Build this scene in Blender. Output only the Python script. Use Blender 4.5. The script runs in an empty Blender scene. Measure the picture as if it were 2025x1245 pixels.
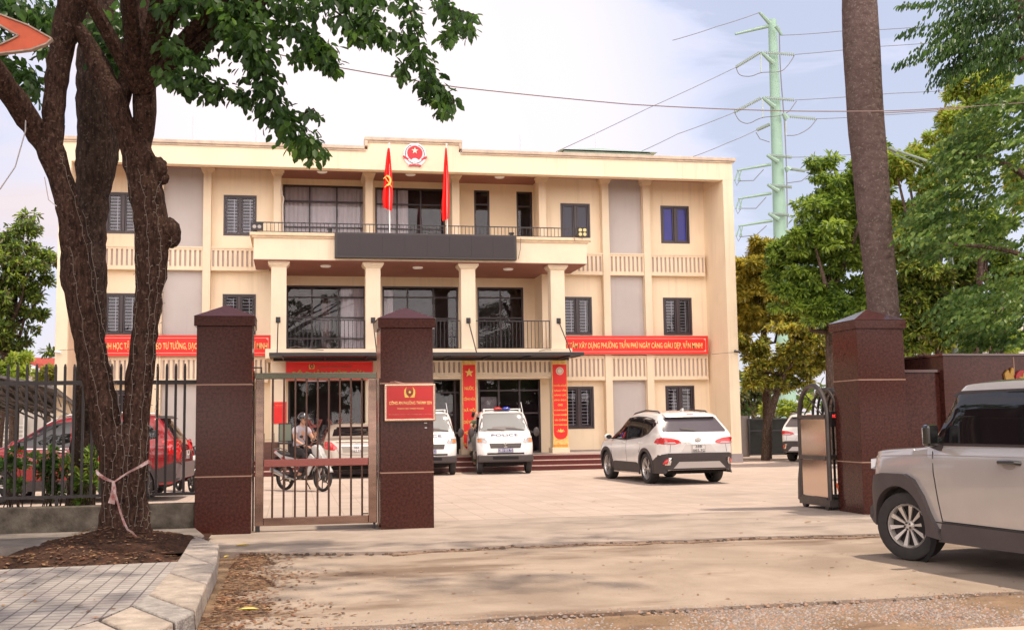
import bpy, bmesh, math, random
import numpy as np
from mathutils import Vector, Matrix, Quaternion
from mathutils.bvhtree import BVHTree
from mathutils.geometry import delaunay_2d_cdt, tessellate_polygon
R = math.radians
random.seed(7); rng = np.random.default_rng(7)
scene = bpy.context.scene
col = scene.collection

# ------------------------------------------------------------------ camera
FPX, PITCH, ROLL, YAW, CAMH = 2205.5, .09741, -.0144, .19435, 1.3926
CF = np.array([math.sin(YAW)*math.cos(PITCH), math.cos(YAW)*math.cos(PITCH), math.sin(PITCH)])
_r = np.array([math.cos(YAW), -math.sin(YAW), 0.]); _u = np.cross(_r, CF)
CR, CU = math.cos(ROLL)*_r+math.sin(ROLL)*_u, -math.sin(ROLL)*_r+math.cos(ROLL)*_u
CC = np.array([0, 0, CAMH])
cam = bpy.data.cameras.new('camera'); cam_o = bpy.data.objects.new('camera', cam); col.objects.link(cam_o)
cam.sensor_width = 36; cam.lens = FPX/2025*36; cam.clip_start = .1; cam.clip_end = 3000
cam_o.matrix_world = Matrix(((CR[0], CU[0], -CF[0], 0), (CR[1], CU[1], -CF[1], 0), (CR[2], CU[2], -CF[2], CAMH), (0, 0, 0, 1)))
scene.camera = cam_o
def ray(x, y): return CF+CR*(x-1012.5)/FPX-CU*(y-622.5)/FPX
def atY(x, y, Y): d = ray(x, y); return Vector(CC+d*(Y/d[1]))          # the place a survey pixel has at depth Y
def gnd(x, y, z=0.): d = ray(x, y); return Vector(CC+d*((z-CAMH)/d[2]))  # the place it has on the ground

# ------------------------------------------------------------------ light
SUN_EL, SUN_AZ = R(74), R(98)          # azimuth from +Y (ahead) towards +X (right)
w = bpy.data.worlds.new('World'); scene.world = w; w.use_nodes = True
nt = w.node_tree; N = nt.nodes; L = nt.links; N.clear()
out = N.new('ShaderNodeOutputWorld')
sky = N.new('ShaderNodeTexSky'); sky.sky_type = 'NISHITA'; sky.sun_disc = False
sky.sun_elevation = SUN_EL; sky.sun_rotation = SUN_AZ; sky.air_density = 1.2; sky.dust_density = .7; sky.ozone_density = 2.5
bg1 = N.new('ShaderNodeBackground'); bg1.inputs[1].default_value = .10; L.new(sky.outputs[0], bg1.inputs[0])
tc = N.new('ShaderNodeTexCoord')
mp = N.new('ShaderNodeMapping'); mp.inputs['Scale'].default_value = (1.6, 1.6, 4.4); mp.inputs['Location'].default_value = (.35, .1, .2)
mp.inputs['Rotation'].default_value = (0, R(14), 0)
L.new(tc.outputs['Generated'], mp.inputs[0])
n1 = N.new('ShaderNodeTexNoise'); n1.inputs['Scale'].default_value = 3.1; n1.inputs['Detail'].default_value = 7; n1.inputs['Roughness'].default_value = .52; n1.inputs['Distortion'].default_value = .5
L.new(mp.outputs[0], n1.inputs[0])
rp = N.new('ShaderNodeValToRGB'); rp.color_ramp.elements[0].position = .43; rp.color_ramp.elements[1].position = .66
L.new(n1.outputs[0], rp.inputs[0])
# thin cloud is brightest and thickest round the veiled part of the sky above the roof
gd = Vector(ray(760, 190)).normalized()
dp = N.new('ShaderNodeVectorMath'); dp.operation = 'DOT_PRODUCT'; dp.inputs[1].default_value = gd
nz = N.new('ShaderNodeVectorMath'); nz.operation = 'NORMALIZE'; L.new(tc.outputs['Generated'], nz.inputs[0]); L.new(nz.outputs[0], dp.inputs[0])
g1 = N.new('ShaderNodeMapRange'); g1.inputs['From Min'].default_value = .945; g1.inputs['From Max'].default_value = 1.0; g1.inputs['To Max'].default_value = .6; g1.interpolation_type = 'SMOOTHERSTEP'
L.new(dp.outputs['Value'], g1.inputs[0])
mx = N.new('ShaderNodeMath'); mx.operation = 'MULTIPLY_ADD'; mx.inputs[1].default_value = .46; mx.inputs[2].default_value = .54; mx.use_clamp = True
L.new(rp.outputs[0], mx.inputs[0])
ad = N.new('ShaderNodeMath'); ad.operation = 'ADD'; ad.use_clamp = True; L.new(mx.outputs[0], ad.inputs[0]); L.new(g1.outputs[0], ad.inputs[1])
# clearer, bluer air towards the right
d5_ = N.new('ShaderNodeVectorMath'); d5_.operation = 'DOT_PRODUCT'; d5_.inputs[1].default_value = Vector(ray(1800, -60)).normalized(); L.new(nz.outputs[0], d5_.inputs[0])
g5 = N.new('ShaderNodeMapRange'); g5.inputs['From Min'].default_value = .935; g5.inputs['From Max'].default_value = .995; g5.inputs['To Max'].default_value = .36; g5.interpolation_type = 'SMOOTHSTEP'; L.new(d5_.outputs['Value'], g5.inputs[0])
sb = N.new('ShaderNodeMath'); sb.operation = 'SUBTRACT'; L.new(ad.outputs[0], sb.inputs[0]); L.new(g5.outputs[0], sb.inputs[1]); ad = N.new('ShaderNodeMath'); ad.operation = 'MAXIMUM'; ad.inputs[1].default_value = .48; L.new(sb.outputs[0], ad.inputs[0])
bg2 = N.new('ShaderNodeBackground'); bg2.inputs[0].default_value = (1.0, .915, .975, 1)
cm = N.new('ShaderNodeMix'); cm.data_type = 'RGBA'; cm.inputs[6].default_value = (1.66, 1.66, 2.0, 1); cm.inputs[7].default_value = (1.22, 1.08, 1.13, 1)
cr = N.new('ShaderNodeMapRange'); cr.inputs['From Min'].default_value = .56; cr.inputs['From Max'].default_value = .98; L.new(ad.outputs[0], cr.inputs[0]); L.new(cr.outputs[0], cm.inputs[0]); L.new(cm.outputs[2], bg2.inputs[0])
st = N.new('ShaderNodeMath'); st.operation = 'MULTIPLY_ADD'; st.inputs[1].default_value = .28; st.inputs[2].default_value = .50; L.new(ad.outputs[0], st.inputs[0])
# the veil of thin cloud glows round the sun itself, high behind the camera
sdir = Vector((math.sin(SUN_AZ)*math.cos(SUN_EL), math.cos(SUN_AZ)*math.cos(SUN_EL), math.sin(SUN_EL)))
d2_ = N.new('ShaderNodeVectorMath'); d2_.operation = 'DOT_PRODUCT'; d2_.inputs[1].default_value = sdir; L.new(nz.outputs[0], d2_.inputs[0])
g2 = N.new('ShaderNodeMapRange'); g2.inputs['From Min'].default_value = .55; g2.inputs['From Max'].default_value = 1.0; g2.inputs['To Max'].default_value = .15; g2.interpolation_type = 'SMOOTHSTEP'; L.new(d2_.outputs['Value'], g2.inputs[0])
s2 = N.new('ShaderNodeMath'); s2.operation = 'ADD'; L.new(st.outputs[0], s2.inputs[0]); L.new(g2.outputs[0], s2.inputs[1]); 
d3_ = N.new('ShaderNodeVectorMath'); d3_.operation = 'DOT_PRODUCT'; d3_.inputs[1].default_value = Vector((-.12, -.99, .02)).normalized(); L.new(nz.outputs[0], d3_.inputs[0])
g3 = N.new('ShaderNodeMapRange'); g3.inputs['From Min'].default_value = .0; g3.inputs['From Max'].default_value = 1.0; g3.inputs['To Max'].default_value = 3.3; L.new(d3_.outputs['Value'], g3.inputs[0])  # added low glow behind the camera, fills the overhung walls
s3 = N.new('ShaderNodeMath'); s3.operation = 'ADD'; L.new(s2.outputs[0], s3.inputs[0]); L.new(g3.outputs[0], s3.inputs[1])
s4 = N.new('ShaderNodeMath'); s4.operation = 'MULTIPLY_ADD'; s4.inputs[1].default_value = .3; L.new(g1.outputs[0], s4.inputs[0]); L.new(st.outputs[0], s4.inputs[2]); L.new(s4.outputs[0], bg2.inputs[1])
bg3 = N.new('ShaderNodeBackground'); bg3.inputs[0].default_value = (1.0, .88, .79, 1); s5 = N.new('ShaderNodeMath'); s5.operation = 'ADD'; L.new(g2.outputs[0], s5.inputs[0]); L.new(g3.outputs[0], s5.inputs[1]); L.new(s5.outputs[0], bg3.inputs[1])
ms = N.new('ShaderNodeMixShader'); L.new(ad.outputs[0], ms.inputs[0]); L.new(bg1.outputs[0], ms.inputs[1]); L.new(bg2.outputs[0], ms.inputs[2])
sx_ = N.new('ShaderNodeSeparateXYZ'); L.new(nz.outputs[0], sx_.inputs[0])
zf = N.new('ShaderNodeMapRange'); zf.inputs['From Min'].default_value = .34; zf.inputs['From Max'].default_value = .66; zf.inputs['To Min'].default_value = 1.; zf.inputs['To Max'].default_value = .16; zf.interpolation_type = 'SMOOTHSTEP'; L.new(sx_.outputs[2], zf.inputs[0])
z2 = N.new('ShaderNodeMath'); z2.operation = 'MULTIPLY'; L.new(zf.outputs[0], z2.inputs[0]); L.new(s4.outputs[0], z2.inputs[1]); L.new(z2.outputs[0], bg2.inputs[1])   # upper sky, out of view, dimmed to even the facade light
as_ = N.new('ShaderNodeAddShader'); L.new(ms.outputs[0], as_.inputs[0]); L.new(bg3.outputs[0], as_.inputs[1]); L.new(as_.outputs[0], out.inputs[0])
sl = bpy.data.lights.new('sun', 'SUN'); sl.energy = 4.3; sl.angle = R(1.5); sl.color = (1, .86, .68)
so = bpy.data.objects.new('sun', sl); col.objects.link(so); so.location = (30, 20, 60)
sd = Vector((math.sin(SUN_AZ)*math.cos(SUN_EL), math.cos(SUN_AZ)*math.cos(SUN_EL), math.sin(SUN_EL)))
so.rotation_euler = sd.to_track_quat('Z', 'Y').to_euler()
vs = scene.view_settings; vs.view_transform = 'Standard'; vs.look = 'None'; vs.exposure = -.03; vs.gamma = 1; vs.use_curve_mapping = False
scene.cycles.max_bounces = 8; scene.cycles.diffuse_bounces = 5; scene.cycles.glossy_bounces = 3; scene.cycles.transmission_bounces = 5; scene.cycles.transparent_max_bounces = 8

# ------------------------------------------------------------------ materials
MATS = {}
def lin(c):
    return tuple(((v/12.92) if v <= .04045 else ((v+.055)/1.055)**2.4) for v in c)
def M(name, c=(.5, .5, .5), rough=.6, metal=0., var=0., vs=4., bump=0., bs=60., coat=0., spec=.5, c2=None, emit=None, emits=1., trans=0., stretch=None, detail=6):
    if name in MATS: return MATS[name]
    m = bpy.data.materials.new(name); MATS[name] = m; m.use_nodes = True
    n = m.node_tree.nodes; l = m.node_tree.links; b = n['Principled BSDF']
    b.inputs['Base Color'].default_value = (*c, 1); b.inputs['Roughness'].default_value = rough; b.inputs['Metallic'].default_value = metal
    b.inputs['Coat Weight'].default_value = coat; b.inputs['Coat Roughness'].default_value = .04; b.inputs['Specular IOR Level'].default_value = spec
    if trans: b.inputs['Transmission Weight'].default_value = trans
    if emit: b.inputs['Emission Color'].default_value = (*emit, 1); b.inputs['Emission Strength'].default_value = emits
    if var or bump or c2:
        t = n.new('ShaderNodeTexCoord'); mpp = n.new('ShaderNodeMapping'); l.new(t.outputs['Object'], mpp.inputs[0])
        if stretch: mpp.inputs['Scale'].default_value = stretch
        no = n.new('ShaderNodeTexNoise'); no.inputs['Scale'].default_value = vs; no.inputs['Detail'].default_value = detail; no.inputs['Roughness'].default_value = .6
        l.new(mpp.outputs[0], no.inputs[0])
        if var or c2:
            r = n.new('ShaderNodeValToRGB'); r.color_ramp.elements[0].position = .34; r.color_ramp.elements[1].position = .66
            a = tuple(max(0, x*(1-var)) for x in c); bb = c2 if c2 else tuple(min(1, x*(1+var)) for x in c)
            r.color_ramp.elements[0].color = (*a, 1); r.color_ramp.elements[1].color = (*bb, 1)
            l.new(no.outputs[0], r.inputs[0]); l.new(r.outputs[0], b.inputs['Base Color'])
        if bump:
            nb = n.new('ShaderNodeTexNoise'); nb.inputs['Scale'].default_value = bs; nb.inputs['Detail'].default_value = 5; l.new(mpp.outputs[0], nb.inputs[0])
            bp = n.new('ShaderNodeBump'); bp.inputs['Strength'].default_value = bump; bp.inputs['Distance'].default_value = .02
            l.new(nb.outputs[0], bp.inputs['Height']); l.new(bp.outputs[0], b.inputs['Normal'])
    return m

# ------------------------------------------------------------------ mesh helpers
class MB:
    def __init__(s): s.v = []; s.f = []; s.smooth = False
    def add(s, vs, fs):
        o = len(s.v); s.v += [tuple(v) for v in vs]; s.f += [tuple(i+o for i in f) for f in fs]; return s
    def box(s, x0, x1, y0, y1, z0, z1):
        if x0 > x1: x0, x1 = x1, x0
        if y0 > y1: y0, y1 = y1, y0
        if z0 > z1: z0, z1 = z1, z0
        v = [(x0, y0, z0), (x1, y0, z0), (x1, y1, z0), (x0, y1, z0), (x0, y0, z1), (x1, y0, z1), (x1, y1, z1), (x0, y1, z1)]
        return s.add(v, [(0, 3, 2, 1), (4, 5, 6, 7), (0, 1, 5, 4), (1, 2, 6, 5), (2, 3, 7, 6), (3, 0, 4, 7)])
    def bar(s, a, b, w, h=None, up=(0, 0, 1)):
        a, b = Vector(a), Vector(b); h = h or w; d = (b-a).normalized(); u = Vector(up)
        if abs(d.dot(u)) > .98: u = Vector((0, 1, 0))
        sx = d.cross(u).normalized()*w/2; sz = sx.cross(d).normalized()*h/2
        v = [a-sx-sz, a+sx-sz, a+sx+sz, a-sx+sz, b-sx-sz, b+sx-sz, b+sx+sz, b-sx+sz]
        return s.add(v, [(0, 3, 2, 1), (4, 5, 6, 7), (0, 1, 5, 4), (1, 2, 6, 5), (2, 3, 7, 6), (3, 0, 4, 7)])
    def tube(s, pts, rad, n=8, cap=True):
        pts = [Vector(p) for p in pts]; rad = rad if hasattr(rad, '__len__') else [rad]*len(pts)
        rings = []; prev = None
        for i, p in enumerate(pts):
            d = (pts[min(i+1, len(pts)-1)]-pts[max(i-1, 0)])
            d = d.normalized() if d.length > 1e-9 else Vector((0, 0, 1))
            if prev is None:
                prev = Vector((1, 0, 0)) if abs(d.x) < .9 else Vector((0, 1, 0))
            u = (prev-d*prev.dot(d)).normalized(); prev = u; vv = d.cross(u)
            rings.append([p+(u*math.cos(2*math.pi*k/n)+vv*math.sin(2*math.pi*k/n))*rad[i] for k in range(n)])
        vs = [q for r_ in rings for q in r_]; fs = []
        for i in range(len(pts)-1):
            for k in range(n): fs.append((i*n+k, i*n+(k+1) % n, (i+1)*n+(k+1) % n, (i+1)*n+k))
        if cap: fs.append(tuple(range(n-1, -1, -1))); fs.append(tuple((len(pts)-1)*n+k for k in range(n)))
        return s.add(vs, fs)
    def lathe(s, prof, n=24, axis='z', c=(0, 0, 0), closed=False):
        vs = []; fs = []; m = len(prof)
        for k in range(n):
            a = 2*math.pi*k/n; ca, sa = math.cos(a), math.sin(a)
            for (r_, t) in prof:
                p = (r_*ca, r_*sa, t) if axis == 'z' else ((r_*ca, t, r_*sa) if axis == 'y' else (t, r_*ca, r_*sa))
                vs.append((p[0]+c[0], p[1]+c[1], p[2]+c[2]))
        for k in range(n):
            k2 = (k+1) % n
            for j in range(m-1 if not closed else m):
                j2 = (j+1) % m; fs.append((k*m+j, k2*m+j, k2*m+j2, k*m+j2))
        return s.add(vs, fs)
    def prism(s, poly, a, b, plane='xz'):      # polygon in a plane, thickened from a to b along the third axis
        n = len(poly)
        def P(u, v, t): return (u, t, v) if plane == 'xz' else ((u, v, t) if plane == 'xy' else (t, u, v))
        vs = [P(u, v, a) for u, v in poly]+[P(u, v, b) for u, v in poly]
        tr = tessellate_polygon([[Vector((u, v, 0)) for u, v in poly]])
        fs = [tuple(t) for t in tr]+[tuple(i+n for i in reversed(t)) for t in tr]
        fs += [(i, (i+1) % n, (i+1) % n+n, i+n) for i in range(n)]
        return s.add(vs, fs)
    def sphere(s, c, r, nu=12, nv=8, sc=(1, 1, 1)):
        vs = []; fs = []
        for j in range(nv+1):
            t = math.pi*j/nv
            for i in range(nu):
                a = 2*math.pi*i/nu
                vs.append((c[0]+r*sc[0]*math.sin(t)*math.cos(a), c[1]+r*sc[1]*math.sin(t)*math.sin(a), c[2]+r*sc[2]*math.cos(t)))
        for j in range(nv):
            for i in range(nu): fs.append((j*nu+i, (j+1)*nu+i, (j+1)*nu+(i+1) % nu, j*nu+(i+1) % nu))
        return s.add(vs, fs)
    def build(s, name, mat=None, parent=None, smooth=False, bevel=0, **kw):
        me = bpy.data.meshes.new(name); me.from_pydata(s.v, [], s.f); me.update()
        return finish(name, me, mat, parent, smooth, bevel, **kw)
WR = {}
def setp(o, parent):
    o.parent = parent
    if parent.name in WR: o.matrix_parent_inverse = WR[parent.name]
def wroot(name, loc, **kw):          # an Empty at a thing's base whose parts are modelled in world coordinates
    e = empty(name, loc, **kw); WR[e.name] = Matrix.Translation(-Vector(loc)); return e
def finish(name, me, mat=None, parent=None, smooth=False, bevel=0, fix=True, **kw):
    if fix:
        bm = bmesh.new(); bm.from_mesh(me); bmesh.ops.recalc_face_normals(bm, faces=bm.faces)
        if smooth == 'w': bmesh.ops.remove_doubles(bm, verts=bm.verts, dist=1e-5)
        bm.to_mesh(me); bm.free()
    if smooth:
        me.shade_smooth(); me.set_sharp_from_angle(angle=R(38))
    o = bpy.data.objects.new(name, me); col.objects.link(o)
    if mat: me.materials.append(mat)
    if parent: setp(o, parent)
    if bevel:
        b = o.modifiers.new('bevel', 'BEVEL'); b.width = bevel; b.segments = 2; b.limit_method = 'ANGLE'; b.angle_limit = R(40)
    if kw: tag(o, **kw)
    return o
def tag(o, label=None, cat=None, group=None, kind=None):
    if label: o['label'] = label
    if cat: o['category'] = cat
    if group: o['group'] = group
    if kind: o['kind'] = kind
    return o
def empty(name, loc=(0, 0, 0), rz=0., **kw):
    o = bpy.data.objects.new(name, None); col.objects.link(o); o.location = loc; o.rotation_euler = (0, 0, rz); o.empty_display_size = .2
    return tag(o, **kw)
def copy_tree(o, parent=None):
    c = o.copy(); col.objects.link(c); c.parent = parent
    for ch in [x for x in bpy.data.objects if x.parent == o]: copy_tree(ch, c)
    return c
def numesh(name, V, F, mat, parent=None, fidx=None, mats=None, **kw):      # fast mesh from arrays, faces all of one size
    me = bpy.data.meshes.new(name); V = np.asarray(V, np.float32); F = np.asarray(F, np.int32); k = F.shape[1]
    me.vertices.add(len(V)); me.vertices.foreach_set('co', V.ravel())
    me.loops.add(F.size); me.loops.foreach_set('vertex_index', F.ravel())
    me.polygons.add(len(F)); me.polygons.foreach_set('loop_start', np.arange(0, F.size, k)); me.polygons.foreach_set('loop_total', np.full(len(F), k))
    me.update(calc_edges=True)
    for mm in (mats or [mat]): me.materials.append(mm)
    if fidx is not None: me.polygons.foreach_set('material_index', np.asarray(fidx, np.int32))
    o = bpy.data.objects.new(name, me); col.objects.link(o)
    if parent: setp(o, parent)
    return tag(o, **kw) if kw else o
def text_mesh(name, txt, mat, parent, x0, x1, z0, z1, y, plane='xz-', bold=.0, depth=.004, align='fit', flip=False, italic=0):
    """raised lettering filling the rectangle x0..x1, z0..z1 at depth y (readable from -Y)"""
    cu = bpy.data.curves.new(name, 'FONT'); cu.body = txt; cu.size = 1; cu.offset = bold; cu.resolution_u = 2; cu.extrude = .0
    if italic: cu.shear = italic
    to = bpy.data.objects.new('tmp_text', cu); col.objects.link(to)
    dg = bpy.context.evaluated_depsgraph_get(); me = bpy.data.meshes.new_from_object(to.evaluated_get(dg))
    bpy.data.objects.remove(to); me.name = name
    n = len(me.vertices)
    if n == 0: return None
    co = np.empty(n*3, np.float32); me.vertices.foreach_get('co', co); co = co.reshape(-1, 3)
    mn, mxx = co.min(0), co.max(0)
    u = (co[:, 0]-mn[0])/(mxx[0]-mn[0]); v = (co[:, 1]-mn[1])/(mxx[1]-mn[1])
    P = np.empty_like(co); P[:, 0] = x0+(x1-x0)*u; P[:, 2] = z0+(z1-z0)*v; P[:, 1] = y
    me.vertices.foreach_set('co', P.ravel()); me.update()
    bm = bmesh.new(); bm.from_mesh(me)
    r_ = bmesh.ops.extrude_face_region(bm, geom=bm.faces[:]); vv = [g for g in r_['geom'] if isinstance(g, bmesh.types.BMVert)]
    bmesh.ops.translate(bm, verts=vv, vec=(0, -depth, 0)); bmesh.ops.recalc_face_normals(bm, faces=bm.faces)
    bm.to_mesh(me); bm.free()
    me.materials.append(mat)
    o = bpy.data.objects.new(name, me); col.objects.link(o)
    if parent: setp(o, parent)
    return o
def star(cx, cz, r, r2=None, n=5, rot=0):
    r2 = r2 or r*.4; return [(cx+(r if i % 2 == 0 else r2)*math.sin(rot+math.pi*i/n), cz+(r if i % 2 == 0 else r2)*math.cos(rot+math.pi*i/n)) for i in range(2*n)]
def circ(cx, cz, rx, rz=None, n=24, a0=0, a1=2*math.pi):
    rz = rz or rx; full = abs(a1-a0-2*math.pi) < 1e-6
    return [(cx+rx*math.cos(a0+(a1-a0)*i/(n if full else n-1)), cz+rz*math.sin(a0+(a1-a0)*i/(n if full else n-1))) for i in range(n)]

# common materials
cream = M('cream_wall', (.85, .705, .515), .85, var=.045, vs=.7, bump=.08, bs=90)
cream2 = M('cream_trim', (.79, .65, .48), .8, var=.04, vs=1.5, bump=.05, bs=90)
mauve = M('mauve_panel', (.50, .455, .44), .85, var=.04, vs=1., bump=.06, bs=90)
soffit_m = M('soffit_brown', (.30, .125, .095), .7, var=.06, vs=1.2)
black_m = M('black_metal', (.022, .018, .02), .45, var=.15, vs=9)
frame_m = M('window_frame_dark', (.045, .03, .035), .4)
glass_m = M('window_glass', (.035, .035, .045), .04, spec=.6, var=.3, vs=.5)
def clear_glass(name, tint=(.55, .55, .6), refl=.14):
    m = bpy.data.materials.new(name); m.use_nodes = True; n = m.node_tree.nodes; l = m.node_tree.links; n.clear()
    o = n.new('ShaderNodeOutputMaterial'); t = n.new('ShaderNodeBsdfTransparent'); t.inputs[0].default_value = (*tint, 1)
    g = n.new('ShaderNodeBsdfGlossy'); g.inputs['Roughness'].default_value = .015; g.inputs[0].default_value = (.9, .9, .9, 1)
    f = n.new('ShaderNodeLayerWeight'); f.inputs[0].default_value = refl; mx_ = n.new('ShaderNodeMixShader'); l.new(f.outputs['Fresnel'], mx_.inputs[0])
    l.new(t.outputs[0], mx_.inputs[1]); l.new(g.outputs[0], mx_.inputs[2]); l.new(mx_.outputs[0], o.inputs[0]); return m
clear_m = clear_glass('clear_glass', (.88, .87, .90), .26)
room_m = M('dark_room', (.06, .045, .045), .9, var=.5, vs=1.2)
curtain_m = M('curtain', (.42, .38, .38), .9, var=.12, vs=9, stretch=(3, 1, .15))
grille_m = M('white_bar', (.55, .55, .57), .4, metal=.3)
white_m = M('white_paint', (.8, .79, .77), .5, var=.03)
red_m = M('banner_red', (.80, .018, .014), .55, var=.06, vs=2)
redsign_m = M('sign_red', (.50, .022, .022), .4, var=.12, vs=2)
yellow_m = M('letter_yellow', (.85, .58, .12), .5)
cream_letter = M('letter_cream', (.88, .68, .38), .5)
granite_step = M('step_granite', (.105, .022, .02), .25, var=.2, vs=40)
pale_line = M('pale_edge', (.5, .38, .33), .5)

def streaks(m, amt=.12, sx=9., sz=.35, col_=(.42, .30, .20)):
    """rain streaks: tall thin stains multiplied into the wall colour, plus a few patches of newer paint"""
    n = m.node_tree.nodes; l = m.node_tree.links; b = n['Principled BSDF']; src = b.inputs['Base Color'].links[0].from_socket
    t = n.new('ShaderNodeTexCoord'); mp_ = n.new('ShaderNodeMapping'); mp_.inputs['Scale'].default_value = (sx, sx, sz); l.new(t.outputs['Object'], mp_.inputs[0])
    no = n.new('ShaderNodeTexNoise'); no.inputs['Scale'].default_value = 1; no.inputs['Detail'].default_value = 5; l.new(mp_.outputs[0], no.inputs[0])
    n2 = n.new('ShaderNodeTexNoise'); n2.inputs['Scale'].default_value = .45; n2.inputs['Detail'].default_value = 3; l.new(t.outputs['Object'], n2.inputs[0])
    r_ = n.new('ShaderNodeMapRange'); r_.inputs['From Min'].default_value = .50; r_.inputs['From Max'].default_value = .78; l.new(no.outputs[0], r_.inputs[0])
    r2 = n.new('ShaderNodeMapRange'); r2.inputs['From Min'].default_value = .45; r2.inputs['From Max'].default_value = .62; l.new(n2.outputs[0], r2.inputs[0])
    mu = n.new('ShaderNodeMath'); mu.operation = 'MULTIPLY'; l.new(r_.outputs[0], mu.inputs[0]); l.new(r2.outputs[0], mu.inputs[1]); m2 = n.new('ShaderNodeMath'); m2.operation = 'MULTIPLY'; m2.inputs[1].default_value = amt; l.new(mu.outputs[0], m2.inputs[0])
    mm = n.new('ShaderNodeMix'); mm.data_type = 'RGBA'; l.new(m2.outputs[0], mm.inputs[0]); l.new(src, mm.inputs[6]); mm.inputs[7].default_value = (*col_, 1); l.new(mm.outputs[2], b.inputs['Base Color'])
streaks(cream, .30); streaks(cream2, .25); streaks(mauve, .25, col_=(.30, .24, .22))
# ------------------------------------------------------------------ ground
def ground_mat(name, c, c2, vs=.6, bump=.25, bs=40, rough=.9, c3=None, vs3=.35, thr=.56, brick=None, mortar=None, mw=.012, speck=0):
    m = bpy.data.materials.new(name); m.use_nodes = True; n = m.node_tree.nodes; l = m.node_tree.links; b = n['Principled BSDF']
    b.inputs['Roughness'].default_value = rough; b.inputs['Specular IOR Level'].default_value = .25
    t = n.new('ShaderNodeTexCoord'); o = t.outputs['Object']
    n1 = n.new('ShaderNodeTexNoise'); n1.inputs['Scale'].default_value = vs; n1.inputs['Detail'].default_value = 9; n1.inputs['Roughness'].default_value = .62; n1.inputs['Distortion'].default_value = .4; l.new(o, n1.inputs[0])
    r1 = n.new('ShaderNodeValToRGB'); r1.color_ramp.elements[0].position = .36; r1.color_ramp.elements[1].position = .64
    r1.color_ramp.elements[0].color = (*c, 1); r1.color_ramp.elements[1].color = (*c2, 1); l.new(n1.outputs[0], r1.inputs[0]); cur = r1.outputs[0]
    def mix(fac, colr, cur, kind='MIX', f=1.):
        mm = n.new('ShaderNodeMix'); mm.data_type = 'RGBA'; mm.blend_type = kind
        l.new(fac, mm.inputs[0]); l.new(cur, mm.inputs[6])
        if isinstance(colr, tuple): mm.inputs[7].default_value = (*colr, 1)
        else: l.new(colr, mm.inputs[7])
        return mm.outputs[2]
    if c3:
        mp3 = n.new('ShaderNodeMapping'); mp3.inputs['Scale'].default_value = (.6, 1.4, 1); l.new(o, mp3.inputs[0])
        n3 = n.new('ShaderNodeTexNoise'); n3.inputs['Scale'].default_value = vs3; n3.inputs['Detail'].default_value = 8; n3.inputs['Roughness'].default_value = .6; l.new(mp3.outputs[0], n3.inputs[0])
        r3 = n.new('ShaderNodeValToRGB'); r3.color_ramp.elements[0].position = thr; r3.color_ramp.elements[1].position = thr+.1; l.new(n3.outputs[0], r3.inputs[0])
        cur = mix(r3.outputs[0], c3, cur)
    if speck:
        v = n.new('ShaderNodeTexVoronoi'); v.inputs['Scale'].default_value = speck; l.new(o, v.inputs[0])
        rs = n.new('ShaderNodeValToRGB'); rs.color_ramp.elements[0].position = .10; rs.color_ramp.elements[1].position = .24; rs.color_ramp.elements[0].color = (.75, .75, .75, 1); rs.color_ramp.elements[1].color = (0, 0, 0, 1); l.new(v.outputs[0], rs.inputs[0])
        cur = mix(rs.outputs[0], (.07, .045, .035), cur)
    h = n1.outputs[0]
    if brick:
        br = n.new('ShaderNodeTexBrick'); br.offset = brick[2] if len(brick) > 2 else 0; br.inputs['Scale'].default_value = 1; br.inputs['Brick Width'].default_value = brick[0]; br.inputs['Row Height'].default_value = brick[1]
        br.inputs['Mortar Size'].default_value = mw; br.inputs['Mortar Smooth'].default_value = .2; br.inputs['Color1'].default_value = (.88, .88, .88, 1); br.inputs['Color2'].default_value = (1, 1, 1, 1); br.inputs['Mortar'].default_value = (.9, .9, .9, 1)
        l.new(o, br.inputs[0])
        mm = n.new('ShaderNodeMix'); mm.data_type = 'RGBA'; mm.blend_type = 'MULTIPLY'; mm.inputs[0].default_value = 1; l.new(cur, mm.inputs[6]); l.new(br.outputs[0], mm.inputs[7]); cur = mm.outputs[2]
        cur = mix(br.outputs[1], mortar, cur)
    l.new(cur, b.inputs['Base Color'])
    nb = n.new('ShaderNodeTexNoise'); nb.inputs['Scale'].default_value = bs; nb.inputs['Detail'].default_value = 6; l.new(o, nb.inputs[0])
    bp = n.new('ShaderNodeBump'); bp.inputs['Strength'].default_value = bump; bp.inputs['Distance'].default_value = .03; l.new(nb.outputs[0], bp.inputs['Height']); l.new(bp.outputs[0], b.inputs['Normal'])
    return m
g_far = ground_mat('far_ground', (.20, .16, .11), (.26, .21, .14), .05, .1, 3)
g_yard = ground_mat('yard_paving', (.46, .365, .315), (.52, .42, .365), .9, .1, 60, brick=(.40, .40), mortar=(.38, .29, .235), mw=.010, rough=.75, c3=(.39, .315, .265), vs3=.5, thr=.58)
g_apron = ground_mat('apron_concrete', (.31, .25, .21), (.42, .34, .29), 1.3, .35, 70, c3=(.25, .205, .175), vs3=.9, thr=.55)
g_drive = ground_mat('driveway_concrete', (.28, .215, .168), (.41, .325, .262), .8, .35, 50, c3=(.19, .13, .095), vs3=.5, thr=.53)
g_dirt = ground_mat('roadside_dirt', (.20, .13, .08), (.31, .21, .14), 2.2, .6, 35, c3=(.16, .10, .07), vs3=1.2, thr=.54, speck=22)
g_road = ground_mat('road_concrete', (.50, .38, .31), (.56, .43, .355), 1.2, .2, 60)
g_walk = ground_mat('sidewalk_tiles', (.33, .295, .275), (.45, .41, .385), 2.6, .3, 90, brick=(.13, .13), mortar=(.15, .125, .125), mw=.008, rough=.8, c3=(.32, .28, .275), vs3=1.6, thr=.52)
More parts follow.
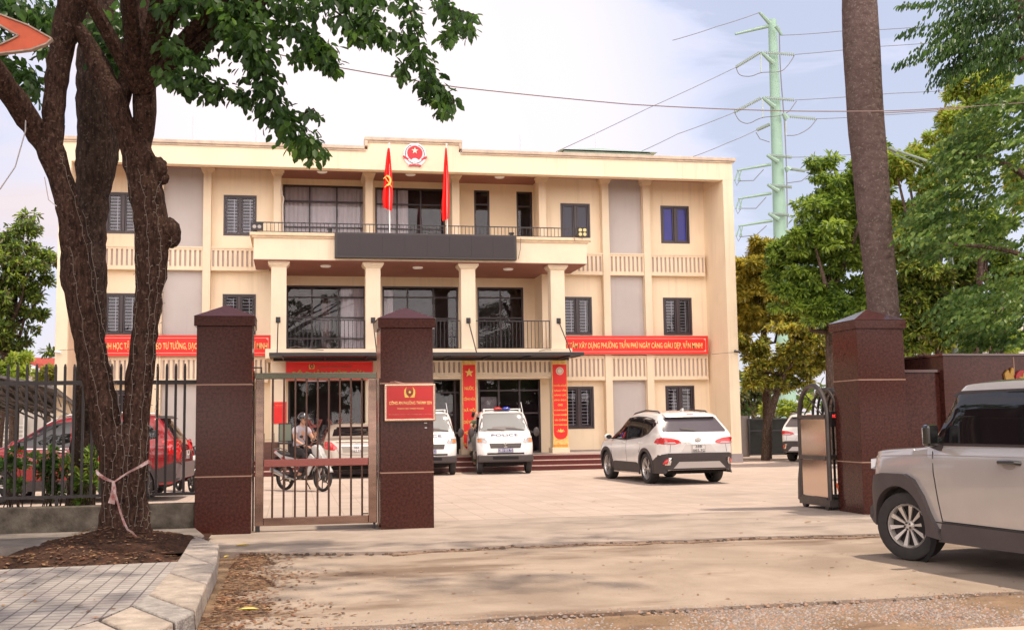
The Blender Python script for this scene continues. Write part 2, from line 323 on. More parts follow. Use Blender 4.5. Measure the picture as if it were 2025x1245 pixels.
g_strip = ground_mat('old_concrete', (.17, .145, .13), (.25, .215, .195), 3, .4, 50)
g_soil = ground_mat('soil', (.032, .017, .012), (.085, .038, .022), 9, 1, 40)
def sheet(name, poly, z, mat, thick=0, z0=None):
    mb = MB(); n = len(poly)
    tr = tessellate_polygon([[Vector((p[0], p[1], 0)) for p in poly]])
    mb.add([(p[0], p[1], z) for p in poly], [tuple(t) for t in tr])
    if thick:
        mb.add([(p[0], p[1], z) for p in poly]+[(p[0], p[1], z-thick) for p in poly], [(i, (i+1) % n, (i+1) % n+n, i+n) for i in range(n)])
    o = mb.build(name, mat); o['kind'] = 'structure'
    return o
def wavy(x0, x1, y, amp, step=.12, seed=1, y1=None):
    r_ = np.random.default_rng(seed); n = int(abs(x1-x0)/step)+1; xs = np.linspace(x0, x1, n); a = 0; out_ = []
    for i, x in enumerate(xs):
        a = .8*a+r_.normal()*amp; yy = y if y1 is None else y+(y1-y)*i/(n-1)
        out_.append((float(x), float(yy+a)))
    return out_
sheet('ground', [(-1500, -300), (1500, -300), (1500, 2500), (-1500, 2500)], -.075, g_far)
sheet('yard', [(-14, 15.9)]+wavy(-13.9, 6, 16.0, .015, .5, 3)+wavy(6.1, 30, 16.1, .02, .5, 5)+[(30, 60), (-14, 60)], .0, g_yard, .08)
# apron slab in front of the gate line, its broken lip towards the street
lip = [(-1.25, 13.4), (-.9, 13.2)]+wavy(-.55, 1.0, 13.1, .018, .1, 11, 12.6)+wavy(1.1, 2.4, 12.6, .02, .1, 12, 12.82)+wavy(2.5, 14, 12.85, .03, .12, 13, 12.3)
sheet('apron', lip+[(14, 16.4), (-1.25, 16.4)], .006, g_apron, .08)
lip2 = [(x+(.03 if i % 3 else -.02), y-.10-.05*math.sin(x*2.1)-.03*math.sin(x*7)) for i, (x, y) in enumerate(lip[18:])]
sheet('apron_edge_mortar', lip2+[(14, 13.5), (lip2[0][0], 13.5)], -.016, ground_mat('edge_mortar', (.17, .11, .075), (.36, .25, .18), 6, 1, 30, speck=14), .05)
sheet('driveway', [(-.5, 14)]+[*[(-.33+.22*math.sin(q*1.3)+.09*math.sin(q*3.7+1)+.03*math.sin(q*11), 12.8-q*.33) for q in range(0, 14)]]+wavy(-.05, 12, 8.24, .012, .1, 21, 8.50)+[(14, 8.5), (14, 14)], -.03, g_drive, .05)
sheet('roadside', [(-30, -2), (60, -2), (60, 20), (-30, 20)], -.058, g_dirt)
sheet('road', [(2.9, 7.0)]+wavy(3.0, 40, 7.02, .02, .15, 31)+[(60, 7), (60, -1), (2.9, -1)], -.045, g_road, .02)
sheet('sidewalk', [(-1.05, 11.55), (-1.1, 9.0), (-1.35, 8.1), (-1.75, 7.3), (-3.5, 5), (-12, 3), (-12, 11.3), (-2.7, 11.42)], .10, g_walk, .2)
sheet('fence_footpath', [(-1.05, 13.55), (-1.05, 14.2), (-1.25, 15.3), (-12, 15.4), (-12, 13.62)], .10, g_strip, .2)
# kerb stones
ksurf = M('kerb_stone', (.35, .30, .28), .85, var=.25, vs=7, bump=.8, bs=45, c2=(.46, .39, .34))
KJ = [((1205, 652), (1365, 707)), ((1140, 762), (1347, 838)), ((1055, 885), (1287, 955)), ((925, 1020), (1216, 1122)), ((825, 1090), (1088, 1192)), ((625, 1180), (865, 1290)), ((330, 1262), (520, 1420)), ((-300, 1420), (-50, 1700))]
KP = [[gnd(p[0]/3.152, 850+p[1]/3.152, .118) for p in j] for j in KJ]
klab = ['pale kerb stone ending at the foot of the left gate pillar', 'long pale kerb stone beside the leaf litter, second from the pillar', 'smooth cream kerb stone halfway along the curve', 'grey kerb stone with dark pits beside the tiles', 'dusty kerb stone where the kerb begins to curve', 'worn kerb stone nearest the lower left corner', 'last kerb stone at the bottom edge of the pavement']
for i in range(len(KP)-1):
    a, b = KP[i]; c, d = KP[i+1]; g = .022
    def sh(p, q): return p+(q-p).normalized()*g
    q4 = [sh(a, c), sh(b, d), sh(d, b), sh(c, a)]
    mb = MB(); v = [(p.x, p.y, .118) for p in q4]+[(p.x+(.008 if k in (1, 2) else 0), p.y, -.05) for k, p in enumerate(q4)]
    mb.add(v, [(0, 1, 2, 3), (0, 4, 5, 1), (1, 5, 6, 2), (2, 6, 7, 3), (3, 7, 4, 0), (4, 7, 6, 5)])
    o = mb.build('kerb_stone', [ksurf, M('kerb_stone_warm', (.39, .32, .27), .85, var=.25, vs=6, bump=.8, bs=45, c2=(.48, .40, .335)), M('kerb_stone_grey', (.30, .27, .26), .85, var=.3, vs=9, bump=.8, bs=45, c2=(.40, .36, .33))][(0, 0, 1, 2, 1, 0, 2)[i]], bevel=.016, smooth=True, label=klab[i], cat='kerb stone', group='kerb stones round the pavement corner')
# soil mound at the foot of the tree
def mound(name, cx, cy, rx, ry, h, z, mat, n=60, seed=3, **kw):
    r_ = np.random.default_rng(seed); V = []; F = []
    for j in range(n):
        for i in range(n):
            u, v = i/(n-1)*2-1, j/(n-1)*2-1; rr = math.sqrt(u*u+v*v)
            hh = max(0, 1-rr**2)**.8*h*(1+.35*math.sin(5*u+seed)*math.cos(4*v))+r_.normal()*h*.07*(1 if rr < .97 else 0)-.02
            V.append((cx+u*rx, cy+v*ry, z+hh if rr < 1 else z-.02))
    for j in range(n-1):
        for i in range(n-1): F.append((j*n+i, j*n+i+1, (j+1)*n+i+1, (j+1)*n+i))
    return numesh(name, V, F, mat, **kw)
sheet('tree_pit', [(-12, 11.2), (-1.0, 11.45), (-1.0, 13.7), (-12, 13.7)], .0, g_soil)
o = mound('soil_mound', -2.15, 12.75, 1.0, 1.0, .11, .02, g_soil, seed=3); o['kind'] = 'structure'
o = mound('soil_mound', -2.0, 13.75, 1.0, 1.1, .12, .085, g_soil, n=70, seed=9); o['kind'] = 'structure'
o = mound('soil_mound', -3.3, 12.3, 1.1, .75, .10, .02, g_soil, seed=5); o['kind'] = 'structure'
# leaf litter and grit (uncountable)
def scatter(name, pts, mats, size, z, flat=.5, seed=1, shape='leaf', **kw):
    r_ = np.random.default_rng(seed); V = []; F = []; idx = []
    for (x, y) in pts:
        s = size*r_.uniform(.5, 1.3); a = r_.uniform(0, 6.28); k = len(V); zz = z(x, y) if callable(z) else z
        if shape == 'leaf':
            prof = [(-1, 0, 0), (-.3, -.38, .1), (.45, -.34, .12), (1, 0, .05), (.45, .34, .15), (-.3, .38, .12)]; t = r_.uniform(-.3, .3)
            for (px, py, pz) in prof:
                py2 = py*(1-.3*r_.random()); V.append((x+s*(px*math.cos(a)-py2*math.sin(a)), y+s*(px*math.sin(a)+py2*math.cos(a)), zz+.004+abs(s*(pz*1.2+px*t*.6))))
            F += [(k, k+1, k+2, k+3), (k, k+3, k+4, k+5)]; idx += [r_.integers(len(mats))]*2
        else:
            hs = s*r_.uniform(.4, .8)
            for dz, rr in ((0, 1.), (1, .55)):
                for q in range(4): V.append((x+s*rr*math.cos(a+q*1.57+.3*r_.random()), y+s*rr*.8*math.sin(a+q*1.57+.3*r_.random()), zz-.003+dz*hs))
            F += [(k, k+1, k+5, k+4), (k+1, k+2, k+6, k+5), (k+2, k+3, k+7, k+6), (k+3, k, k+4, k+7), (k+4, k+5, k+6, k+7)]; idx += [r_.integers(len(mats))]*5
    return numesh(name, V, F, None, mats=mats, fidx=idx, kind='stuff', **kw)
dl = [M('dead_leaf_a', (.16, .062, .03), .8), M('dead_leaf_b', (.26, .12, .06), .8), M('dead_leaf_c', (.10, .05, .03), .8), M('dead_leaf_d', (.34, .20, .10), .8)]
pts = []
for _ in range(2300):
    t = rng.random(); y = 7.7+t*5.4; base = -.62+(.0 if y > 9 else -.05); pts.append((base+abs(rng.normal())*(.33+.13*math.sin(y*3)), y))
for _ in range(170):
    pts.append((rng.uniform(-.6, .7), 13.0+rng.normal()*.12-.25*rng.random()))
scatter('leaf_litter', pts, dl, .030, lambda x, y: -.03 if y < 12.9 else -.02, seed=4)
pts = [(rng.uniform(-3.9, -1.15), rng.uniform(11.6, 14.2)) for _ in range(1500)]
pts = [p for p in pts if p[1] < 13.6 or abs(p[0]+2.0) < .85]
def mz(x, y):
    h = 0
    for (cx, cy, rx, ry, hh, sd_) in ((-2.0, 13.75, 1.0, 1.1, .20, 9), (-2.15, 12.75, 1.0, 1.0, .11, 3), (-3.3, 12.3, 1.1, .75, .10, 5)):
        u, v = (x-cx)/rx, (y-cy)/ry; rr = u*u+v*v
        if rr < 1: h = max(h, (1-rr)**.8*hh*(1+.35*math.sin(5*u+sd_)*math.cos(4*v)))
    return .012+h
scatter('tree_pit_litter', pts, dl, .035, mz, seed=6)
pts = []
for _ in range(110):
    pts.append((rng.uniform(.2, 8), rng.uniform(8.6, 12.4)))
scatter('dry_leaf_scatter', pts, [dl[1], dl[3], dl[0]], .026, -.03, seed=8)
pts = [(rng.uniform(2, 9), rng.uniform(12.9, 20)) for _ in range(50)]+[(rng.uniform(-4, -1.3), rng.uniform(8, 11.4)) for _ in range(0)]
scatter('yard_leaf_scatter', pts, [dl[1], dl[3]], .03, .01, seed=9)
pts = [(rng.uniform(-3.4, -1.25), rng.uniform(8.0, 11.3)) for _ in range(46)]
scatter('pavement_leaf_scatter', pts, dl, .030, .102, seed=10)
gs = [M('gravel_a', (.25, .21, .195), .9), M('gravel_b', (.34, .285, .26), .9), M('gravel_c', (.20, .16, .145), .9), M('gravel_d', (.33, .20, .14), .9)]
pts = []
while len(pts) < 17000:
    x, y = rng.uniform(-.9, 7.2), rng.uniform(6.9, 8.42)
    d = .5+.5*math.sin(x*1.7+1)*math.cos(y*3.1)+.3*math.sin(x*4.3)
    if rng.random() < d*.9+.12: pts.append((x, y))
scatter('gravel', pts, gs, .012, -.056, seed=12, shape='stone')
pts = [(x, y-.06+rng.normal()*.03) for (x, y) in lip[30:] for _ in range(4)]+[(rng.uniform(-.4, 8), 8.36+rng.normal()*.05) for _ in range(500)]+[(rng.uniform(-.4, 5), rng.uniform(8.4, 12.5)) for _ in range(60)]
scatter('grit', pts, gs, .011, -.028, seed=13, shape='stone')
pts = [(x+rng.normal()*.05, y-.09+rng.normal()*.035) for (x, y) in lip[25:] for _ in range(3)]+[(x, 8.27+(x-0)*.021+rng.normal()*.03) for x in rng.uniform(0, 7, 420)]
scatter('rubble', pts, [gs[2], gs[3], gs[0], M('rubble_dark', (.07, .05, .04), .95)], .020, -.045, seed=14, shape='stone')
pts = [(x, y-.03) for (x, y) in lip for _ in range(2)]
scatter('crack_dirt', [(x+rng.normal()*.03, y+rng.normal()*.012) for x, y in pts], [M('rubble_dark'), M('rubble_dark'), dl[2]], .030, -.022, seed=15, shape='stone')
# a few single leaves that stand out
lv = M('yellow_leaf', (.62, .45, .06), .6); 
for (px, py, s, a, lab, mt) in ((480, 1085, .085, .2, 'broad yellow leaf lying by the apron edge', lv), (490, 1207, .09, -.3, 'long yellow-green leaf on the dirt beside the kerb', M('lime_leaf', (.55, .5, .13), .6)), (448, 1108, .05, 1., 'small yellow leaf among brown litter', lv), (1598, 1034, .06, .1, 'dry orange leaf on the apron near the right pillar', dl[3])):
    p = gnd(px, py, -.03 if py > 1060 else .0); zz = -.028 if (py > 1060 and px > 485) else .01
    mb = MB(); prof = [(-1, 0, .0), (-.4, -.33, .12), (.3, -.36, .15), (1, 0, .1), (.3, .36, .2), (-.4, .33, .16)]
    v = [(p.x+s*(u*math.cos(a)-q*math.sin(a)), p.y+s*(u*math.sin(a)+q*math.cos(a)), zz+.006+s*t) for u, q, t in prof]
    mb.add(v+[(x, y, z-.003) for x, y, z in v], [(0, 1, 2, 3), (0, 3, 4, 5), (9, 8, 7, 6), (11, 10, 9, 6)]).build('fallen_leaf', mt, label=lab, cat='leaf')
# ------------------------------------------------------------------ the office building
BX = 3.95; YW, YR, YF, YG = 37.4, 38.6, 35.5, 36.2
bld = wroot('office_building', (BX, YF, 0), label='cream three-storey office building with flat roof, columned porch and long balcony', cat='building')
def holed_wall(mb, x0, x1, z0, z1, y, holes, rev=.16):
    xs = sorted({x0, x1} | {h[i] for h in holes for i in (0, 1) if x0 < h[i] < x1}); zs = sorted({z0, z1} | {h[i] for h in holes for i in (2, 3) if z0 < h[i] < z1})
    for a, b in zip(xs, xs[1:]):
        for c, d in zip(zs, zs[1:]):
            m_, k_ = (a+b)/2, (c+d)/2
            if any(h[0] < m_ < h[1] and h[2] < k_ < h[3] for h in holes): continue
            mb.add([(a, y, c), (b, y, c), (b, y, d), (a, y, d)], [(0, 1, 2, 3)])
    for h in holes:
        a, b, c, d = h
        mb.add([(a, y, c), (b, y, c), (b, y, d), (a, y, d), (a, y+rev, c), (b, y+rev, c), (b, y+rev, d), (a, y+rev, d)], [(0, 4, 5, 1), (1, 5, 6, 2), (2, 6, 7, 3), (3, 7, 4, 0)])
def frame_bars(mb, x0, x1, z0, z1, y0, y1, w, vx=(), hz=()):
    mb.box(x0, x1, y0, y1, z1-w, z1); mb.box(x0, x1, y0, y1, z0, z0+w); mb.box(x0, x0+w, y0, y1, z0+w, z1-w); mb.box(x1-w, x1, y0, y1, z0+w, z1-w)
    for v in vx: mb.box(v-w*.45, v+w*.45, y0+.003, y1-.003, z0+w, z1-w)
    for h in hz: mb.box(x0+w, x1-w, y0+.006, y1-.006, h-w*.4, h+w*.4)
def curtain(parent, x0, x1, z0, z1, y, mat=None, per=.16, amp=.035, seed=0):
    n = max(6, int((x1-x0)/.025)); r_ = np.random.default_rng(seed); ph = r_.uniform(0, 6); V = []; F = []
    for i in range(n+1):
        x = x0+(x1-x0)*i/n; dy = amp*math.sin(6.283*x/per+ph+1.2*math.sin(x*3.1))
        V += [(x, y+dy, z0), (x, y+dy*.6, z1)]
    for i in range(n): F.append((2*i, 2*i+2, 2*i+3, 2*i+1))
    return numesh('curtain', V, F, mat or curtain_m, parent)
blue_glass = M('blue_film_glass', (.035, .035, .26), .12, var=.2, vs=.6, spec=.25)
slate_glass = M('slate_glass', (.035, .032, .055), .08, spec=.3)
def leaf_window(cx, z0, z1, w=1.06, kind='grille', nb=11, label=None):
    x0, x1 = cx-w/2, cx+w/2; y = YW+.05
    mb = MB(); frame_bars(mb, x0, x1, z0, z1, y-.07, y+.05, .062); mb.box(cx-.045, cx+.045, y-.075, y+.05, z0+.075, z1-.075)
    for a, b in ((x0+.075, cx-.055), (cx+.055, x1-.075)): frame_bars(mb, a+.004, b-.004, z0+.066, z1-.066, y-.045, y+.03, .036)
    wn = mb.build('window', frame_m, bld, label=label)
    pm = {'grille': clear_m, 'blue': blue_glass, 'slate': slate_glass}[kind]
    MB().box(x0+.05, x1-.05, y+.0, y+.008, z0+.05, z1-.05).build('pane', pm, wn)
    if kind == 'grille':
        g = MB()
        for a, b in ((x0+.12, cx-.1), (cx+.1, x1-.12)):
            for i in range(nb): zz = z0+.15+(z1-z0-.3)*i/(nb-1); g.box(a, b, y+.03, y+.045, zz-.009, zz+.009)
            g.box(b-.10, b-.08, y+.047, y+.06, z0+.12, z1-.12)
        g.build('grille', grille_m, wn)
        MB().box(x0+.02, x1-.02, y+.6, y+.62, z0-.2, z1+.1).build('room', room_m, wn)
    return wn
WX = [BX-9.38, BX-5.7, BX+5.72, BX+9.38]; LV = [(1.20, 2.65), (4.43, 5.76), (7.70, 9.05)]
holes = [(x-.53, x+.53, a, b) for x in WX for a, b in LV]
mb = MB(); xl, xr = -7.0, 14.74
holed_wall(mb, xl, -.54, 0, 10.1, YW, [h for h in holes if h[1] < 0]); holed_wall(mb, 8.43, xr, 0, 10.1, YW, [h for h in holes if h[0] > 8])
c1, c2 = (-.38, 2.42, 6.7, 9.72), (2.78, 5.24, 6.7, 9.70); c3, c4 = (6.28, 6.84, 6.7, 9.69), (7.82, 8.42-.02, 6.7, 9.68)
holed_wall(mb, -.54, 8.43, 6.55, 10.1, YR, [c1, c2, c3, c4])
d1, d2, d3 = (-.24, 2.44, 3.85, 6.22), (3.02, 5.68, 3.85, 6.22), (6.36, 8.02, 3.85, 6.22)
holed_wall(mb, -.54, 8.43, 3.5, 6.6, YR, [d1, d2, d3])
g1_, g2_, g3_ = (-.16, 2.42, .45, 2.93), (2.85, 5.42, .45, 2.90), (5.95, 8.05, .45, 2.93)
holed_wall(mb, -.54, 8.43, .45, 3.5, YG, [g1_, g2_, g3_])
for x in (-.54, 8.43):      # cheeks of the recess
    s_ = 1 if x > 0 else -1
    mb.add([(x, YW, .45), (x, YR, .45), (x, YR, 10.1), (x, YW, 10.1)], [(0, 1, 2, 3)])
    mb.add([(x, YG, .45), (x, YW, .45), (x, YW, 3.5), (x, YG, 3.5)], [(0, 1, 2, 3)])
mb.box(xl, xr, 45.5, 46, 0, 10.2); mb.box(xl-.001, xl+.2, YW+.01, 45.5, 0, 10.2); mb.box(xr-.2, xr, YW+.01, 45.5, 0, 10.2); mb.box(xl, xr, YW+.05, 46, 10.12, 10.2)
mb.build('wall', cream, bld)
labs = {}
for i, x in enumerate(WX):
    for j, (a, b) in enumerate(LV):
        k = 'grille'; lb = None
        if j == 2 and i == 3: k = 'blue'; lb = 'window with blue panes'
        if j == 2 and i == 2: k = 'slate'; lb = 'dark window without bars'
        leaf_window(x, a, b, kind=k, label=lb)
def big_window(hole, y, vx, hz, curtains=(), mat=clear_m, deep=.9, name='window', rail=.06, door=None):
    x0, x1, z0, z1 = hole; mb = MB(); frame_bars(mb, x0, x1, z0, z1, y+.02, y+.12, rail, vx, hz); wn = mb.build(name, frame_m, bld)
    MB().box(x0+.03, x1-.03, y+.066, y+.074, z0+.03, z1-.03).build('pane', mat, wn)
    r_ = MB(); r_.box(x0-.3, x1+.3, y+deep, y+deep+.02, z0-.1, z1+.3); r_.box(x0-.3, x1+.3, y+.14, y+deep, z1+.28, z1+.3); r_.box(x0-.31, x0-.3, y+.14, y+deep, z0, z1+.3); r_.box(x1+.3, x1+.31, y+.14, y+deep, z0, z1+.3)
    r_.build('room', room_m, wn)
    for k, (a, b, zb, zt) in enumerate(curtains): curtain(wn, a, b, zb, zt, y+.16, M('pale_curtain', (.80, .74, .72), .9, var=.06, vs=6, stretch=(3, 1, .1)), seed=k)
    return wn
pale_curtain = M('pale_curtain', (.80, .74, .72), .9, var=.06, vs=6, stretch=(3, 1, .1))
big_window(c1, YR, (.53, 1.46), (9.15, 8.25), [(-.34, 2.38, 6.75, 9.7)], mat=clear_m)
big_window(c2, YR, (3.55, 4.38), (9.12, 8.25), [(2.82, 3.95, 6.75, 9.66)])
big_window(c3, YR, (), (9.18,)); big_window(c4, YR, (), (9.15,))
w1 = big_window(d1, YR, (.62, 1.52), (5.82, 5.12, 4.4), [(1.6, 2.4, 3.9, 6.15)]); big_window(d2, YR, (3.9, 4.8), (5.84, 5.1), [(3.06, 3.4, 3.9, 6.1)]); big_window(d3, YR, (7.2,), (5.85, 5.13), [])
curt2 = M('brown_curtain', (.20, .13, .11), .9, var=.2, vs=6)
curtain(w1, .95, 1.25, 3.95, 5.8, YR+.3, curt2, seed=4)
dr = big_window(g1_, YG, (1.13,), (), mat=clear_m, name='door', deep=1.6); MB().box(.45, 1.05, YG+.5, YG+.54, 2.86, 2.89).build('tube_light', M('lit_tube', (.9, .9, .9), .5, emit=(1, .97, .9), emits=1.1), dr)
big_window(g2_, YG, (4.13, 5.2), (2.45,), name='door', deep=1.6)
w3 = big_window(g3_, YG, (6.65, 7.35), (2.5, 1.75), name='door', deep=1.6)
MB().box(6.1, 6.62, YG+.3, YG+.32, 1.2, 2.3).build('poster', M('pale_poster', (.4, .37, .36), .6, var=.2, vs=6), w3)
# side frames, roof fascia, coping
mb = MB(); mb.box(-7.04, -6.70, YF+.001, 46, 0, 9.61).box(-7.035, -6.70, YF+.36, 45.9, 9.611, 10.1); mb.build('side_frame', cream, bld, bevel=.01)
mb = MB(); mb.box(14.42, 14.78, YF+.001, 46, 0, 9.61).box(14.42, 14.775, YF+.36, 45.9, 9.611, 10.1); mb.build('side_frame', cream, bld, bevel=.01)
mb = MB(); mb.prism([(-7.04, 9.61), (14.78, 9.61), (14.78, 10.26), (5.29, 10.26), (5.29, 10.56), (2.32, 10.56), (2.32, 10.26), (-7.04, 10.26)], YF+.002, YF+.35); mb.build('parapet', cream, bld)
mb = MB()
for (a, b, z) in ((-7.04, 2.32, 10.26), (5.29, 14.78, 10.26), (2.32, 5.29, 10.56)):
    e0 = .10 if a < 0 or z > 10.5 else -.10; e1 = .10 if b > 14 or z > 10.5 else -.10
    mb.box(a-e0, b+e1, YF-.10, YF+.42, z+.0, z+.105); mb.box(a-e0*.5, b+e1*.5, YF-.05, YF+.0, z-.06, z-.002)
for x in (2.32, 5.29): s_ = -1 if x < 3 else 1; mb.box(x-.0 if s_ > 0 else x-.10, x+.10 if s_ > 0 else x, YF-.098, YF+.40, 10.366, 10.55)
mb.build('coping', M('stained_coping', (.58, .47, .38), .9, var=.2, vs=3, c2=(.66, .52, .40), bump=.2), bld, bevel=.008)
mb = MB(); xa, xb = -6.70, 14.42
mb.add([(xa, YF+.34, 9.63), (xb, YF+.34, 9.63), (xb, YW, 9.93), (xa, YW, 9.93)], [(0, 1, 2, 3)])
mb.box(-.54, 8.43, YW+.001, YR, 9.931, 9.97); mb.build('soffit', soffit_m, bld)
# pilasters
def pilaster(x, z0, z1, w=.25, y0=37.08, y1=YW, cap=.18, name='pilaster', capo=.09, par=None):
    mb = MB(); mb.box(x-w/2, x+w/2, y0, y1-.002, z0, z1-cap)
    for k, (o_, a, b) in enumerate(((.25, 0, .25), (.6, .25, .62), (1., .62, 1.))):
        o2 = capo*o_; mb.box(x-w/2-o2, x+w/2+o2, y0-o2, y1-.004, z1-cap+cap*a, z1-cap+cap*b)
    return mb.build(name, cream2, bld, bevel=.006)
for dx in (-8.23, -6.73, 6.73, 8.23): pilaster(BX+dx, 0.36, 9.90)
for dx in (-4.49, 4.48): pilaster(BX+dx+(0 if dx < 0 else 0), 6.6, 9.90)
pilaster(2.48, 6.6, 9.92, y0=37.2, y1=38.6); pilaster(5.42, 6.6, 9.92, y0=37.2, y1=38.6)
for xc in (-.455, 2.465, 5.51, 8.465):      # porch columns: two storeys
    mb = MB()
    w = .47
    mb.box(xc-w/2, xc+w/2, 35.2, 35.65, 3.80, 6.38)
    for o_, a, b in ((.03, 6.38, 6.42), (.07, 6.42, 6.47), (.10, 6.47, 6.55)): mb.box(xc-w/2-o_, xc+w/2+o_, 35.2-o_, 35.65+o_, a, b)
    mb.box(xc-w/2-.05, xc+w/2+.05, 35.14, 35.7, .45, .62); mb.box(xc-w/2, xc+w/2, 35.2, 35.65, .62, 3.45)
    mb.build('column', cream2, bld, bevel=.012)
# mauve panels and balustrade bands
mb = MB()
for s_ in (-1, 1):
    a, b = sorted((BX+s_*6.86, BX+s_*8.10))
    for z0, z1 in ((.4, 2.86), (3.76, 6.50), (7.28, 9.93)): MB().box(a, b, YW-.05, YW-.001, z0, z1).build('panel', mauve, bld)
slotm = M('slot_backing', (.50, .41, .38), .9)  # mauve backing panel behind the balustrade slots
def band(x0, x1, z0, z1, y, back, pitch=.158):
    mb = MB(); t, b_ = .11, .13; mb.box(x0, x1, y, back, z1-t, z1); mb.box(x0, x1, y, back, z0, z0+b_); mb.box(x0-.0, x1+.0, y-.03, y, z1-.05, z1); mb.box(x0, x1, y-.03, y, z0, z0+.045)
    n = max(1, round((x1-x0)/pitch)); p = (x1-x0)/n
    for i in range(n+1):
        xc = x0+i*p; a, b2 = max(x0, xc-p*.28), min(x1, xc+p*.28); mb.box(a, b2, y+.01, back, z0+b_, z1-t)
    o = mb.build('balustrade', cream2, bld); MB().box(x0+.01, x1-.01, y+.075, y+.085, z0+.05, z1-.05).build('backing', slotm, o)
    return o
for z0, z1 in ((2.85, 3.70), (6.50, 7.27)):
    for s_ in (-1, 1):
        for a, b in ((4.75, 6.60), (6.86, 8.10), (8.36, 10.36)):
            x0, x1 = sorted((BX+s_*a, BX+s_*b)); band(x0, x1, z0, z1, 37.14, YW)
for a, b in ((-.22, 2.23), (2.70, 5.275), (5.745, 8.23)): band(a, b, 2.92, 3.5, 35.24, 35.5)
MB().box(-.7, 8.7, 35.3, YG+.3, 2.86, 2.915).build('lintel_soffit', cream, bld)
# floor slab of the first balcony, its rails
MB().box(-.85, 8.87, 35.02, YR, 3.5, 3.80).build('floor_slab', cream2, bld, bevel=.01)
MB().box(-.54, 8.43, YG, YR, 3.2, 3.49).build('slab_beam', cream, bld)
def railing(name, x0, x1, y, z0, z1, pitch, parent, side=None, r=.008):
    mb = MB(); mb.box(x0, x1, y-.018, y+.018, z1-.03, z1); mb.box(x0, x1, y-.012, y+.012, z0, z0+.022); n = round((x1-x0)/pitch)
    for i in range(n+1): x = x0+(x1-x0)*i/n; mb.box(x-r, x+r, y-r, y+r, z0+.022, z1-.03)
    if side:
        for xs in (x0, x1):
            mb.box(xs-.018, xs+.018, y, side, z1-.03, z1); mb.box(xs-.012, xs+.012, y, side, z0, z0+.022); k = round((side-y)/pitch)
            for i in range(1, k): yy = y+(side-y)*i/k; mb.box(xs-r, xs+r, yy-r, yy+r, z0+.02, z1-.03)
    return mb.build(name, black_m, parent)
for a, b in ((-.21, 2.22), (2.71, 5.26), (5.76, 8.22)): railing('railing', a, b, 35.42, 3.82, 4.74, .125, bld, r=.009)
# upper balcony
mb = MB(); mb.box(-1.22, 9.40, 34.96, 35.14, 6.57, 7.28)
for xx in (-1.22, 9.22): mb.box(xx, xx+.18, 35.14, YW, 6.57, 7.28)
mb.build('balcony_parapet', cream2, bld)
mb = MB()
mb.box(-1.34, 9.52, 34.84, 35.2, 7.30, 7.40); mb.box(-1.28, 9.46, 34.90, 35.2, 7.24, 7.30)
for xx in (-1.34, 9.24): mb.box(xx, xx+.28, 35.2, YW-.01, 7.30, 7.40)
mb.build('balcony_ledge', M('ledge_stained', (.70, .54, .37), .85, var=.12, vs=4), bld, bevel=.01)
MB().box(-1.02, 9.2, 35.15, YR, 6.60, 6.7).build('balcony_floor', cream, bld)
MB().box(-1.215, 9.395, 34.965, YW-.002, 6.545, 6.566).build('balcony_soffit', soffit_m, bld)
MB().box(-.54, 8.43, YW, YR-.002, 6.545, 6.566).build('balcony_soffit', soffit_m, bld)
railing('railing', -1.18, 9.40, 34.98, 7.43, 7.74, .118, bld, side=37.0, r=.008)
lamp_m = M('ceiling_lamp', (.85, .8, .74), .5, emit=(1, .9, .8), emits=.1)
for px, py, z in ((637, 343, 9.8), (812, 350, 9.8), (988, 354, 9.8), (644, 525, 6.545), (826, 528, 6.545), (1005, 531, 6.545)):
    p = gnd(px, py, z)
    if z > 9: zz = 9.63+.3*(p.y-YF-.34)/(YW-YF-.34); zz = min(zz, 9.93)
    else: zz = z
    MB().lathe([(0, -.05), (.14, -.05), (.17, -.03), (.17, .01), (0, .01)], 24, c=(p.x, p.y, zz)).build('ceiling_light', lamp_m, bld, smooth=True)
# canopy over the entrance with its four tie rods
mb = MB(); mb.box(-.68, 8.82, 33.46, 35.02, 3.50, 3.54); mb.box(-.70, 8.84, 33.42, 33.46, 3.48, 3.58); mb.box(-.70, -.66, 33.46, 35.02, 3.48, 3.58); mb.box(8.80, 8.84, 33.46, 35.02, 3.48, 3.58)
for x in np.linspace(-.3, 8.4, 8): mb.box(x-.02, x+.02, 33.5, 35.0, 3.45, 3.498)
mb.box(-.6, 8.74, 34.98, 35.015, 3.42, 3.5)
can = mb.build('canopy', black_m, bld)
for xc in (-.47, 2.46, 5.50, 8.47):
    MB().tube([(xc, 35.19, 4.70), (xc, 33.6, 3.56)], .018, 8).build('tie_rod', black_m, can)
    MB().box(xc-.07, xc+.07, 35.165, 35.195, 4.62, 4.80).build('rod_plate', black_m, can, bevel=.01)
# terrace, steps, plinth
mb = MB(); mb.box(-1.9, 10.4, 33.62, YW, .01, .45); mb.build('terrace', M('terrace_tile', (.40, .34, .32), .5, var=.1, vs=3), bld)
mb = MB(); e = MB()
for i in range(3):
    y0 = 32.95+.32*i; z1 = .15*(i+1); mb.box(-1.9, 10.4, y0, y0+.34 if i < 2 else y0+.25, .01, z1-.025); e.box(-1.92, 10.42, y0-.025, y0+.33, z1-.025, z1)
mb.build('steps', granite_step, bld); e.build('step_treads', M('tread', (.50, .33, .29), .4, var=.1, vs=9), bld, bevel=.006)
mb = MB()
for a, b, y in ((xl, -.55, YW-.04), (8.44, xr, YW-.04)): mb.box(a, b, y, YW-.002, 0, .48)
for a, b in ((-7.06, -6.68), (14.40, 14.80)): mb.box(a, b, YF-.03, YF-.002, 0, .30)
mb.build('plinth', M('plinth_grey', (.30, .26, .26), .8, var=.1, vs=4), bld)
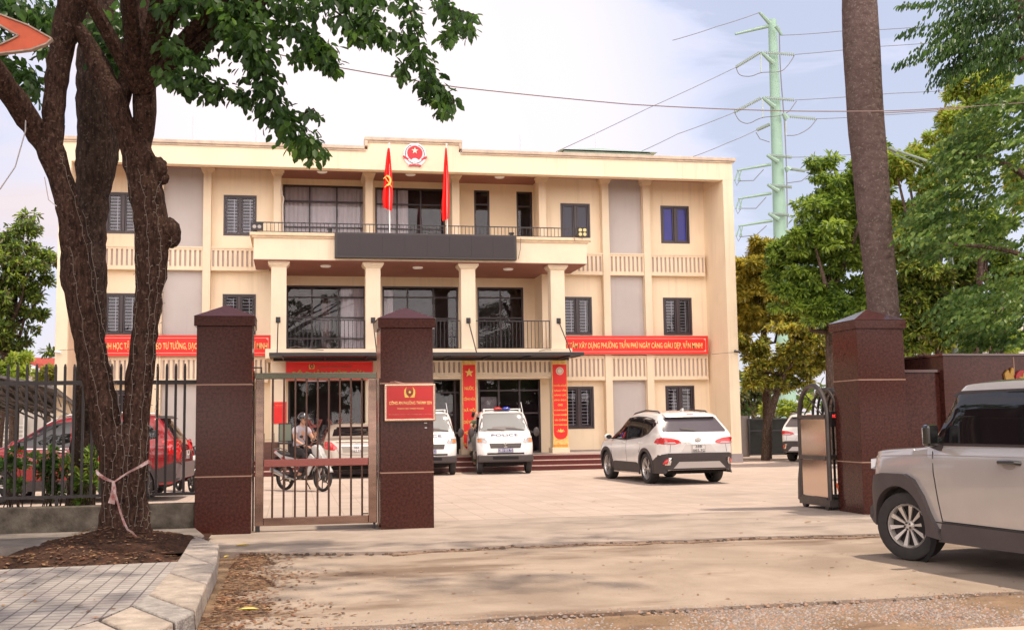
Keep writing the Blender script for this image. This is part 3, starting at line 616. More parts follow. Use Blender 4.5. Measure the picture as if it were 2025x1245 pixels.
# roof furniture: green hipped stair roof, lightning rods
ro = MB(); cxr, cyr, zb = 11.95, 42.5, 11.75
for _ in (0,):
    p = atY(1181, 294, 41.5); cxr, cyr, za = p.x, p.y, p.z; v = [(cxr-1.9, cyr-1.7, za-.5), (cxr+1.9, cyr-1.7, za-.5), (cxr+1.9, cyr+1.7, za-.5), (cxr-1.9, cyr+1.7, za-.5), (cxr, cyr, za+.02)]
    ro.add(v, [(0, 1, 4), (1, 2, 4), (2, 3, 4), (3, 0, 4)]); ro.box(cxr-1.7, cxr+1.7, cyr-1.5, cyr+1.5, 10.2, za-.5)
ro.build('stair_roof', M('green_tin', (.30, .38, .36), .5, var=.1, vs=2), bld)
p = atY(340, 283, 41.5); v = [(p.x-1.9, 39.8, p.z-.5), (p.x+1.9, 39.8, p.z-.5), (p.x+1.9, 43.2, p.z-.5), (p.x-1.9, 43.2, p.z-.5), (p.x, 41.5, p.z)]
MB().add(v, [(0, 1, 4), (1, 2, 4), (2, 3, 4), (3, 0, 4)]).box(p.x-1.7, p.x+1.7, 40, 43, 10.2, p.z-.5).build('stair_roof', MATS['green_tin'], bld)
for i, (px, y0, y1, Y) in enumerate(((381, 230, 275, 37), (506, 252, 288, 37), (1029, 268, 305, 37), (1178, 258, 296, 41.5))):
    a, b = atY(px, y1, Y), atY(px, y0, Y)
    MB().tube([(a.x, a.y, 10.19 if Y < 40 else a.z-.1), (a.x, a.y, b.z)], .012, 6).build('lightning_rod', grille_m, label=['thin lightning rod on the roof nearest the big tree', 'thin lightning rod on the roof left of the raised centre', 'short lightning rod on the roof right of the raised centre', 'lightning rod on the tip of the green hipped roof'][i], cat='lightning rod', group='lightning rods on the roof')
# small cameras at the corners
for px, py, Y, X0, lab in ((116, 695, 37.3, -6.9, 'small white security camera at the left corner of the building'), (1457, 694, 35.45, 14.7, 'small dark security camera at the right corner of the building')):
    p = atY(px, py, YF-.12); mb = MB(); mb.tube([(p.x-.1, p.y, p.z), (p.x+.08, p.y-.06, p.z-.03)], .04, 10); mb.tube([(p.x, YF+.005, p.z+.05), (p.x, p.y, p.z+.01)], .015, 6)
    mb.build('security_camera', white_m if X0 < 0 else black_m, smooth=True, label=lab, cat='camera')
mb = MB(); a = atY(1390, 698, YF-.01); b = atY(1457, 697, YF-.01)
# flood lights on the balcony corners
def flood(px, py, n, lab, lit):
    p = atY(px, py, 34.8); r0 = wroot('floodlight', (p.x, p.y, p.z), label=lab, cat='floodlight')
    mb = MB(); hw, hh = (.19, .11) if n == 2 else (.15, .15); mb.box(p.x-hw, p.x+hw, p.y, p.y+.09, p.z-hh, p.z+hh); mb.box(p.x-hw-.02, p.x+hw+.02, p.y-.02, p.y, p.z+hh-.005, p.z+hh+.015); mb.build('housing', black_m, r0, bevel=.01)
    mb = MB(); mb.tube([(p.x, p.y+.05, p.z-hh), (p.x, p.y+.05, 7.40)], .015, 6); mb.build('bracket', black_m, r0)
    mm = M('lens_lit', (.62, .52, .22), .3) if lit else M('lens_dark', (.35, .3, .27), .2)
    for dx in (-.075, .075):
        for dz in ((-.07, .07) if n == 4 else (0,)): MB().lathe([(0, -.012), (.055, -.010), (.06, 0), (.06, .01)], 16, 'y', (p.x+dx, p.y-.004, p.z+dz)).build('lens', mm, r0, smooth=True)
flood(508, 448, 2, 'black twin floodlight at the left end of the balcony rail', False)
flood(1152, 459, 4, 'floodlight with four yellow lenses at the right end of the balcony rail', True)
for px, py, lb in ((652, 455, 'small dark lamp at the left end of the black display board'), (1011, 463, 'small dark lamp at the right end of the black display board')):
    p = atY(px, py, 34.9); MB().box(p.x-.05, p.x+.06, p.y-.06, p.y+.04, 7.42, p.z+.04).tube([(p.x+.05, p.y-.1, p.z+.01), (p.x-.05, p.y+.06, p.z+.03)], .035, 8).build('spot_lamp', black_m, label=lb, cat='lamp')
# the unlit display board on the balcony front
db = wroot('display_board', (4.15, 34.78, 6.6), label='long black unlit display board hung on the balcony front', cat='display board')
MB().box(1.25, 7.02, 34.72, 34.94, 6.62, 7.42).build('casing', M('board_casing', (.03, .022, .022), .45), db, bevel=.01)
mb = MB(); n = 8
for i in range(n):
    a = 1.32+(5.63)*i/n; mb.box(a+.004, a+5.63/n-.004, 34.708, 34.72, 6.69, 7.36)
mb.build('screen', M('screen_matt', (.026, .018, .020), .6, var=.05, vs=2), db)
# ---- flags on the balcony
def flag(px, top, bot, fx0, fx1, fy0, fy1, lab, emblem):
    P0 = atY(px, top, 34.88); P1 = atY(px+(5 if emblem else 5), bot, 34.88); r0 = wroot('flag', (P0.x, 34.88, 7.40), label=lab, cat='flag')
    mb = MB(); mb.tube([(P0.x, 34.88, 7.40), (P0.x, 34.88, P0.z)], .022, 10); mb.sphere((P0.x, 34.88, P0.z+.02), .035); mb.build('pole', white_m, r0, smooth=True)
    a = atY(fx0, fy0, 34.8); b = atY(fx1, fy1, 34.8); zt, zb = a.z, b.z; w = (b.x-a.x)
    nu, nv = 40, 46; V = []; F = []
    r_ = np.random.default_rng(int(px))
    for j in range(nv+1):
        v = j/nv; z = zt+(zb-zt)*v
        wd = w*(.16+.84*min(1, v*1.35)**.8)*(1-.35*max(0, v-.88)/.12*(.5))
        for i in range(nu+1):
            u = i/nu; f = 4.0; ph = 5*u*f+1.0*math.sin(3*v+px)
            x = P0.x-.02+(u-.62)*wd+.012*math.sin(ph*1.3+4*v); y = 34.83+.055*math.sin(ph+v*1.5)*(.3+v)
            V.append((x, y, z-.10*(u-.5)*(1 if px < 800 else -1)*v-.05*abs(math.sin(ph*.5))*v))
    for j in range(nv):
        for i in range(nu): k = j*(nu+1)+i; F.append((k, k+1, k+nu+2, k+nu+1))
    o = numesh('cloth', V, F, M('flag_red', (.86, .012, .008), .7, var=.06, vs=5), r0); o.data.shade_smooth()
    if emblem:
        c = atY(767, 357, 34.72); mb = MB()
        arc = circ(c.x-.02, c.z-.0, .13, .17, 16, R(-100), R(95)); arc2 = circ(c.x-.045, c.z-.0, .10, .125, 16, R(-90), R(80)); mb.prism(arc+arc2[::-1], 34.70, 34.76)
        mb.bar((c.x-.09, 34.73, c.z+.10), (c.x+.12, 34.73, c.z-.20), .045, .02); mb.bar((c.x-.14, 34.73, c.z+.05), (c.x-.02, 34.73, c.z+.17), .06, .02)
        mb.bar((c.x-.10, 34.73, c.z-.22), (c.x+.0, 34.73, c.z-.12), .045, .02); mb.build('emblem', yellow_m, r0)
flag(770, 286, 455, 756, 777, 292, 412, 'limp red flag with yellow hammer and sickle left of the crest', True)
flag(883, 287, 460, 876, 893, 292, 432, 'limp plain red flag right of the crest', False)
# ---- national crest on the parapet
em = wroot('crest', (3.84, YF-.05, 10.1), label='round red and silver state crest on the roof parapet', cat='crest')
ex, ez = 3.84, 10.13; ES = .93
silver = M('crest_silver', (.62, .55, .56), .35, metal=.5, var=.15, vs=30); crest_red = M('crest_red', (.55, .02, .03), .5)
mb = MB(); mb.prism([(ex+(.40+.012*math.cos(40*t))*ES*math.sin(t), ez+(.42)*ES*math.cos(t)) for t in np.linspace(-2.5, 2.5, 60)]+[(ex+.17, ez-.43*ES), (ex, ez-.395*ES), (ex-.17, ez-.43*ES)], YF-.05, YF-.003); mb.build('backplate', silver, em)
MB().prism(circ(ex, ez+.05, .265*ES, .27*ES, 40), YF-.062, YF-.049).build('field', crest_red, em)
MB().prism(star(ex, ez+.13, .115, .046), YF-.075, YF-.061).build('star', M('crest_star', (.85, .72, .55), .35), em)
mb = MB()
for s_ in (-1, 1):
    for k in range(26):
        t = R(20+k*6.0); rr = .335*ES
        mb.prism([(ex+s_*(rr*math.sin(t)+.055*math.cos(t+q)*sc), ez+.02+rr*math.cos(t)+.055*math.sin(t+q)*sc*-1) for q, sc in ((0, .6), (1.57, 1.), (3.14, .6), (4.71, .6))], YF-.068, YF-.051)
mb.build('rice_wreath', silver, em)
mb = MB(); tt = [R(a) for a in range(8, 173, 6)]; cog = [(ex+(.135 if i % 2 else .112)*math.cos(a)*1.15, ez-.27+(.135 if i % 2 else .112)*math.sin(a)*1.2) for i, a in enumerate(tt)]; mb.prism(cog, YF-.08, YF-.064); mb.build('cogwheel', silver, em)
mb = MB(); up = [(ex+x, ez-.335+.03*math.cos(x*9)) for x in np.linspace(-.2, .2, 12)]; dn = [(ex+x, ez-.395+.03*math.cos(x*9)) for x in np.linspace(.2, -.2, 12)]; mb.prism(up+dn, YF-.085, YF-.07)
for s_ in (-1, 1): mb.prism([(ex+s_*.37, ez-.04), (ex+s_*.40, ez-.10), (ex+s_*.22, ez-.19), (ex+s_*.20, ez-.14)], YF-.08, YF-.066)
mb.build('ribbon', crest_red, em)
text_mesh('lettering', 'VIỆT NAM', silver, em, ex-.12, ex+.12, ez-.365, ez-.335, YF-.085, bold=.01)
# ---- long banners
def long_banner(x0, x1, z0, z1, y, txt, tx0, tx1, lab):
    r0 = wroot('banner', ((x0+x1)/2, y, z0), label=lab, cat='banner', group=None)
    MB().box(x0, x1, y-.03, y+.03, z0, z1).build('panel', red_m, r0)
    mb = MB(); frame_bars(mb, x0-.012, x1+.012, z0-.012, z1+.012, y-.045, y+.035, .03); mb.build('edge', M('banner_edge', (.7, .09, .06), .5), r0)
    mb = MB(); ins = .075; mb.box(x0+ins*2, x1-ins*2, y-.036, y-.029, z1-ins-.016, z1-ins); mb.box(x0+ins*2, x1-ins*2, y-.036, y-.029, z0+ins, z0+ins+.016)
    for xa, s_ in ((x0, 1), (x1, -1)):
        mb.box(xa+s_*ins, xa+s_*(ins+.014), y-.036, y-.029, z0+ins*2, z1-ins*2)
        mb.prism([(xa+s_*ins, z1-ins), (xa+s_*(ins+.1), z1-ins), (xa+s_*ins, z1-ins-.1)], y-.036, y-.029); mb.prism([(xa+s_*ins, z0+ins), (xa+s_*(ins+.1), z0+ins), (xa+s_*ins, z0+ins+.1)], y-.036, y-.029)
    mb.build('border', M('banner_border', (.75, .42, .33), .5), r0)
    text_mesh('lettering', txt, M('banner_letter', (.88, .68, .25), .5), r0, tx0, tx1, z0+.145, z1-.125, y-.03, bold=.012, depth=.012)
long_banner(-6.66, -.72, 3.72, 4.37, 37.02, 'ĐẨY MẠNH HỌC TẬP VÀ LÀM THEO TƯ TƯỞNG, ĐẠO ĐỨC, PHONG CÁCH HỒ CHÍ MINH!', -6.36, -.80, 'long red banner with yellow slogan on the left wing, behind the tree')
long_banner(8.74, 14.26, 3.74, 4.36, 37.0, 'QUYẾT TÂM XÂY DỰNG PHƯỜNG TRẦN PHÚ NGÀY CÀNG GIÀU ĐẸP, VĂN MINH!', 8.76, 14.06, 'long red banner with yellow slogan on the right wing')
# ---- vertical banners on the columns
gold_m = M('banner_gold', (.80, .45, .10), .6, var=.15, vs=14, c2=(.88, .62, .22))
def tall_banner(xc, w, z0, z1, y, lines, lab, top):
    r0 = wroot('banner', (xc, y, z0), label=lab, cat='banner'); a, b = xc-w/2, xc+w/2
    MB().box(a, b, y-.012, y+.012, z0, z1).build('cloth', gold_m, r0)
    zb = z0+.62 if top == 'seal' else z0+.05; pl = [(a+.02, z1-.13), (a+.02, zb)]+[(xc+(w/2-.02)*math.cos(t), zb-.24*math.sin(t)**.8 if math.sin(t) > 0 else zb) for t in np.linspace(math.pi-.01, .01, 9)]+[(b-.02, zb), (b-.02, z1-.13)]
    MB().prism(pl, y-.018, y-.011).build('red_panel', red_m, r0)
    cz = z1-.36
    if top == 'star': MB().prism(star(xc, cz-.02, .15, .06), y-.026, y-.017).build('star', yellow_m, r0)
    else:
        MB().prism(circ(xc, cz+.02, .125, n=28), y-.026, y-.017).build('seal', M('seal_white', (.75, .62, .5), .5), r0); MB().prism(circ(xc, cz+.02, .095, n=24), y-.030, y-.025).build('seal_ring', M('seal_ring', (.45, .25, .18), .5), r0); MB().prism(circ(xc, cz+.02, .075, n=24), y-.034, y-.029).prism(star(xc, cz+.03, .04, .02, 3), y-.038, y-.033).build('seal_centre', M('seal_white'), r0)
    z = z1-(.86 if top == 'star' else .80); step = (z-(zb+.10))/max(1, len(lines)-.2) if top != 'star' else .355
    for t in lines:
        wd = min(w*.86, w*.095*len(t)+.02) if top != 'star' else min(w*.84, .075*len(t))
        hh = step*(.44 if top != 'star' else .40); text_mesh('lettering', t, yellow_m, r0, xc-wd/2, xc+wd/2, z-hh*.5, z+hh*.5, y-.018, bold=.02, depth=.008); z -= step
    lz = zb-.02 if top == 'seal' else z-.02; mb = MB()
    for k in range(-2, 3): t = k*.55; mb.prism([(xc+.02*math.cos(t), lz), (xc+.11*math.sin(t)-.035*math.cos(t), lz+.06*math.cos(t)), (xc+.16*math.sin(t), lz+.13*math.cos(t)), (xc+.11*math.sin(t)+.035*math.cos(t), lz+.06*math.cos(t))], y-.03-.003*k, y-.018-.003*k)
    mb.build('lotus', yellow_m, r0)
    if top == 'seal':
        MB().box(a+.02, b-.02, y-.02, y-.011, z0+.03, z0+.22).build('foot_strip', M('foot_orange', (.75, .28, .05), .5), r0); text_mesh('lettering', 'BẢN THÂN BẠN', yellow_m, r0, a+.04, b-.04, z0+.07, z0+.18, y-.02, bold=.01)
tall_banner(5.50, .44, .80, 3.42, 35.17, ['NƯỚC', 'CỘNG HÒA', 'XÃ HỘI', 'CHỦ NGHĨA', 'VIỆT NAM', 'MUÔN NĂM'], 'tall red banner with a yellow star above the slogan, on the third column', 'star')
tall_banner(8.465, .50, .50, 3.42, 35.17, ['CHUYỂN ĐỔI SỐ', 'NÂNG TẦM', 'NĂNG LỰC', 'LÃNH ĐẠO', 'CHO', 'NGÀNH NGHỀ,', 'DOANH NGHIỆP', 'VÀ CHÍNH', 'BẢN THÂN BẠN'], 'tall red banner with a round white seal, on the last column', 'seal')
# ---- entrance sign and notice boards
def badge(r0, cx, cz, s, y):
    mb = MB()
    for sgn in (-1, 1):
        mb.prism([(cx+sgn*.02*s, cz-.5*s), (cx+sgn*.45*s, cz-.5*s), (cx+sgn*.52*s, cz-.1*s), (cx+sgn*.5*s, cz+.2*s), (cx+sgn*.28*s, cz+.5*s), (cx+sgn*.36*s, cz+.1*s), (cx+sgn*.3*s, cz-.2*s)], y-.010, y)
    mb.build('badge_wreath', M('badge_gold', (.72, .47, .10), .4, var=.2, vs=60), r0)
    MB().prism(circ(cx, cz, .30*s, n=24), y-.016, y-.008).build('badge_disc', M('badge_dark', (.22, .05, .03), .5), r0); MB().prism(star(cx, cz, .17*s, .07*s), y-.022, y-.015).build('badge_star', yellow_m, r0)
es = wroot('entrance_sign', (1.1, 35.05, 2.95), label='red entrance sign with gold letters under the canopy', cat='sign')
MB().box(-.20, 2.42, 35.03, 35.12, 2.86, 3.38).build('board', red_m, es); mb = MB(); frame_bars(mb, -.23, 2.45, 2.83, 3.41, 35.01, 35.125, .03); mb.build('edge', M('banner_edge'), es)
badge(es, .56, 3.26, .17, 35.03)
text_mesh('lettering', 'CÔNG AN PHƯỜNG THÀNH SEN', M('dim_letter', (.42, .10, .05), .5), es, .72, 1.78, 3.20, 3.31, 35.03, bold=.01)
text_mesh('lettering', 'BỘ PHẬN MỘT CỬA', M('gold_letter', (.55, .36, .06), .45), es, -.02, 2.24, 2.92, 3.15, 35.03, bold=.02, depth=.02)
def notice(px0, py0, px1, py1, y, lab):
    a = atY(px0, py1, y); b = atY(px1, py0, y); r0 = wroot('notice_board', ((a.x+b.x)/2, y, a.z), label=lab, cat='notice board')
    MB().box(a.x, b.x, y-.01, y+.025, a.z, b.z).build('board', red_m, r0)
    n = 7; w = b.x-a.x; h = b.z-a.z; rr = random.Random(4)
    mb = MB(); mb.box(a.x+.03, b.x-.03, y-.016, y-.009, b.z-.045, b.z-.035); mb.box(a.x+.03, b.x-.03, y-.016, y-.009, b.z-.25*h, b.z-.25*h+.012); mb.build('rule', M('banner_edge'), r0)
    text_mesh('lettering', 'NỘI QUY', M('board_letter', (.9, .30, .12), .5), r0, a.x+.12, b.x-.12, b.z-.20*h, b.z-.11*h, y-.01, bold=.01)
notice(537, 794, 567, 837, 35.17, 'small bright red notice board on the first column')
notice(735, 794, 748, 837, 35.17, 'small red notice board on the second column, behind the gate post')

# small services on the facade
p0 = atY(558, 372, 37.1); MB().tube([tuple(atY(556, 366, 37.1)), tuple(atY(557, 384, 37.05)), tuple(atY(561, 392, 37.0)), tuple(atY(559, 405, 37.0)), tuple(atY(560, 470, 37.0))], .028, 8).build('drain_pipe', M('pipe_white', (.55, .48, .42), .5), bld, smooth=True)
cb_ = M('thin_cable', (.16, .12, .10), .6)
mb = MB()
for pts, Y_ in (([(572, 688), (585, 684), (600, 688), (640, 692)], 34.95), ([(1030, 470), (1029, 492), (1025, 512)], 34.8), ([(1066, 694), (1080, 690), (1090, 691)], 34.95), ([(1135, 468), (1137, 476)], 34.8), ([(1152, 466), (1151, 474)], 34.8)): mb.tube([tuple(atY(x, y, Y_)) for x, y in pts], .010, 5)
mb.build('cable', cb_, bld)
mb = MB()
for a_, b_, Y_ in ((112, 135, 35.42), ): mb.tube([tuple(atY(116, 692, Y_)), tuple(atY(140, 691, Y_)), tuple(atY(160, 690, Y_))], .008, 5)
mb.tube([tuple(atY(1408, 700, 35.44)), tuple(atY(1440, 697, 35.44)), tuple(atY(1456, 696, 35.44))], .008, 5)
mb.build('conduit', cb_, bld)
# ------------------------------------------------------------------ gate line
gran = M('granite_red', (.042, .012, .009), .15, var=.2, vs=30, spec=.25, detail=12, c2=(.080, .025, .019))
gran_t = M('granite_top', (.075, .026, .025), .12, var=.3, vs=60, spec=.7)
joint_m = M('joint_tan', (.34, .20, .14), .6)
def pillar(x0, x1, y0, H, lab, lab_s=None):
    xc = (x0+x1)/2; d = x1-x0; yc = y0+d/2
    r0 = wroot('gate_pillar', (xc, yc, 0), label=lab, cat='gate pillar', group='granite gate pillars')
    e = .035; zc = H-.19
    mb = MB()
    for a, b in ((.0, .755), (.765, 1.965), (1.975, zc-.13)): mb.box(x0, x1, y0, y0+d, a if a > 0 else .005, b)
    mb.build('shaft', gran, r0, bevel=.004)
    mb = MB(); mb.box(x0-.004, x1+.004, y0-.004, y0+d+.004, .752, .768); mb.box(x0-.004, x1+.004, y0-.004, y0+d+.004, 1.962, 1.978); mb.build('joint', joint_m, r0)
    MB().box(x0-e, x1+e, y0-e, y0+d+e, zc-.13, zc).build('collar', gran, r0, bevel=.004)
    a, b, c_, f = x0-e-.008, x1+e+.008, y0-e-.008, y0+d+e+.008
    MB().add([(a, c_, zc+.001), (b, c_, zc+.001), (b, f, zc+.001), (a, f, zc+.001), (xc, yc, H)], [(0, 1, 4), (1, 2, 4), (2, 3, 4), (3, 0, 4), (0, 3, 2, 1)]).build('cap', gran_t, r0)
    # bird and lime stains, scratches
    return r0
p1 = pillar(-1.26, -.54, 15.3, 3.07, 'dark granite gate pillar at the end of the fence, left of the small gate')
p2 = pillar(1.17, 1.89, 15.3, 3.05, 'dark granite gate pillar carrying the red police sign')
p3 = pillar(8.19, 8.95, 15.2, 3.05, 'reddish granite gate pillar at the right, beside the folding gate')
st_m = M('lime_stain', (.30, .24, .24), .7, var=.3, vs=14)
def drip(parent, pts, y):
    MB().prism(pts, y-.0015, y-.0002).build('stain', st_m, parent)
# low wall and fence left of the first pillar
moss = M('mossy_render', (.075, .06, .045), .95, var=.3, vs=5, bump=.5, bs=40, c2=(.15, .125, .10))
MB().box(-14, -1.262, 15.36, 15.58, 0, .42).build('fence_wall', moss, bevel=.015, label='low mossy concrete wall under the steel fence', cat='wall')
fe = wroot('fence', (-7, 15.47, .42), label='dark steel picket fence on the low wall, left of the gate', cat='fence')
iron = M('fence_iron', (.020, .014, .014), .45, var=.2, vs=20)
MB().box(-14, -1.262, 15.455, 15.495, 1.985, 2.04).build('rail', iron, fe); MB().box(-14, -1.262, 15.455, 15.495, .52, .56).build('rail', iron, fe)
pk0 = None
for i in range(26):
    x = -1.42-.1165*i*1.0
    if pk0 is None:
        mb = MB(); mb.box(-.016, .016, -.016, .016, 0, 1.66); mb.add([(-.016, -.016, 1.66), (.016, -.016, 1.66), (.016, .016, 1.66), (-.016, .016, 1.66), (-.010, 0, 1.705), (.010, 0, 1.705)], [(0, 1, 5, 4), (1, 2, 5), (2, 3, 4, 5), (3, 0, 4)])
        pk0 = mb.build('picket', iron, fe); k = pk0
    else: k = pk0.copy(); col.objects.link(k)
    k.location = (x, 15.475-.0, .555); k.parent = fe; k.matrix_parent_inverse = WR[fe.name]
for x in (-3.0, -5.2): MB().box(x-.02, x+.02, 15.455, 15.495, .42, .52).build('foot', iron, fe)
# stainless side gate
steel = M('stainless', (.30, .20, .165), .16, metal=1., var=.2, vs=2, stretch=(1, 1, 4))
sg_ = wroot('side_gate', (.3, 15.5, 0), label='closed stainless steel side gate between the two left pillars', cat='gate')
gx0, gx1, gy = -.50, 1.13, 15.50
MB().box(gx0, gx1, gy-.035, gy+.035, 2.045, 2.13).build('top_rail', M('stainless_green', (.20, .19, .15), .18, metal=1), sg_, bevel=.006)
for a, b in ((gx0, gx0+.115), (gx1-.115, gx1)): MB().box(a, b, gy-.033, gy+.033, .085, 2.044).build('stile', steel, sg_, bevel=.008)
MB().box(gx0+.116, gx1-.116, gy-.03, gy+.03, .865, .965).build('mid_rail', M('stainless_red', (.30, .11, .10), .2, metal=1), sg_, bevel=.006)
MB().box(gx0+.116, gx1-.116, gy-.03, gy+.03, .085, .19).build('bottom_rail', steel, sg_, bevel=.006)
nb = 9
for i in range(nb):
    x = gx0+.115+.135+(gx1-gx0-.23-.20)*i/(nb-1)-.02
    mb = MB(); mb.tube([(x, gy, .19), (x, gy, .865)], .014, 10, False); mb.tube([(x, gy, .965), (x, gy, 2.045)], .014, 10, False); mb.build('bar', M('bar_dark', (.13, .075, .06), .25, metal=.8), sg_, smooth=True)
mb = MB(); mb.box(gx0+.01, gx0+.07, gy-.03, gy+.03, .0, .085); mb.box(gx1-.05, gx1-.02, gy-.01, gy+.01, .0, .085); mb.build('wheel_foot', black_m, sg_)
mb = MB(); mb.tube([(gx0-.02, gy, .02), (gx0-.02, gy, 2.16)], .012, 8); mb.tube([(gx1+.025, gy, .02), (gx1+.025, gy, 2.05)], .012, 8); mb.build('hinge_post', chrome_m if 'chrome_m' in globals() else steel, sg_)
MB().tube([(-.54, gy-.05, 2.20), (-.42, gy-.05, 2.20), (-.42, gy-.05, 2.13)], .012, 6).build('hook', iron, sg_)
MB().box(gx1-.20, gx1-.12, gy-.045, gy-.03, .205, .22).box(gx1-.205, gx1-.195, gy-.045, gy-.03, .18, .22).build('latch', iron, sg_)
# police name plate on the second pillar
sp = wroot('name_plate', (1.54, 15.2, 1.45), label='red police name plate with gold lettering and metal edge on the gate pillar', cat='sign')
sx0, sx1, sz0, sz1, sy = 1.215, 1.905, 1.455, 1.955, 15.19
MB().box(sx0+.02, sx1-.02, sy, sy+.10, sz0+.02, sz1-.02).build('board', redsign_m, sp)
fr = MB(); gold_edge = M('plate_edge', (.62, .42, .32), .22, metal=.9)
for a, b in (((sx0+.015, sz1-.015), (sx1-.015, sz1-.015)), ((sx0+.015, sz0+.015), (sx1-.015, sz0+.015)), ((sx0+.015, sz0+.015), (sx0+.015, sz1-.015)), ((sx1-.015, sz0+.015), (sx1-.015, sz1-.015))):
    fr.tube([(a[0], sy+.01, a[1]), (b[0], sy+.01, b[1])], .019, 10)
for x in (sx0+.015, sx1-.015):
    for z in (sz0+.015, sz1-.015): fr.sphere((x, sy+.01, z), .021, 10, 8)
fr.build('edge', gold_edge, sp, smooth=True)
badge(sp, 1.555, 1.845, .145, sy)
text_mesh('lettering', 'CÔNG AN PHƯỜNG THÀNH SEN', M('plate_letter', (.82, .50, .20), .4), sp, 1.275, 1.855, 1.675, 1.735, sy, bold=.022, depth=.003)
text_mesh('lettering', 'THANH SEN WARD POLICE', MATS['plate_letter'], sp, 1.385, 1.745, 1.612, 1.632, sy, bold=.01, depth=.003)
text_mesh('lettering', 'ĐC: ĐƯỜNG HÀ HUY TẬP, P THÀNH SEN, T. HÀ TĨNH', M('plate_small', (.62, .22, .15), .5), sp, 1.275, 1.855, 1.535, 1.553, sy, bold=.005, depth=.003)
MB().tube([(1.30, 15.29, 1.985), (1.36, 15.2, 1.99), (1.48, 15.22, 1.965)], .006, 6).build('wire_end', M('wire_pink', (.45, .25, .2), .5), sp)
MB().box(1.76, 1.80, 15.285, 15.299, 1.42, 1.432).box(1.77, 1.80, 15.285, 15.299, 1.355, 1.366).build('tape_bit', white_m, sp)
# folding gate retracted behind the right pillar
fg = wroot('folding_gate', (8.2, 16.6, 0), label='grey arched folding gate drawn back beside the right pillar', cat='gate')
gm = M('gate_grey', (.085, .07, .065), .4, metal=.5, var=.15, vs=8); pan = M('gate_panel', (.62, .50, .42), .10, metal=1.)
def arch_frame(x, y0, y1, H, w, name='arch', panel=True):
    yc = (y0+y1)/2; rr = (y1-y0)/2; pts = [(x, y0, .14)]+[(x, yc-rr*math.cos(t), H-rr*1.0+rr*math.sin(t)*1.0) for t in np.linspace(0, math.pi, 13)]+[(x, y1, .14)]
    o = MB().tube(pts, w, 8).build(name, gm, fg, smooth=True)
    for zz in (.16, .80, 1.44): MB().box(x-w*.9, x+w*.9, y0+w, y1-w, zz-.03, zz+.03).build('crossbar', gm, o)
    if panel:
        for a, b in ((.20, .765), (.835, 1.40)): MB().box(x-.012, x+.012, y0+w+.01, y1-w-.01, a, b).build('panel', pan, o)
        sc = MB(); sc.tube([(x, yc-rr*.6, 1.48), (x, yc, 1.66), (x, yc+rr*.5, 1.80)], .012, 6); sc.tube([(x, yc+rr*.6, 1.48), (x, yc+.02, 1.68), (x, yc-rr*.5, 1.82)], .012, 6); sc.build('scroll', gm, o)
    return o
fa = atY(1602, 1000, 17.0); xg = 8.10
arch_frame(xg, 16.05, 17.02, 1.93, .040)
for k in range(1, 8): arch_frame(xg+.085*k+.12, 16.15, 16.95, 1.88, .022, panel=False)
MB().box(8.18, 8.75, 16.10, 16.16, 1.28, 1.52).build('control_box', black_m, fg, bevel=.01)
text_mesh('lettering', '1027', M('led_red', (.6, .02, .02), .4, emit=(1, .05, .04), emits=1.2), fg, 8.21, 8.30, 1.42, 1.47, 16.098, bold=.02)
mb = MB(); mb.box(xg-.04, xg+.5, 16.0, 17.05, .06, .16); mb.build('trolley', gm, fg)
for y in (16.12, 16.9):
    for x in (xg, xg+.4): MB().lathe([(0, -.03), (.07, -.03), (.075, 0), (.07, .03), (0, .03)], 16, 'x', (x, y, .076)).build('castor', tyre_m if 'tyre_m' in globals() else black_m, fg, smooth=True)
MB().tube([(8.2, 16.02, .42), (8.24, 16.0, .25)], .022, 8).build('handle', M('orange_grip', (.6, .10, .02), .5), fg)
MB().prism([(17.02, .10), (17.12, .12), (17.10, .45), (17.05, .62), (17.02, .64)], xg-.03, xg+.05, 'yz').build('bumper', gm, fg)
# granite wall to the right of the pillar
gw = wroot('granite_wall', (12, 16, 0), label='long red granite wall stepping up behind the right pillar', cat='wall')
a = atY(1847, 733, 15.55); b = atY(1849, 700, 16.3)
MB().box(8.955, a.x, 15.42, 15.8, .005, a.z-.03).build('low_wall', gran, gw, bevel=.004); MB().box(8.955, a.x+.02, 15.38, 15.84, a.z-.028, a.z+.012).build('coping', gran_t, gw)
zt = atY(1850, 702, 15.3).z
MB().box(9.55, 20, 16.6, 16.9, .005, zt+.02).build('wall', gran, gw, bevel=.004); 
MB().box(a.x+.002, a.x+.32, 15.3, 16.598, .005, zt-.01).build('return_wall', gran, gw, bevel=.004)
mb = MB(); mb.box(a.x-.02, a.x+.34, 15.27, 16.56, zt-.008, zt+.025); mb.box(9.5, 20, 16.56, 16.94, zt+.022, zt+.055); mb.build('coping', gran_t, gw)
mb = MB(); mb.box(a.x+.322, 20, 15.32, 15.6, .005, zt-.012); mb.build('front_wall', gran, gw, bevel=.004); mb = MB(); mb.box(a.x+.342, 20, 15.28, 15.64, zt-.010, zt+.022); mb.build('coping', gran_t, gw)
mb = MB()
for x in (10.85, 12.4, 14): mb.box(x, x+.012, 15.316, 15.321, .01, zt-.03)
mb.build('joint', joint_m, gw)
p = atY(2003, 742, 15.3); wb = wroot('wall_badge', (p.x+.1, 15.25, 1.8), label='gold and red emblem fixed to the granite wall above the silver car', cat='emblem')
MB().prism([(p.x-.13, p.z-.10), (p.x-.15, p.z+.02), (p.x-.09, p.z+.09), (p.x-.06, p.z+.02), (p.x-.02, p.z+.12), (p.x+.02, p.z+.10), (p.x+.0, p.z-.02), (p.x+.04, p.z-.14), (p.x-.04, p.z-.17)], 15.28, 15.318).build('wreath', M('badge_bright', (.34, .19, .03), .5), wb)
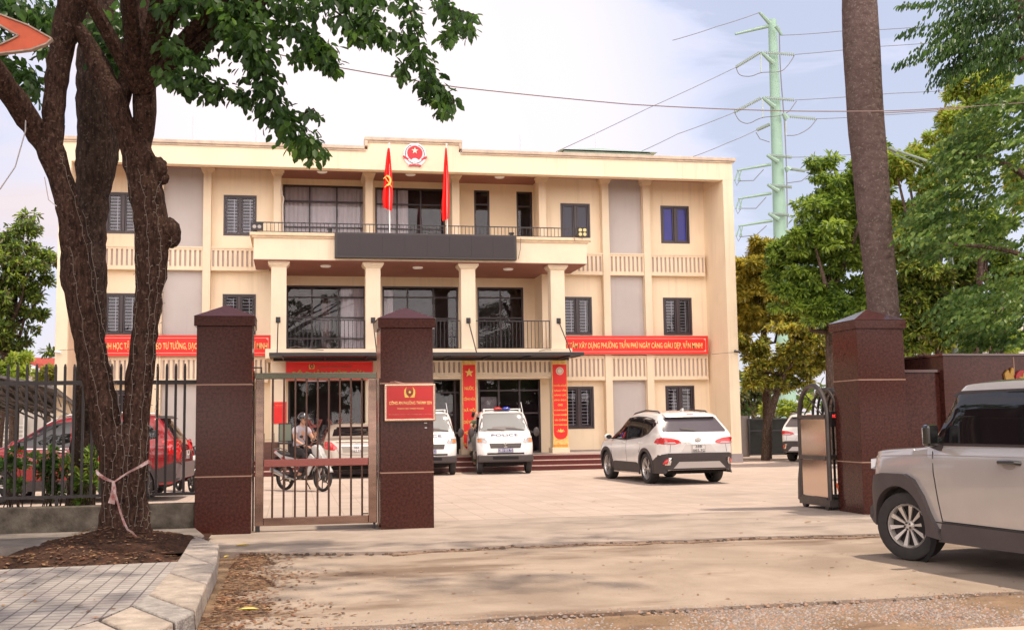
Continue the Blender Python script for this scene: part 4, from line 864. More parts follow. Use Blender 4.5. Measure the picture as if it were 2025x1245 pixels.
MB().prism(circ(p.x+.16, p.z-.05, .13, n=24), 15.27, 15.316).build('disc', M('disc_red', (.28, .02, .02), .5), wb); MB().prism(star(p.x+.16, p.z-.05, .09), 15.262, 15.269).build('star', MATS['badge_bright'], wb)
MB().prism([(p.x+.34+.13-u, v) for u, v in ((0, p.z-.10), (-.02, p.z+.02), (.04, p.z+.09), (.07, p.z+.02), (.11, p.z+.12), (.13, p.z-.14), (.06, p.z-.17))], 15.28, 15.318).build('wreath', MATS['badge_bright'], wb)
# green mesh gate and low walls at the far right of the yard
p = gnd(1500, 905); q_ = gnd(1566, 903); Y = 41.0
a = atY(1480, 829, Y); b = atY(1566, 826, Y)
mg = wroot('mesh_gate', ((a.x+b.x)/2, Y, 0), label='dark mesh-covered gate at the far right corner of the yard', cat='gate')
MB().box(a.x, b.x, Y, Y+.03, .08, a.z).build('netting', M('dark_net', (.018, .02, .018), .8, var=.3, vs=3), mg); mb = MB(); frame_bars(mb, a.x-.03, b.x+.03, .05, a.z+.04, Y-.04, Y-.001, .06, ((a.x+b.x)/2,), (1.0,)); mb.build('frame', black_m, mg)
c_ = atY(1567, 815, Y-.2); d_ = atY(1800, 812, Y-.2); MB().box(c_.x, d_.x+14, Y-.2, Y, 0, c_.z).build('boundary_wall', M('grey_wall', (.26, .225, .22), .9, var=.1, vs=2), label='plain grey boundary wall right of the mesh gate', cat='wall')
c_ = atY(1440, 822, Y+.1); d_ = atY(1479, 822, Y+.1); MB().box(c_.x-3, d_.x, Y+.05, Y+.25, 0, c_.z).build('boundary_wall', MATS['grey_wall'], label='short grey wall between the building and the mesh gate', cat='wall')
# ------------------------------------------------------------------ vehicles: one lofted body each, everything else laid on it
tyre_m = M('tyre_rubber', (.028, .024, .024), .75, var=.2, vs=12)
rimdark_m = M('rim_dark', (.02, .018, .018), .5, metal=.3)
rim_m = M('rim_silver', (.55, .52, .50), .28, metal=.8)
plastic_m = M('black_plastic', (.045, .034, .034), .6, var=.1, vs=6)
under_m = M('underbody', (.012, .01, .01), .9)
cglass_m = M('car_glass', (.010, .009, .011), .03, spec=.7)
tail_m = M('tail_red', (.55, .008, .01), .12, coat=1)
chrome_m = M('chrome', (.7, .68, .66), .12, metal=1)
head_m = M('headlamp_clear', (.45, .42, .42), .08, metal=.4, coat=1)
amber_m = M('indicator_amber', (.75, .22, .03), .15, coat=1)
plate_w = M('plate_white', (.72, .68, .66), .5); plate_b = M('plate_blue', (.02, .04, .22), .4); plate_ink = M('plate_ink', (.03, .03, .035), .5)
seam_m = M('panel_gap', (.03, .025, .025), .8)
def interp(pl, x):
    if x <= pl[0][0]: return pl[0][1]
    for (a, b), (c, d) in zip(pl, pl[1:]):
        if x <= c: return b+(d-b)*(x-a)/(c-a) if c > a else d
    return pl[-1][1]
def smooth_pl(pl, it=2):        # Chaikin corner cutting that keeps the ends
    for _ in range(it):
        q = [pl[0]]
        for (a, b), (c, d) in zip(pl, pl[1:]): q += [(a*.78+c*.22, b*.78+d*.22), (a*.22+c*.78, b*.22+d*.78)]
        pl = q+[pl[-1]]
    return pl
class Car:
    def __init__(s, name, L, W, top, belt, sill, wheels, paint, wr=.34, arch=.39, ratio=.80, loc=(0, 0, 0), yaw=0., rl_r=.35, rl_f=.55, fe_r=.80, fe_f=.62, tuck=.93, crown=.035, low_r=None, low_f=None, **kw):
        s.L, s.W, s.paint, s.wr, s.wx = L, W/2, paint, wr, wheels
        s.root = empty(name, loc, yaw, **kw)
        top = smooth_pl(top); xs = set(np.linspace(-L/2, L/2, 60)) | {p[0] for p in top}
        for e, sg in ((-L/2, 1), (L/2, -1)):
            for d in (.0, .01, .03, .06, .1, .15, .21, .28): xs.add(e+sg*d)
        for c in wheels:
            for t in np.linspace(0, math.pi, 19): xs.add(c+arch*math.cos(t))
            xs |= {c-arch-.002, c+arch+.002}
        xs = sorted(x for x in xs if -L/2 <= x <= L/2); s.rows = []
        def low(x):
            z = interp(sill, x)
            for c in wheels:
                if abs(x-c) <= arch+1e-9: z = max(z, wr+math.sqrt(max(0, arch**2-(x-c)**2)))
            return z
        for x in xs:
            W_ = s.W; dr, df = x+L/2, L/2-x
            if dr < rl_r: W_ = s.W*(fe_r+(1-fe_r)*math.sqrt(max(0, 1-((rl_r-dr)/rl_r)**2)))
            if df < rl_f: W_ = min(W_, s.W*(fe_f+(1-fe_f)*math.sqrt(max(0, 1-((rl_f-df)/rl_f)**2))))
            zt = interp(top, x); zl = low(x); zb = min(interp(belt, x), zt-.015); zl = min(zl, zb-.05); h = zt-zb; t = min(1, max(0, h)/.42)
            pts = []
            for k in range(8):
                u = k/7; z = zl+(zb-zl)*u; zn = (z-.2)/(max(.3, interp(belt, x)-.2))
                f = tuck+(1-tuck)*math.sin(min(1, max(0, zn)*1.25)*math.pi/2) if zn < .8 else 1-.028*((zn-.8)/.2)**1.6
                pts.append((W_*f, z))
            Wb = pts[-1][0]; Wr = W_*(.95+(ratio-.95)*t); sh = .022*(1-t)+.012
            pts.append((Wb-.012, zb+min(.012, h*.3)))
            for k in range(1, 6):
                u = k/6; pts.append((Wb-.012+(Wr+.035*math.sin(u*3.14)*t-Wb+.012)*u, zb+.012*min(1, h/.03)+(h-.012-.05*t)*u if h > .03 else zb+h*u*.9))
            pts.append((Wr-.01, zt-.05*t-.006)); pts.append((Wr-.045, zt-.018*t))
            for u in (.75, .5, .25, 0): pts.append(((Wr-.045)*u, zt+crown*(1-u*u)*(.4+.6*t)))
            s.rows.append((x, pts))
        n = len(s.rows[0][1]); V = []; F = []
        for x, pts in s.rows:
            V += [(x, y, z) for y, z in pts]+[(x, -y, z) for y, z in reversed(pts[:-1])]
        m = 2*n-1
        for i in range(len(s.rows)-1):
            for k in range(m-1): F.append((i*m+k, i*m+k+1, (i+1)*m+k+1, (i+1)*m+k))
        F.append(tuple(range(m))); F.append(tuple(reversed(range((len(s.rows)-1)*m, len(s.rows)*m))))
        me = bpy.data.meshes.new('body'); me.from_pydata(V, [], F); me.update()
        s.body = finish('body', me, paint, s.root, smooth=True)
        bm = bmesh.new(); bm.from_mesh(me); bmesh.ops.triangulate(bm, faces=bm.faces); s.bvh = BVHTree.FromBMesh(bm); bm.free()
        hh = max(.45, interp(belt, 0)-.25)
        MB().box(-L/2+.40, L/2-.35, -s.W+.27, s.W-.27, .23, hh).box(-L/2+.30, L/2-.30, -s.W+.12, s.W-.12, .27, .36).build('underbody', under_m, s.root)
    def hit(s, u, v, ax, sg):
        if ax == 'y': o, d = Vector((u, 3*sg, v)), Vector((0, -sg, 0))
        elif ax == 'x': o, d = Vector((4*sg, u, v)), Vector((-sg, 0, 0))
        else: o, d = Vector((u, v, 4)), Vector((0, 0, -1))
        r_ = s.bvh.ray_cast(o, d)
        if r_[0] is None:
            q = Vector((u, s.W*sg, v)) if ax == 'y' else (Vector((s.L/2*sg, u, v)) if ax == 'x' else Vector((u, v, 1.4)))
            r_ = s.bvh.find_nearest(q); p = r_[0].copy()
            if ax == 'y': p.x, p.z = u, v
            elif ax == 'x': p.y, p.z = u, v
            return p, -d
        return r_[0], -d
    def decal(s, name, poly, mat, ax='y', sg=1, eps=.006, step=.07, parent=None, smooth=True, skirt=.02, both=False, label=None):
        if both: s.decal(name, [(u, v) for u, v in poly], mat, ax, -sg, eps, step, parent, smooth, skirt)
        P = []
        n = len(poly)
        for i in range(n):
            a, b = poly[i], poly[(i+1) % n]; k = max(1, int(math.hypot(b[0]-a[0], b[1]-a[1])/step))
            P += [(a[0]+(b[0]-a[0])*j/k, a[1]+(b[1]-a[1])*j/k) for j in range(k)]
        nb = len(P)
        def inside(x, y):
            c = False; j = n-1
            for i in range(n):
                if (poly[i][1] > y) != (poly[j][1] > y) and x < (poly[j][0]-poly[i][0])*(y-poly[i][1])/(poly[j][1]-poly[i][1])+poly[i][0]: c = not c
                j = i
            return c
        us = [p[0] for p in poly]; vs_ = [p[1] for p in poly]; pts = [Vector(p) for p in P]
        for x in np.arange(min(us)+step/2, max(us), step):
            for y in np.arange(min(vs_)+step/2, max(vs_), step):
                if inside(x, y) and min((x-p[0])**2+(y-p[1])**2 for p in P) > (step*.35)**2: pts.append(Vector((x, y)))
        ov, oe, of, *_ = delaunay_2d_cdt(pts, [], [list(range(nb))], 1, 1e-6)
        V = []
        for p in ov:
            q, nn = s.hit(p.x, p.y, ax, sg); V.append(q+nn*eps)
        me = bpy.data.meshes.new(name); me.from_pydata([tuple(v) for v in V], [], [tuple(f) for f in of]); me.update()
        bm = bmesh.new(); bm.from_mesh(me)
        if skirt:
            be = [e for e in bm.edges if e.is_boundary]; r_ = bmesh.ops.extrude_edge_only(bm, edges=be)
            d = {'y': Vector((0, -sg, 0)), 'x': Vector((-sg, 0, 0)), 'z': Vector((0, 0, -1))}[ax]
            bmesh.ops.translate(bm, verts=[g for g in r_['geom'] if isinstance(g, bmesh.types.BMVert)], vec=d*skirt)
        bmesh.ops.recalc_face_normals(bm, faces=bm.faces); bm.to_mesh(me); bm.free()
        if smooth: me.shade_smooth(); me.set_sharp_from_angle(angle=R(45))
        me.materials.append(mat)
        o = bpy.data.objects.new(name, me); col.objects.link(o); o.parent = parent or s.root
        if label: o['label'] = label
        return o
    def line(s, name, pts, w, mat, ax='y', sg=1, both=False, eps=.004, parent=None):
        L_ = []; R_ = []
        for i, p in enumerate(pts):
            a, b = pts[max(0, i-1)], pts[min(len(pts)-1, i+1)]; dx, dy = b[0]-a[0], b[1]-a[1]; l = math.hypot(dx, dy) or 1
            L_.append((p[0]-dy/l*w/2, p[1]+dx/l*w/2)); R_.append((p[0]+dy/l*w/2, p[1]-dx/l*w/2))
        return s.decal(name, L_+R_[::-1], mat, ax, sg, eps, .12, parent, True, .004, both)
    def text(s, txt, u0, u1, v0, v1, mat, ax='x', sg=1, eps=.014, bold=.0, parent=None, name='lettering'):
        o = text_mesh(name, txt, mat, None, 0, 1, 0, 1, 0, bold=bold, depth=.0)
        me = o.data
        for v in me.vertices:
            a, b = v.co.x, v.co.z
            if ax == 'x': y = (u0+(u1-u0)*a)*(sg); q, nn = s.hit(y, v0+(v1-v0)*b, 'x', sg)      # reads left to right from outside
            else: q, nn = s.hit((u0+(u1-u0)*a)*(-sg), v0+(v1-v0)*b, 'y', sg)
            v.co = q+nn*eps
        o.parent = parent or s.root
        return o
    def flat_text(s, txt, cx, cz, w, h, x, mat, sg, parent, bold=.0):    # lettering on a flat plate at x
        o = text_mesh('lettering', txt, mat, None, -w/2, w/2, -h/2, h/2, 0, bold=bold, depth=.002)
        for v in o.data.vertices: v.co = Vector((x-sg*(v.co.y)*1.0, cx+sg*v.co.x, cz+v.co.z))
        o.parent = parent
        return o
    def plate(s, u, v, w, h, lines, bg, ink, sg, tilt=0.):
        q, _ = s.hit(u, v, 'x', sg); x = q.x+sg*.02
        MBx = MB(); MBx.box(x-.006, x+.006, u-w/2, u+w/2, v-h/2, v+h/2); pl = MBx.build('number_plate', bg, s.root, bevel=.003)
        n = len(lines); e = MB(); xx = x+sg*.0075
        t = .006
        for a, b, c, d in ((-w/2+.008, w/2-.008, h/2-.014, h/2-.008), (-w/2+.008, w/2-.008, -h/2+.008, -h/2+.014), (-w/2+.008, -w/2+.014, -h/2+.008, h/2-.008), (w/2-.014, w/2-.008, -h/2+.008, h/2-.008)):
            e.box(x, xx, u+a, u+b, v+c, v+d)
        e.build('rim_line', ink, pl)
        for i, t in enumerate(lines):
            hh = h/n*.66; zc = v+h/2-h/n*(i+.5); ww = w*(.86 if n == 1 or len(t) > 4 else .5)
            s.flat_text(t, u, zc, ww, hh, x+sg*.006, ink, sg, pl, bold=.012)
        return pl
    def wheels(s, style=5, w=.22, track=None, steer=0, rr=.75, spoke_m=None, back=None):
        track = track or s.W-w/2-.015; r_ = s.wr
        mb = MB(); k = r_; hw = w/2
        prof = [(r_*rr, -hw+.01), (r_*.86, -hw), (r_*.96, -hw+.012), (r_, -hw+.04), (r_*.995, 0), (r_, hw-.04), (r_*.96, hw-.012), (r_*.86, hw), (r_*rr, hw-.01), (r_*rr*.97, hw-.05), (r_*rr*.97, -hw+.05)]
        mb.lathe(prof, 40, 'y', closed=True); wh = mb.build('wheel', tyre_m, s.root, smooth=True)
        rb = MB(); R0 = r_*rr*.985; yo = hw-.03
        rb.lathe([(R0, yo), (R0-.012, yo+.012), (R0-.022, yo), (R0-.028, yo-.10), (R0, yo-.10)], 40, 'y', closed=True)
        n = style; y1 = yo-.005
        for i in range(n):
            a0 = 2*math.pi*i/n
            sps = [(0, .018, .046)] if n >= 8 else [(-.17, .022, .035), (.17, .022, .035)]
            for da, wi, wo in sps:
                a = a0+da; d = Vector((math.cos(a), 0, math.sin(a))); p = Vector((-math.sin(a), 0, math.cos(a))); ri, ro = .045, R0-.012
                v = []
                for r0, w0, yy in ((ri, wi*.8, y1-.02), (ro, wo, y1)):
                    for sgn in (-1, 1): v.append(d*r0+p*w0*.5*sgn+Vector((0, yy, 0)))
                v += [q-Vector((0, .03, 0)) for q in v]
                rb.add(v, [(0, 1, 3, 2), (0, 2, 6, 4), (1, 5, 7, 3), (2, 3, 7, 6), (4, 6, 7, 5), (0, 4, 5, 1)])
        rb.lathe([(0, y1-.005), (.03, y1-.005), (.055, y1-.025), (.055, y1-.06)], 20, 'y')
        rim = rb.build('rim', spoke_m or rim_m, wh, smooth=True)
        MB().lathe([(0, y1-.062), (R0-.02, y1-.062), (R0-.02, y1-.07), (0, y1-.07)], 32, 'y').build('disc', back or rimdark_m, rim)
        ws = []
        for i, x in enumerate(s.wx):
            for sg in (1, -1):
                o = wh if (i == 0 and sg == 1) else copy_tree(wh, s.root)
                o.location = (x, track*sg, r_); o.rotation_euler = (0, rng.uniform(0, 1) if not steer else 0, 0 if sg > 0 else math.pi)
                if steer and x > 0: o.rotation_euler.z += R(steer)
                ws.append(o)
        return ws
    def arch_ring(s, c, w, r0, mat=None, both=True, sillz=.26, name='wheel_arch'):
        zc = s.wr; out_ = [(c+(r0+w)*math.cos(t), zc+(r0+w)*math.sin(t)) for t in np.linspace(math.pi*1.06, -.06*math.pi, 22)]; inn = [(c+r0*math.cos(t), zc+r0*math.sin(t)) for t in np.linspace(-.02*math.pi, math.pi*1.02, 22)]
        s.decal(name, out_+inn, mat or plastic_m, 'y', 1, .022, .06, None, True, .035, both)
    def mirror(s, x, z, mat, cap=None, w=.2, h=.15, out_=.10):
        for sg in (1, -1):
            q, _ = s.hit(x, z, 'y', sg); y = q.y; mb = MB()
            mb.sphere((x-.02, y+sg*(out_+w/2-.03), z+.03), 1, 14, 10, (.085, w/2, h/2)); o = mb.build('mirror', mat, s.root, smooth=True)
            MB().bar((x+.02, y-sg*.03, z-.02), (x, y+sg*out_, z), .05, .03).build('mirror_arm', plastic_m, o)
            MB().prism([(y+sg*(out_+w/2-.03)+.36*w*math.cos(t), z+.03+.36*h*math.sin(t)) for t in np.linspace(0, 6.1, 14)], x-.108, x-.095, 'yz').build('mirror_glass', cglass_m, o)
def arc(cx, cz, r, a0, a1, n=8): return [(cx+r*math.cos(R(a0+(a1-a0)*i/(n-1))), cz+r*math.sin(R(a0+(a1-a0)*i/(n-1)))) for i in range(n)]

def paint(name, c, metal=.0, rough=.28): return M(name, c, rough, metal=metal, coat=1.0, var=.03, vs=3)
# ---- white SUV in the middle of the yard (rear three-quarter view)
def crossover(loc, yaw, pm, lab, plate_lines, full=True):
    L = 4.46; h = L/2
    top = [(-h, .60), (-h+.02, .92), (-h+.07, 1.05), (-h+.17, 1.13), (-h+.50, 1.50), (-h+.58, 1.575), (-h+1.3, 1.625), (-h+2.0, 1.62), (-h+2.55, 1.52), (-h+3.30, 1.08), (-h+3.5, 1.03), (h-.35, .93), (h-.10, .80), (h, .55)]
    belt = [(-h, 1.12), (-h+.6, 1.10), (-h+1.1, 1.04), (0, .98), (h-1.2, .93), (h-.4, .84), (h, .60)]
    sill = [(-h, .33), (-h+.10, .29), (-h+.5, .26), (h-.6, .25), (h, .30)]
    c = Car('parked_car', L, 1.82, top, belt, sill, (-1.27, 1.37), pm, wr=.35, arch=.40, loc=loc, yaw=yaw, rl_r=.36, fe_r=.74, label=lab, cat='car')
    # side glazing
    g = [[(1.04, 1.02), (1.02, 1.04), (.42, 1.38), (.20, 1.47), (-.02, 1.50), (-.02, 1.00)], [(-.07, 1.01), (-.07, 1.505), (-.55, 1.505), (-.98, 1.485), (-.98, 1.06)], [(-1.02, 1.075), (-1.02, 1.475), (-1.45, 1.445), (-1.66, 1.40), (-1.76, 1.34), (-1.40, 1.15)]]
    for q in g: c.decal('side_window', q, cglass_m, 'y', 1, both=True, label=None)
    ring = [(1.10, 1.0), (.44, 1.41), (.20, 1.50), (-.5, 1.535), (-1.0, 1.52), (-1.45, 1.475), (-1.72, 1.42), (-1.82, 1.345), (-1.4, 1.12), (-1.0, 1.04), (0, .975)]
    c.decal('window_surround', ring, plastic_m, 'y', 1, eps=.003, both=True)
    # cladding
    for x in c.wx: c.arch_ring(x, .075, .385)
    c.decal('sill_cladding', [(-.82, .20), (.92, .20), (.92, .44), (.80, .47), (-.66, .47), (-.82, .42)], plastic_m, 'y', 1, eps=.015, both=True, skirt=.03)
    c.decal('sill_strip', [(-.80, .20), (.90, .20), (.90, .235), (-.80, .235)], chrome_m, 'y', 1, eps=.028, both=True, skirt=.03)
    c.decal('bumper_flank', [(-1.62, .25), (-2.2, .25), (-2.2, .64), (-1.95, .62), (-1.64, .50)], plastic_m, 'y', 1, eps=.012, both=True)
    # rear
    W = .91
    c.decal('rear_bumper', [(-.89, .66), (-.87, .38), (-.80, .30), (.80, .30), (.87, .38), (.89, .66), (.72, .70), (-.72, .70)], plastic_m, 'x', -1, eps=.03, skirt=.05)
    c.decal('skid_plate', [(-.62, .37), (.62, .37), (.48, .51), (-.48, .51)], M('skid_silver', (.55, .51, .49), .35, metal=.4), 'x', -1, eps=.045, skirt=.02)
    for sg in (-1, 1):
        c.decal('fog_lamp', [(sg*.70, .44), (sg*.80, .44), (sg*.72, .60), (sg*.64, .60)], chrome_m, 'x', -1, eps=.042)
        c.decal('reflector', [(sg*.755, .46), (sg*.83, .46), (sg*.79, .56), (sg*.72, .58)], tail_m, 'x', -1, eps=.048)
        lamp = c.decal('tail_lamp', [(sg*.40, .93), (sg*.46, .985), (sg*.62, 1.03), (sg*.84, 1.05), (sg*.895, 1.02), (sg*.895, .90), (sg*.56, .89)], tail_m, 'x', -1, eps=.020, skirt=.03)
        c.decal('lamp_lower', [(sg*.52, .905), (sg*.80, .905), (sg*.80, .945), (sg*.56, .945)], M('lamp_clear', (.4, .3, .3), .1, coat=1), 'x', -1, eps=.026, parent=lamp)
        c.decal('tail_lamp', [(-1.86, .93), (-2.18, .90), (-2.2, 1.03), (-2.0, 1.03)], tail_m, 'y', sg, eps=.010)
        c.line('tailgate_gap', [(sg*.66, .89), (sg*.68, .72)], .008, seam_m, 'x', -1, eps=.004)
    c.line('trim_strip', [(-.42, .915), (.42, .915)], .012, chrome_m, 'x', -1, eps=.012)
    c.decal('rear_window', [(-.73, 1.165), (.73, 1.165), (.765, 1.195), (.635, 1.475), (-.635, 1.475), (-.765, 1.195)], M('rear_glass', (.10, .085, .10), .06, spec=.8), 'x', -1, eps=.008)
    c.decal('spoiler', [(-.60, 1.50), (.60, 1.50), (.62, 1.565), (.5, 1.60), (-.5, 1.60), (-.62, 1.565)], pm, 'x', -1, eps=.10, skirt=.12)
    c.decal('spoiler_lip', [(-.58, 1.465), (.58, 1.465), (.60, 1.50), (-.60, 1.50)], plastic_m, 'x', -1, eps=.045, skirt=.06)  # black plastic lip below the spoiler
    c.decal('rear_wiper', [(-.02, 1.19), (.02, 1.19), (.33, 1.225), (.33, 1.245), (.05, 1.24), (-.02, 1.22)], plastic_m, 'x', -1, eps=.03, skirt=.02)
    c.decal('brake_lamp', [(-.08, 1.552), (.08, 1.552), (.08, 1.565), (-.08, 1.565)], tail_m, 'x', -1, eps=.106, skirt=.003)
    c.decal('plate_recess', [(-.42, .72), (.42, .72), (.30, .885), (-.30, .885)], M('recess_white', (.62, .58, .56), .4), 'x', -1, eps=.003, skirt=.004)
    e = MB(); q, _ = c.hit(0, .975, 'x', -1); e.lathe([(.052, -.006), (.064, -.006), (.064, .006), (.052, .006)], 24, 'x', (0, 0, 0), closed=True); em_ = e.build('badge', chrome_m, c.root); em_.location = (q.x-.012, 0, .985); em_.scale = (1, 1, .66)
    e = MB(); e.lathe([(.018, -.006), (.028, -.006), (.028, .006), (.018, .006)], 18, 'x', closed=True); e2 = e.build('badge_ring', chrome_m, em_)
    c.text('C R O S S', -.17, .17, .865, .885, plastic_m, 'x', -1, eps=.016, bold=.02)
    if plate_lines: c.plate(0, .80, .33, .165, plate_lines, plate_w, plate_ink, -1)
    # roof rails, fin, handles, mirrors
    for sg in (-1, 1):
        pts = [(x, sg*.585, interp(smooth_pl(top), x)+z) for x, z in ((-1.45, .0), (-1.35, .035), (-.6, .045), (.1, .045), (.38, .03), (.46, -.005))]
        MB().tube(pts, .018, 8).build('roof_rail', plastic_m, c.root, smooth=True)
        for x in (.12, -.92):
            q, _ = c.hit(x, .92, 'y', sg); MB().tube([(x-.09, q.y-sg*.005, .92), (x-.08, q.y+sg*.03, .925), (x+.06, q.y+sg*.03, .925), (x+.08, q.y-sg*.005, .92)], .014, 8).build('door_handle', pm, c.root, smooth=True)
    MB().prism([(-1.42, 1.63), (-1.22, 1.64), (-1.38, 1.70), (-1.43, 1.70)], -.02, .02, 'xz').build('antenna_fin', pm, c.root, bevel=.01)
    for pts in ([(1.02, .98), (.98, .60), (.93, .46)], [(-.045, .98), (-.045, .46)], [(-1.0, 1.04), (-.98, .80), (-.86, .70)]): c.line('door_gap', pts, .007, seam_m, 'y', 1, both=True)
    c.mirror(.93, 1.02, pm)
    # front (seen only from other sides)
    c.decal('windscreen', [(1.05, -.62), (1.05, .62), (.38, .52), (.38, -.52)], cglass_m, 'z', 1)
    c.decal('grille', [(-.5, .42), (.5, .42), (.6, .66), (-.6, .66)], plastic_m, 'x', 1, eps=.02)
    for sg in (-1, 1): c.decal('headlamp', [(sg*.52, .72), (sg*.80, .78), (sg*.80, .66), (sg*.55, .66)], head_m, 'x', 1, eps=.02)
    c.wheels(5, w=.225, spoke_m=rim_m)
    return c
white_p = paint('pearl_white', (.74, .71, .69)); 
crossover((8.72, 25.95, 0), R(93.5), white_p, 'white crossover with black wheel arches parked in the middle of the yard, seen from behind', ['38B', '085.92'])
# ---- second white crossover, mostly hidden behind the folding gate
crossover((18.2, 36.3, 0), R(48), white_p, 'white car with a red tail lamp far off, half hidden behind the folding gate', None)
# ---- grey-gold saloon, rear view
def saloon(loc, yaw, pm, lab):
    L = 4.42; h = L/2
    top = [(-h, .55), (-h+.02, .80), (-h+.05, .98), (-h+.12, 1.035), (-h+.50, 1.07), (-h+.62, 1.10), (-h+1.15, 1.37), (-h+1.45, 1.445), (-h+2.1, 1.475), (-h+2.6, 1.42), (-h+3.25, 1.05), (-h+3.45, 1.0), (h-.35, .88), (h-.1, .74), (h, .55)]
    belt = [(-h, 1.0), (-h+.6, 1.02), (0, .95), (h-1.1, .90), (h-.4, .82), (h, .60)]
    sill = [(-h, .36), (-h+.2, .25), (h-.4, .20), (h, .26)]
    c = Car('parked_car', L, 1.72, top, belt, sill, (-1.20, 1.35), pm, wr=.31, arch=.35, ratio=.72, loc=loc, yaw=yaw, rl_r=.42, fe_r=.70, label=lab, cat='car')
    c.decal('rear_window', [(-.60, 1.135), (.60, 1.135), (.50, 1.385), (-.50, 1.385)], cglass_m, 'x', -1)
    c.decal('side_window', [(1.08, 1.0), (.40, 1.36), (0, 1.40), (0, .98)], cglass_m, 'y', 1, both=True); c.decal('side_window', [(-.05, .985), (-.05, 1.40), (-.55, 1.385), (-1.05, 1.26), (-1.35, 1.07), (-.9, 1.03)], cglass_m, 'y', 1, both=True)
    for sg in (-1, 1):
        c.decal('tail_lamp', [(sg*.50, .82), (sg*.66, .985), (sg*.80, 1.0), (sg*.845, .96), (sg*.845, .80), (sg*.72, .765), (sg*.60, .76)], tail_m, 'x', -1, eps=.018, skirt=.03)
        c.decal('tail_lamp', [(-1.85, .84), (-2.12, .80), (-2.14, .98), (-1.95, .99)], tail_m, 'y', sg, eps=.008)
        c.line('boot_gap', [(sg*.50, .98), (sg*.53, .80), (sg*.46, .66), (sg*.2, .63), (0, .63)], .008, seam_m, 'x', -1)
    c.decal('boot_lip', [(-.55, .985), (.55, .985), (.52, 1.015), (-.52, 1.015)], pm, 'x', -1, eps=.05, skirt=.06)
    c.decal('boot_recess', [(-.36, .70), (.36, .70), (.40, .86), (-.40, .86)], M('saloon_recess', (.30, .26, .22), .35, metal=.3), 'x', -1, eps=.004, skirt=.004)
    c.line('trim_strip', [(-.40, .875), (.40, .875)], .022, chrome_m, 'x', -1, eps=.012)
    e = MB(); q, _ = c.hit(0, .93, 'x', -1); e.lathe([(.042, -.005), (.054, -.005), (.054, .005), (.042, .005)], 20, 'x', closed=True); em_ = e.build('badge', chrome_m, c.root); em_.location = (q.x-.015, 0, .935); em_.scale = (1, 1, .66)
    c.plate(0, .78, .28, .18, ['38A', '062.55'], plate_w, plate_ink, -1)
    c.decal('rear_skirt', [(-.70, .28), (.70, .28), (.66, .40), (-.66, .40)], plastic_m, 'x', -1, eps=.012)
    for sg in (-1, 1): c.decal('reflector', [(sg*.60, .42), (sg*.74, .42), (sg*.74, .455), (sg*.60, .455)], tail_m, 'x', -1, eps=.016)
    for pts in ([(1.1, .96), (1.05, .4)], [(-.02, .95), (-.02, .35)], [(-.98, 1.0), (-.85, .62)]): c.line('door_gap', pts, .007, seam_m, 'y', 1, both=True)
    for sg in (-1, 1):
        for x in (.10, -.85): q, _ = c.hit(x, .86, 'y', sg); MB().tube([(x-.08, q.y, .86), (x-.06, q.y+sg*.03, .865), (x+.06, q.y+sg*.03, .865), (x+.08, q.y, .86)], .013, 8).build('door_handle', pm, c.root, smooth=True)
    c.mirror(.92, .98, pm); MB().tube([(-.9, 0, 1.45), (-1.05, 0, 1.58)], .006, 6).build('antenna', plastic_m, c.root)
    c.decal('windscreen', [(1.05, -.62), (1.05, .62), (.40, .50), (.40, -.50)], cglass_m, 'z', 1)
    c.decal('grille', [(-.4, .38), (.4, .38), (.5, .60), (-.5, .60)], plastic_m, 'x', 1, eps=.02)
    for sg in (-1, 1): c.decal('headlamp', [(sg*.48, .66), (sg*.76, .74), (sg*.78, .62), (sg*.5, .58)], head_m, 'x', 1, eps=.02)
    c.wheels(5, w=.19)
saloon((1.60, 32.6, 0), R(92), paint('champagne', (.50, .43, .37), metal=.35, rough=.3), 'champagne-coloured saloon parked behind the motorcyclist, seen from behind')
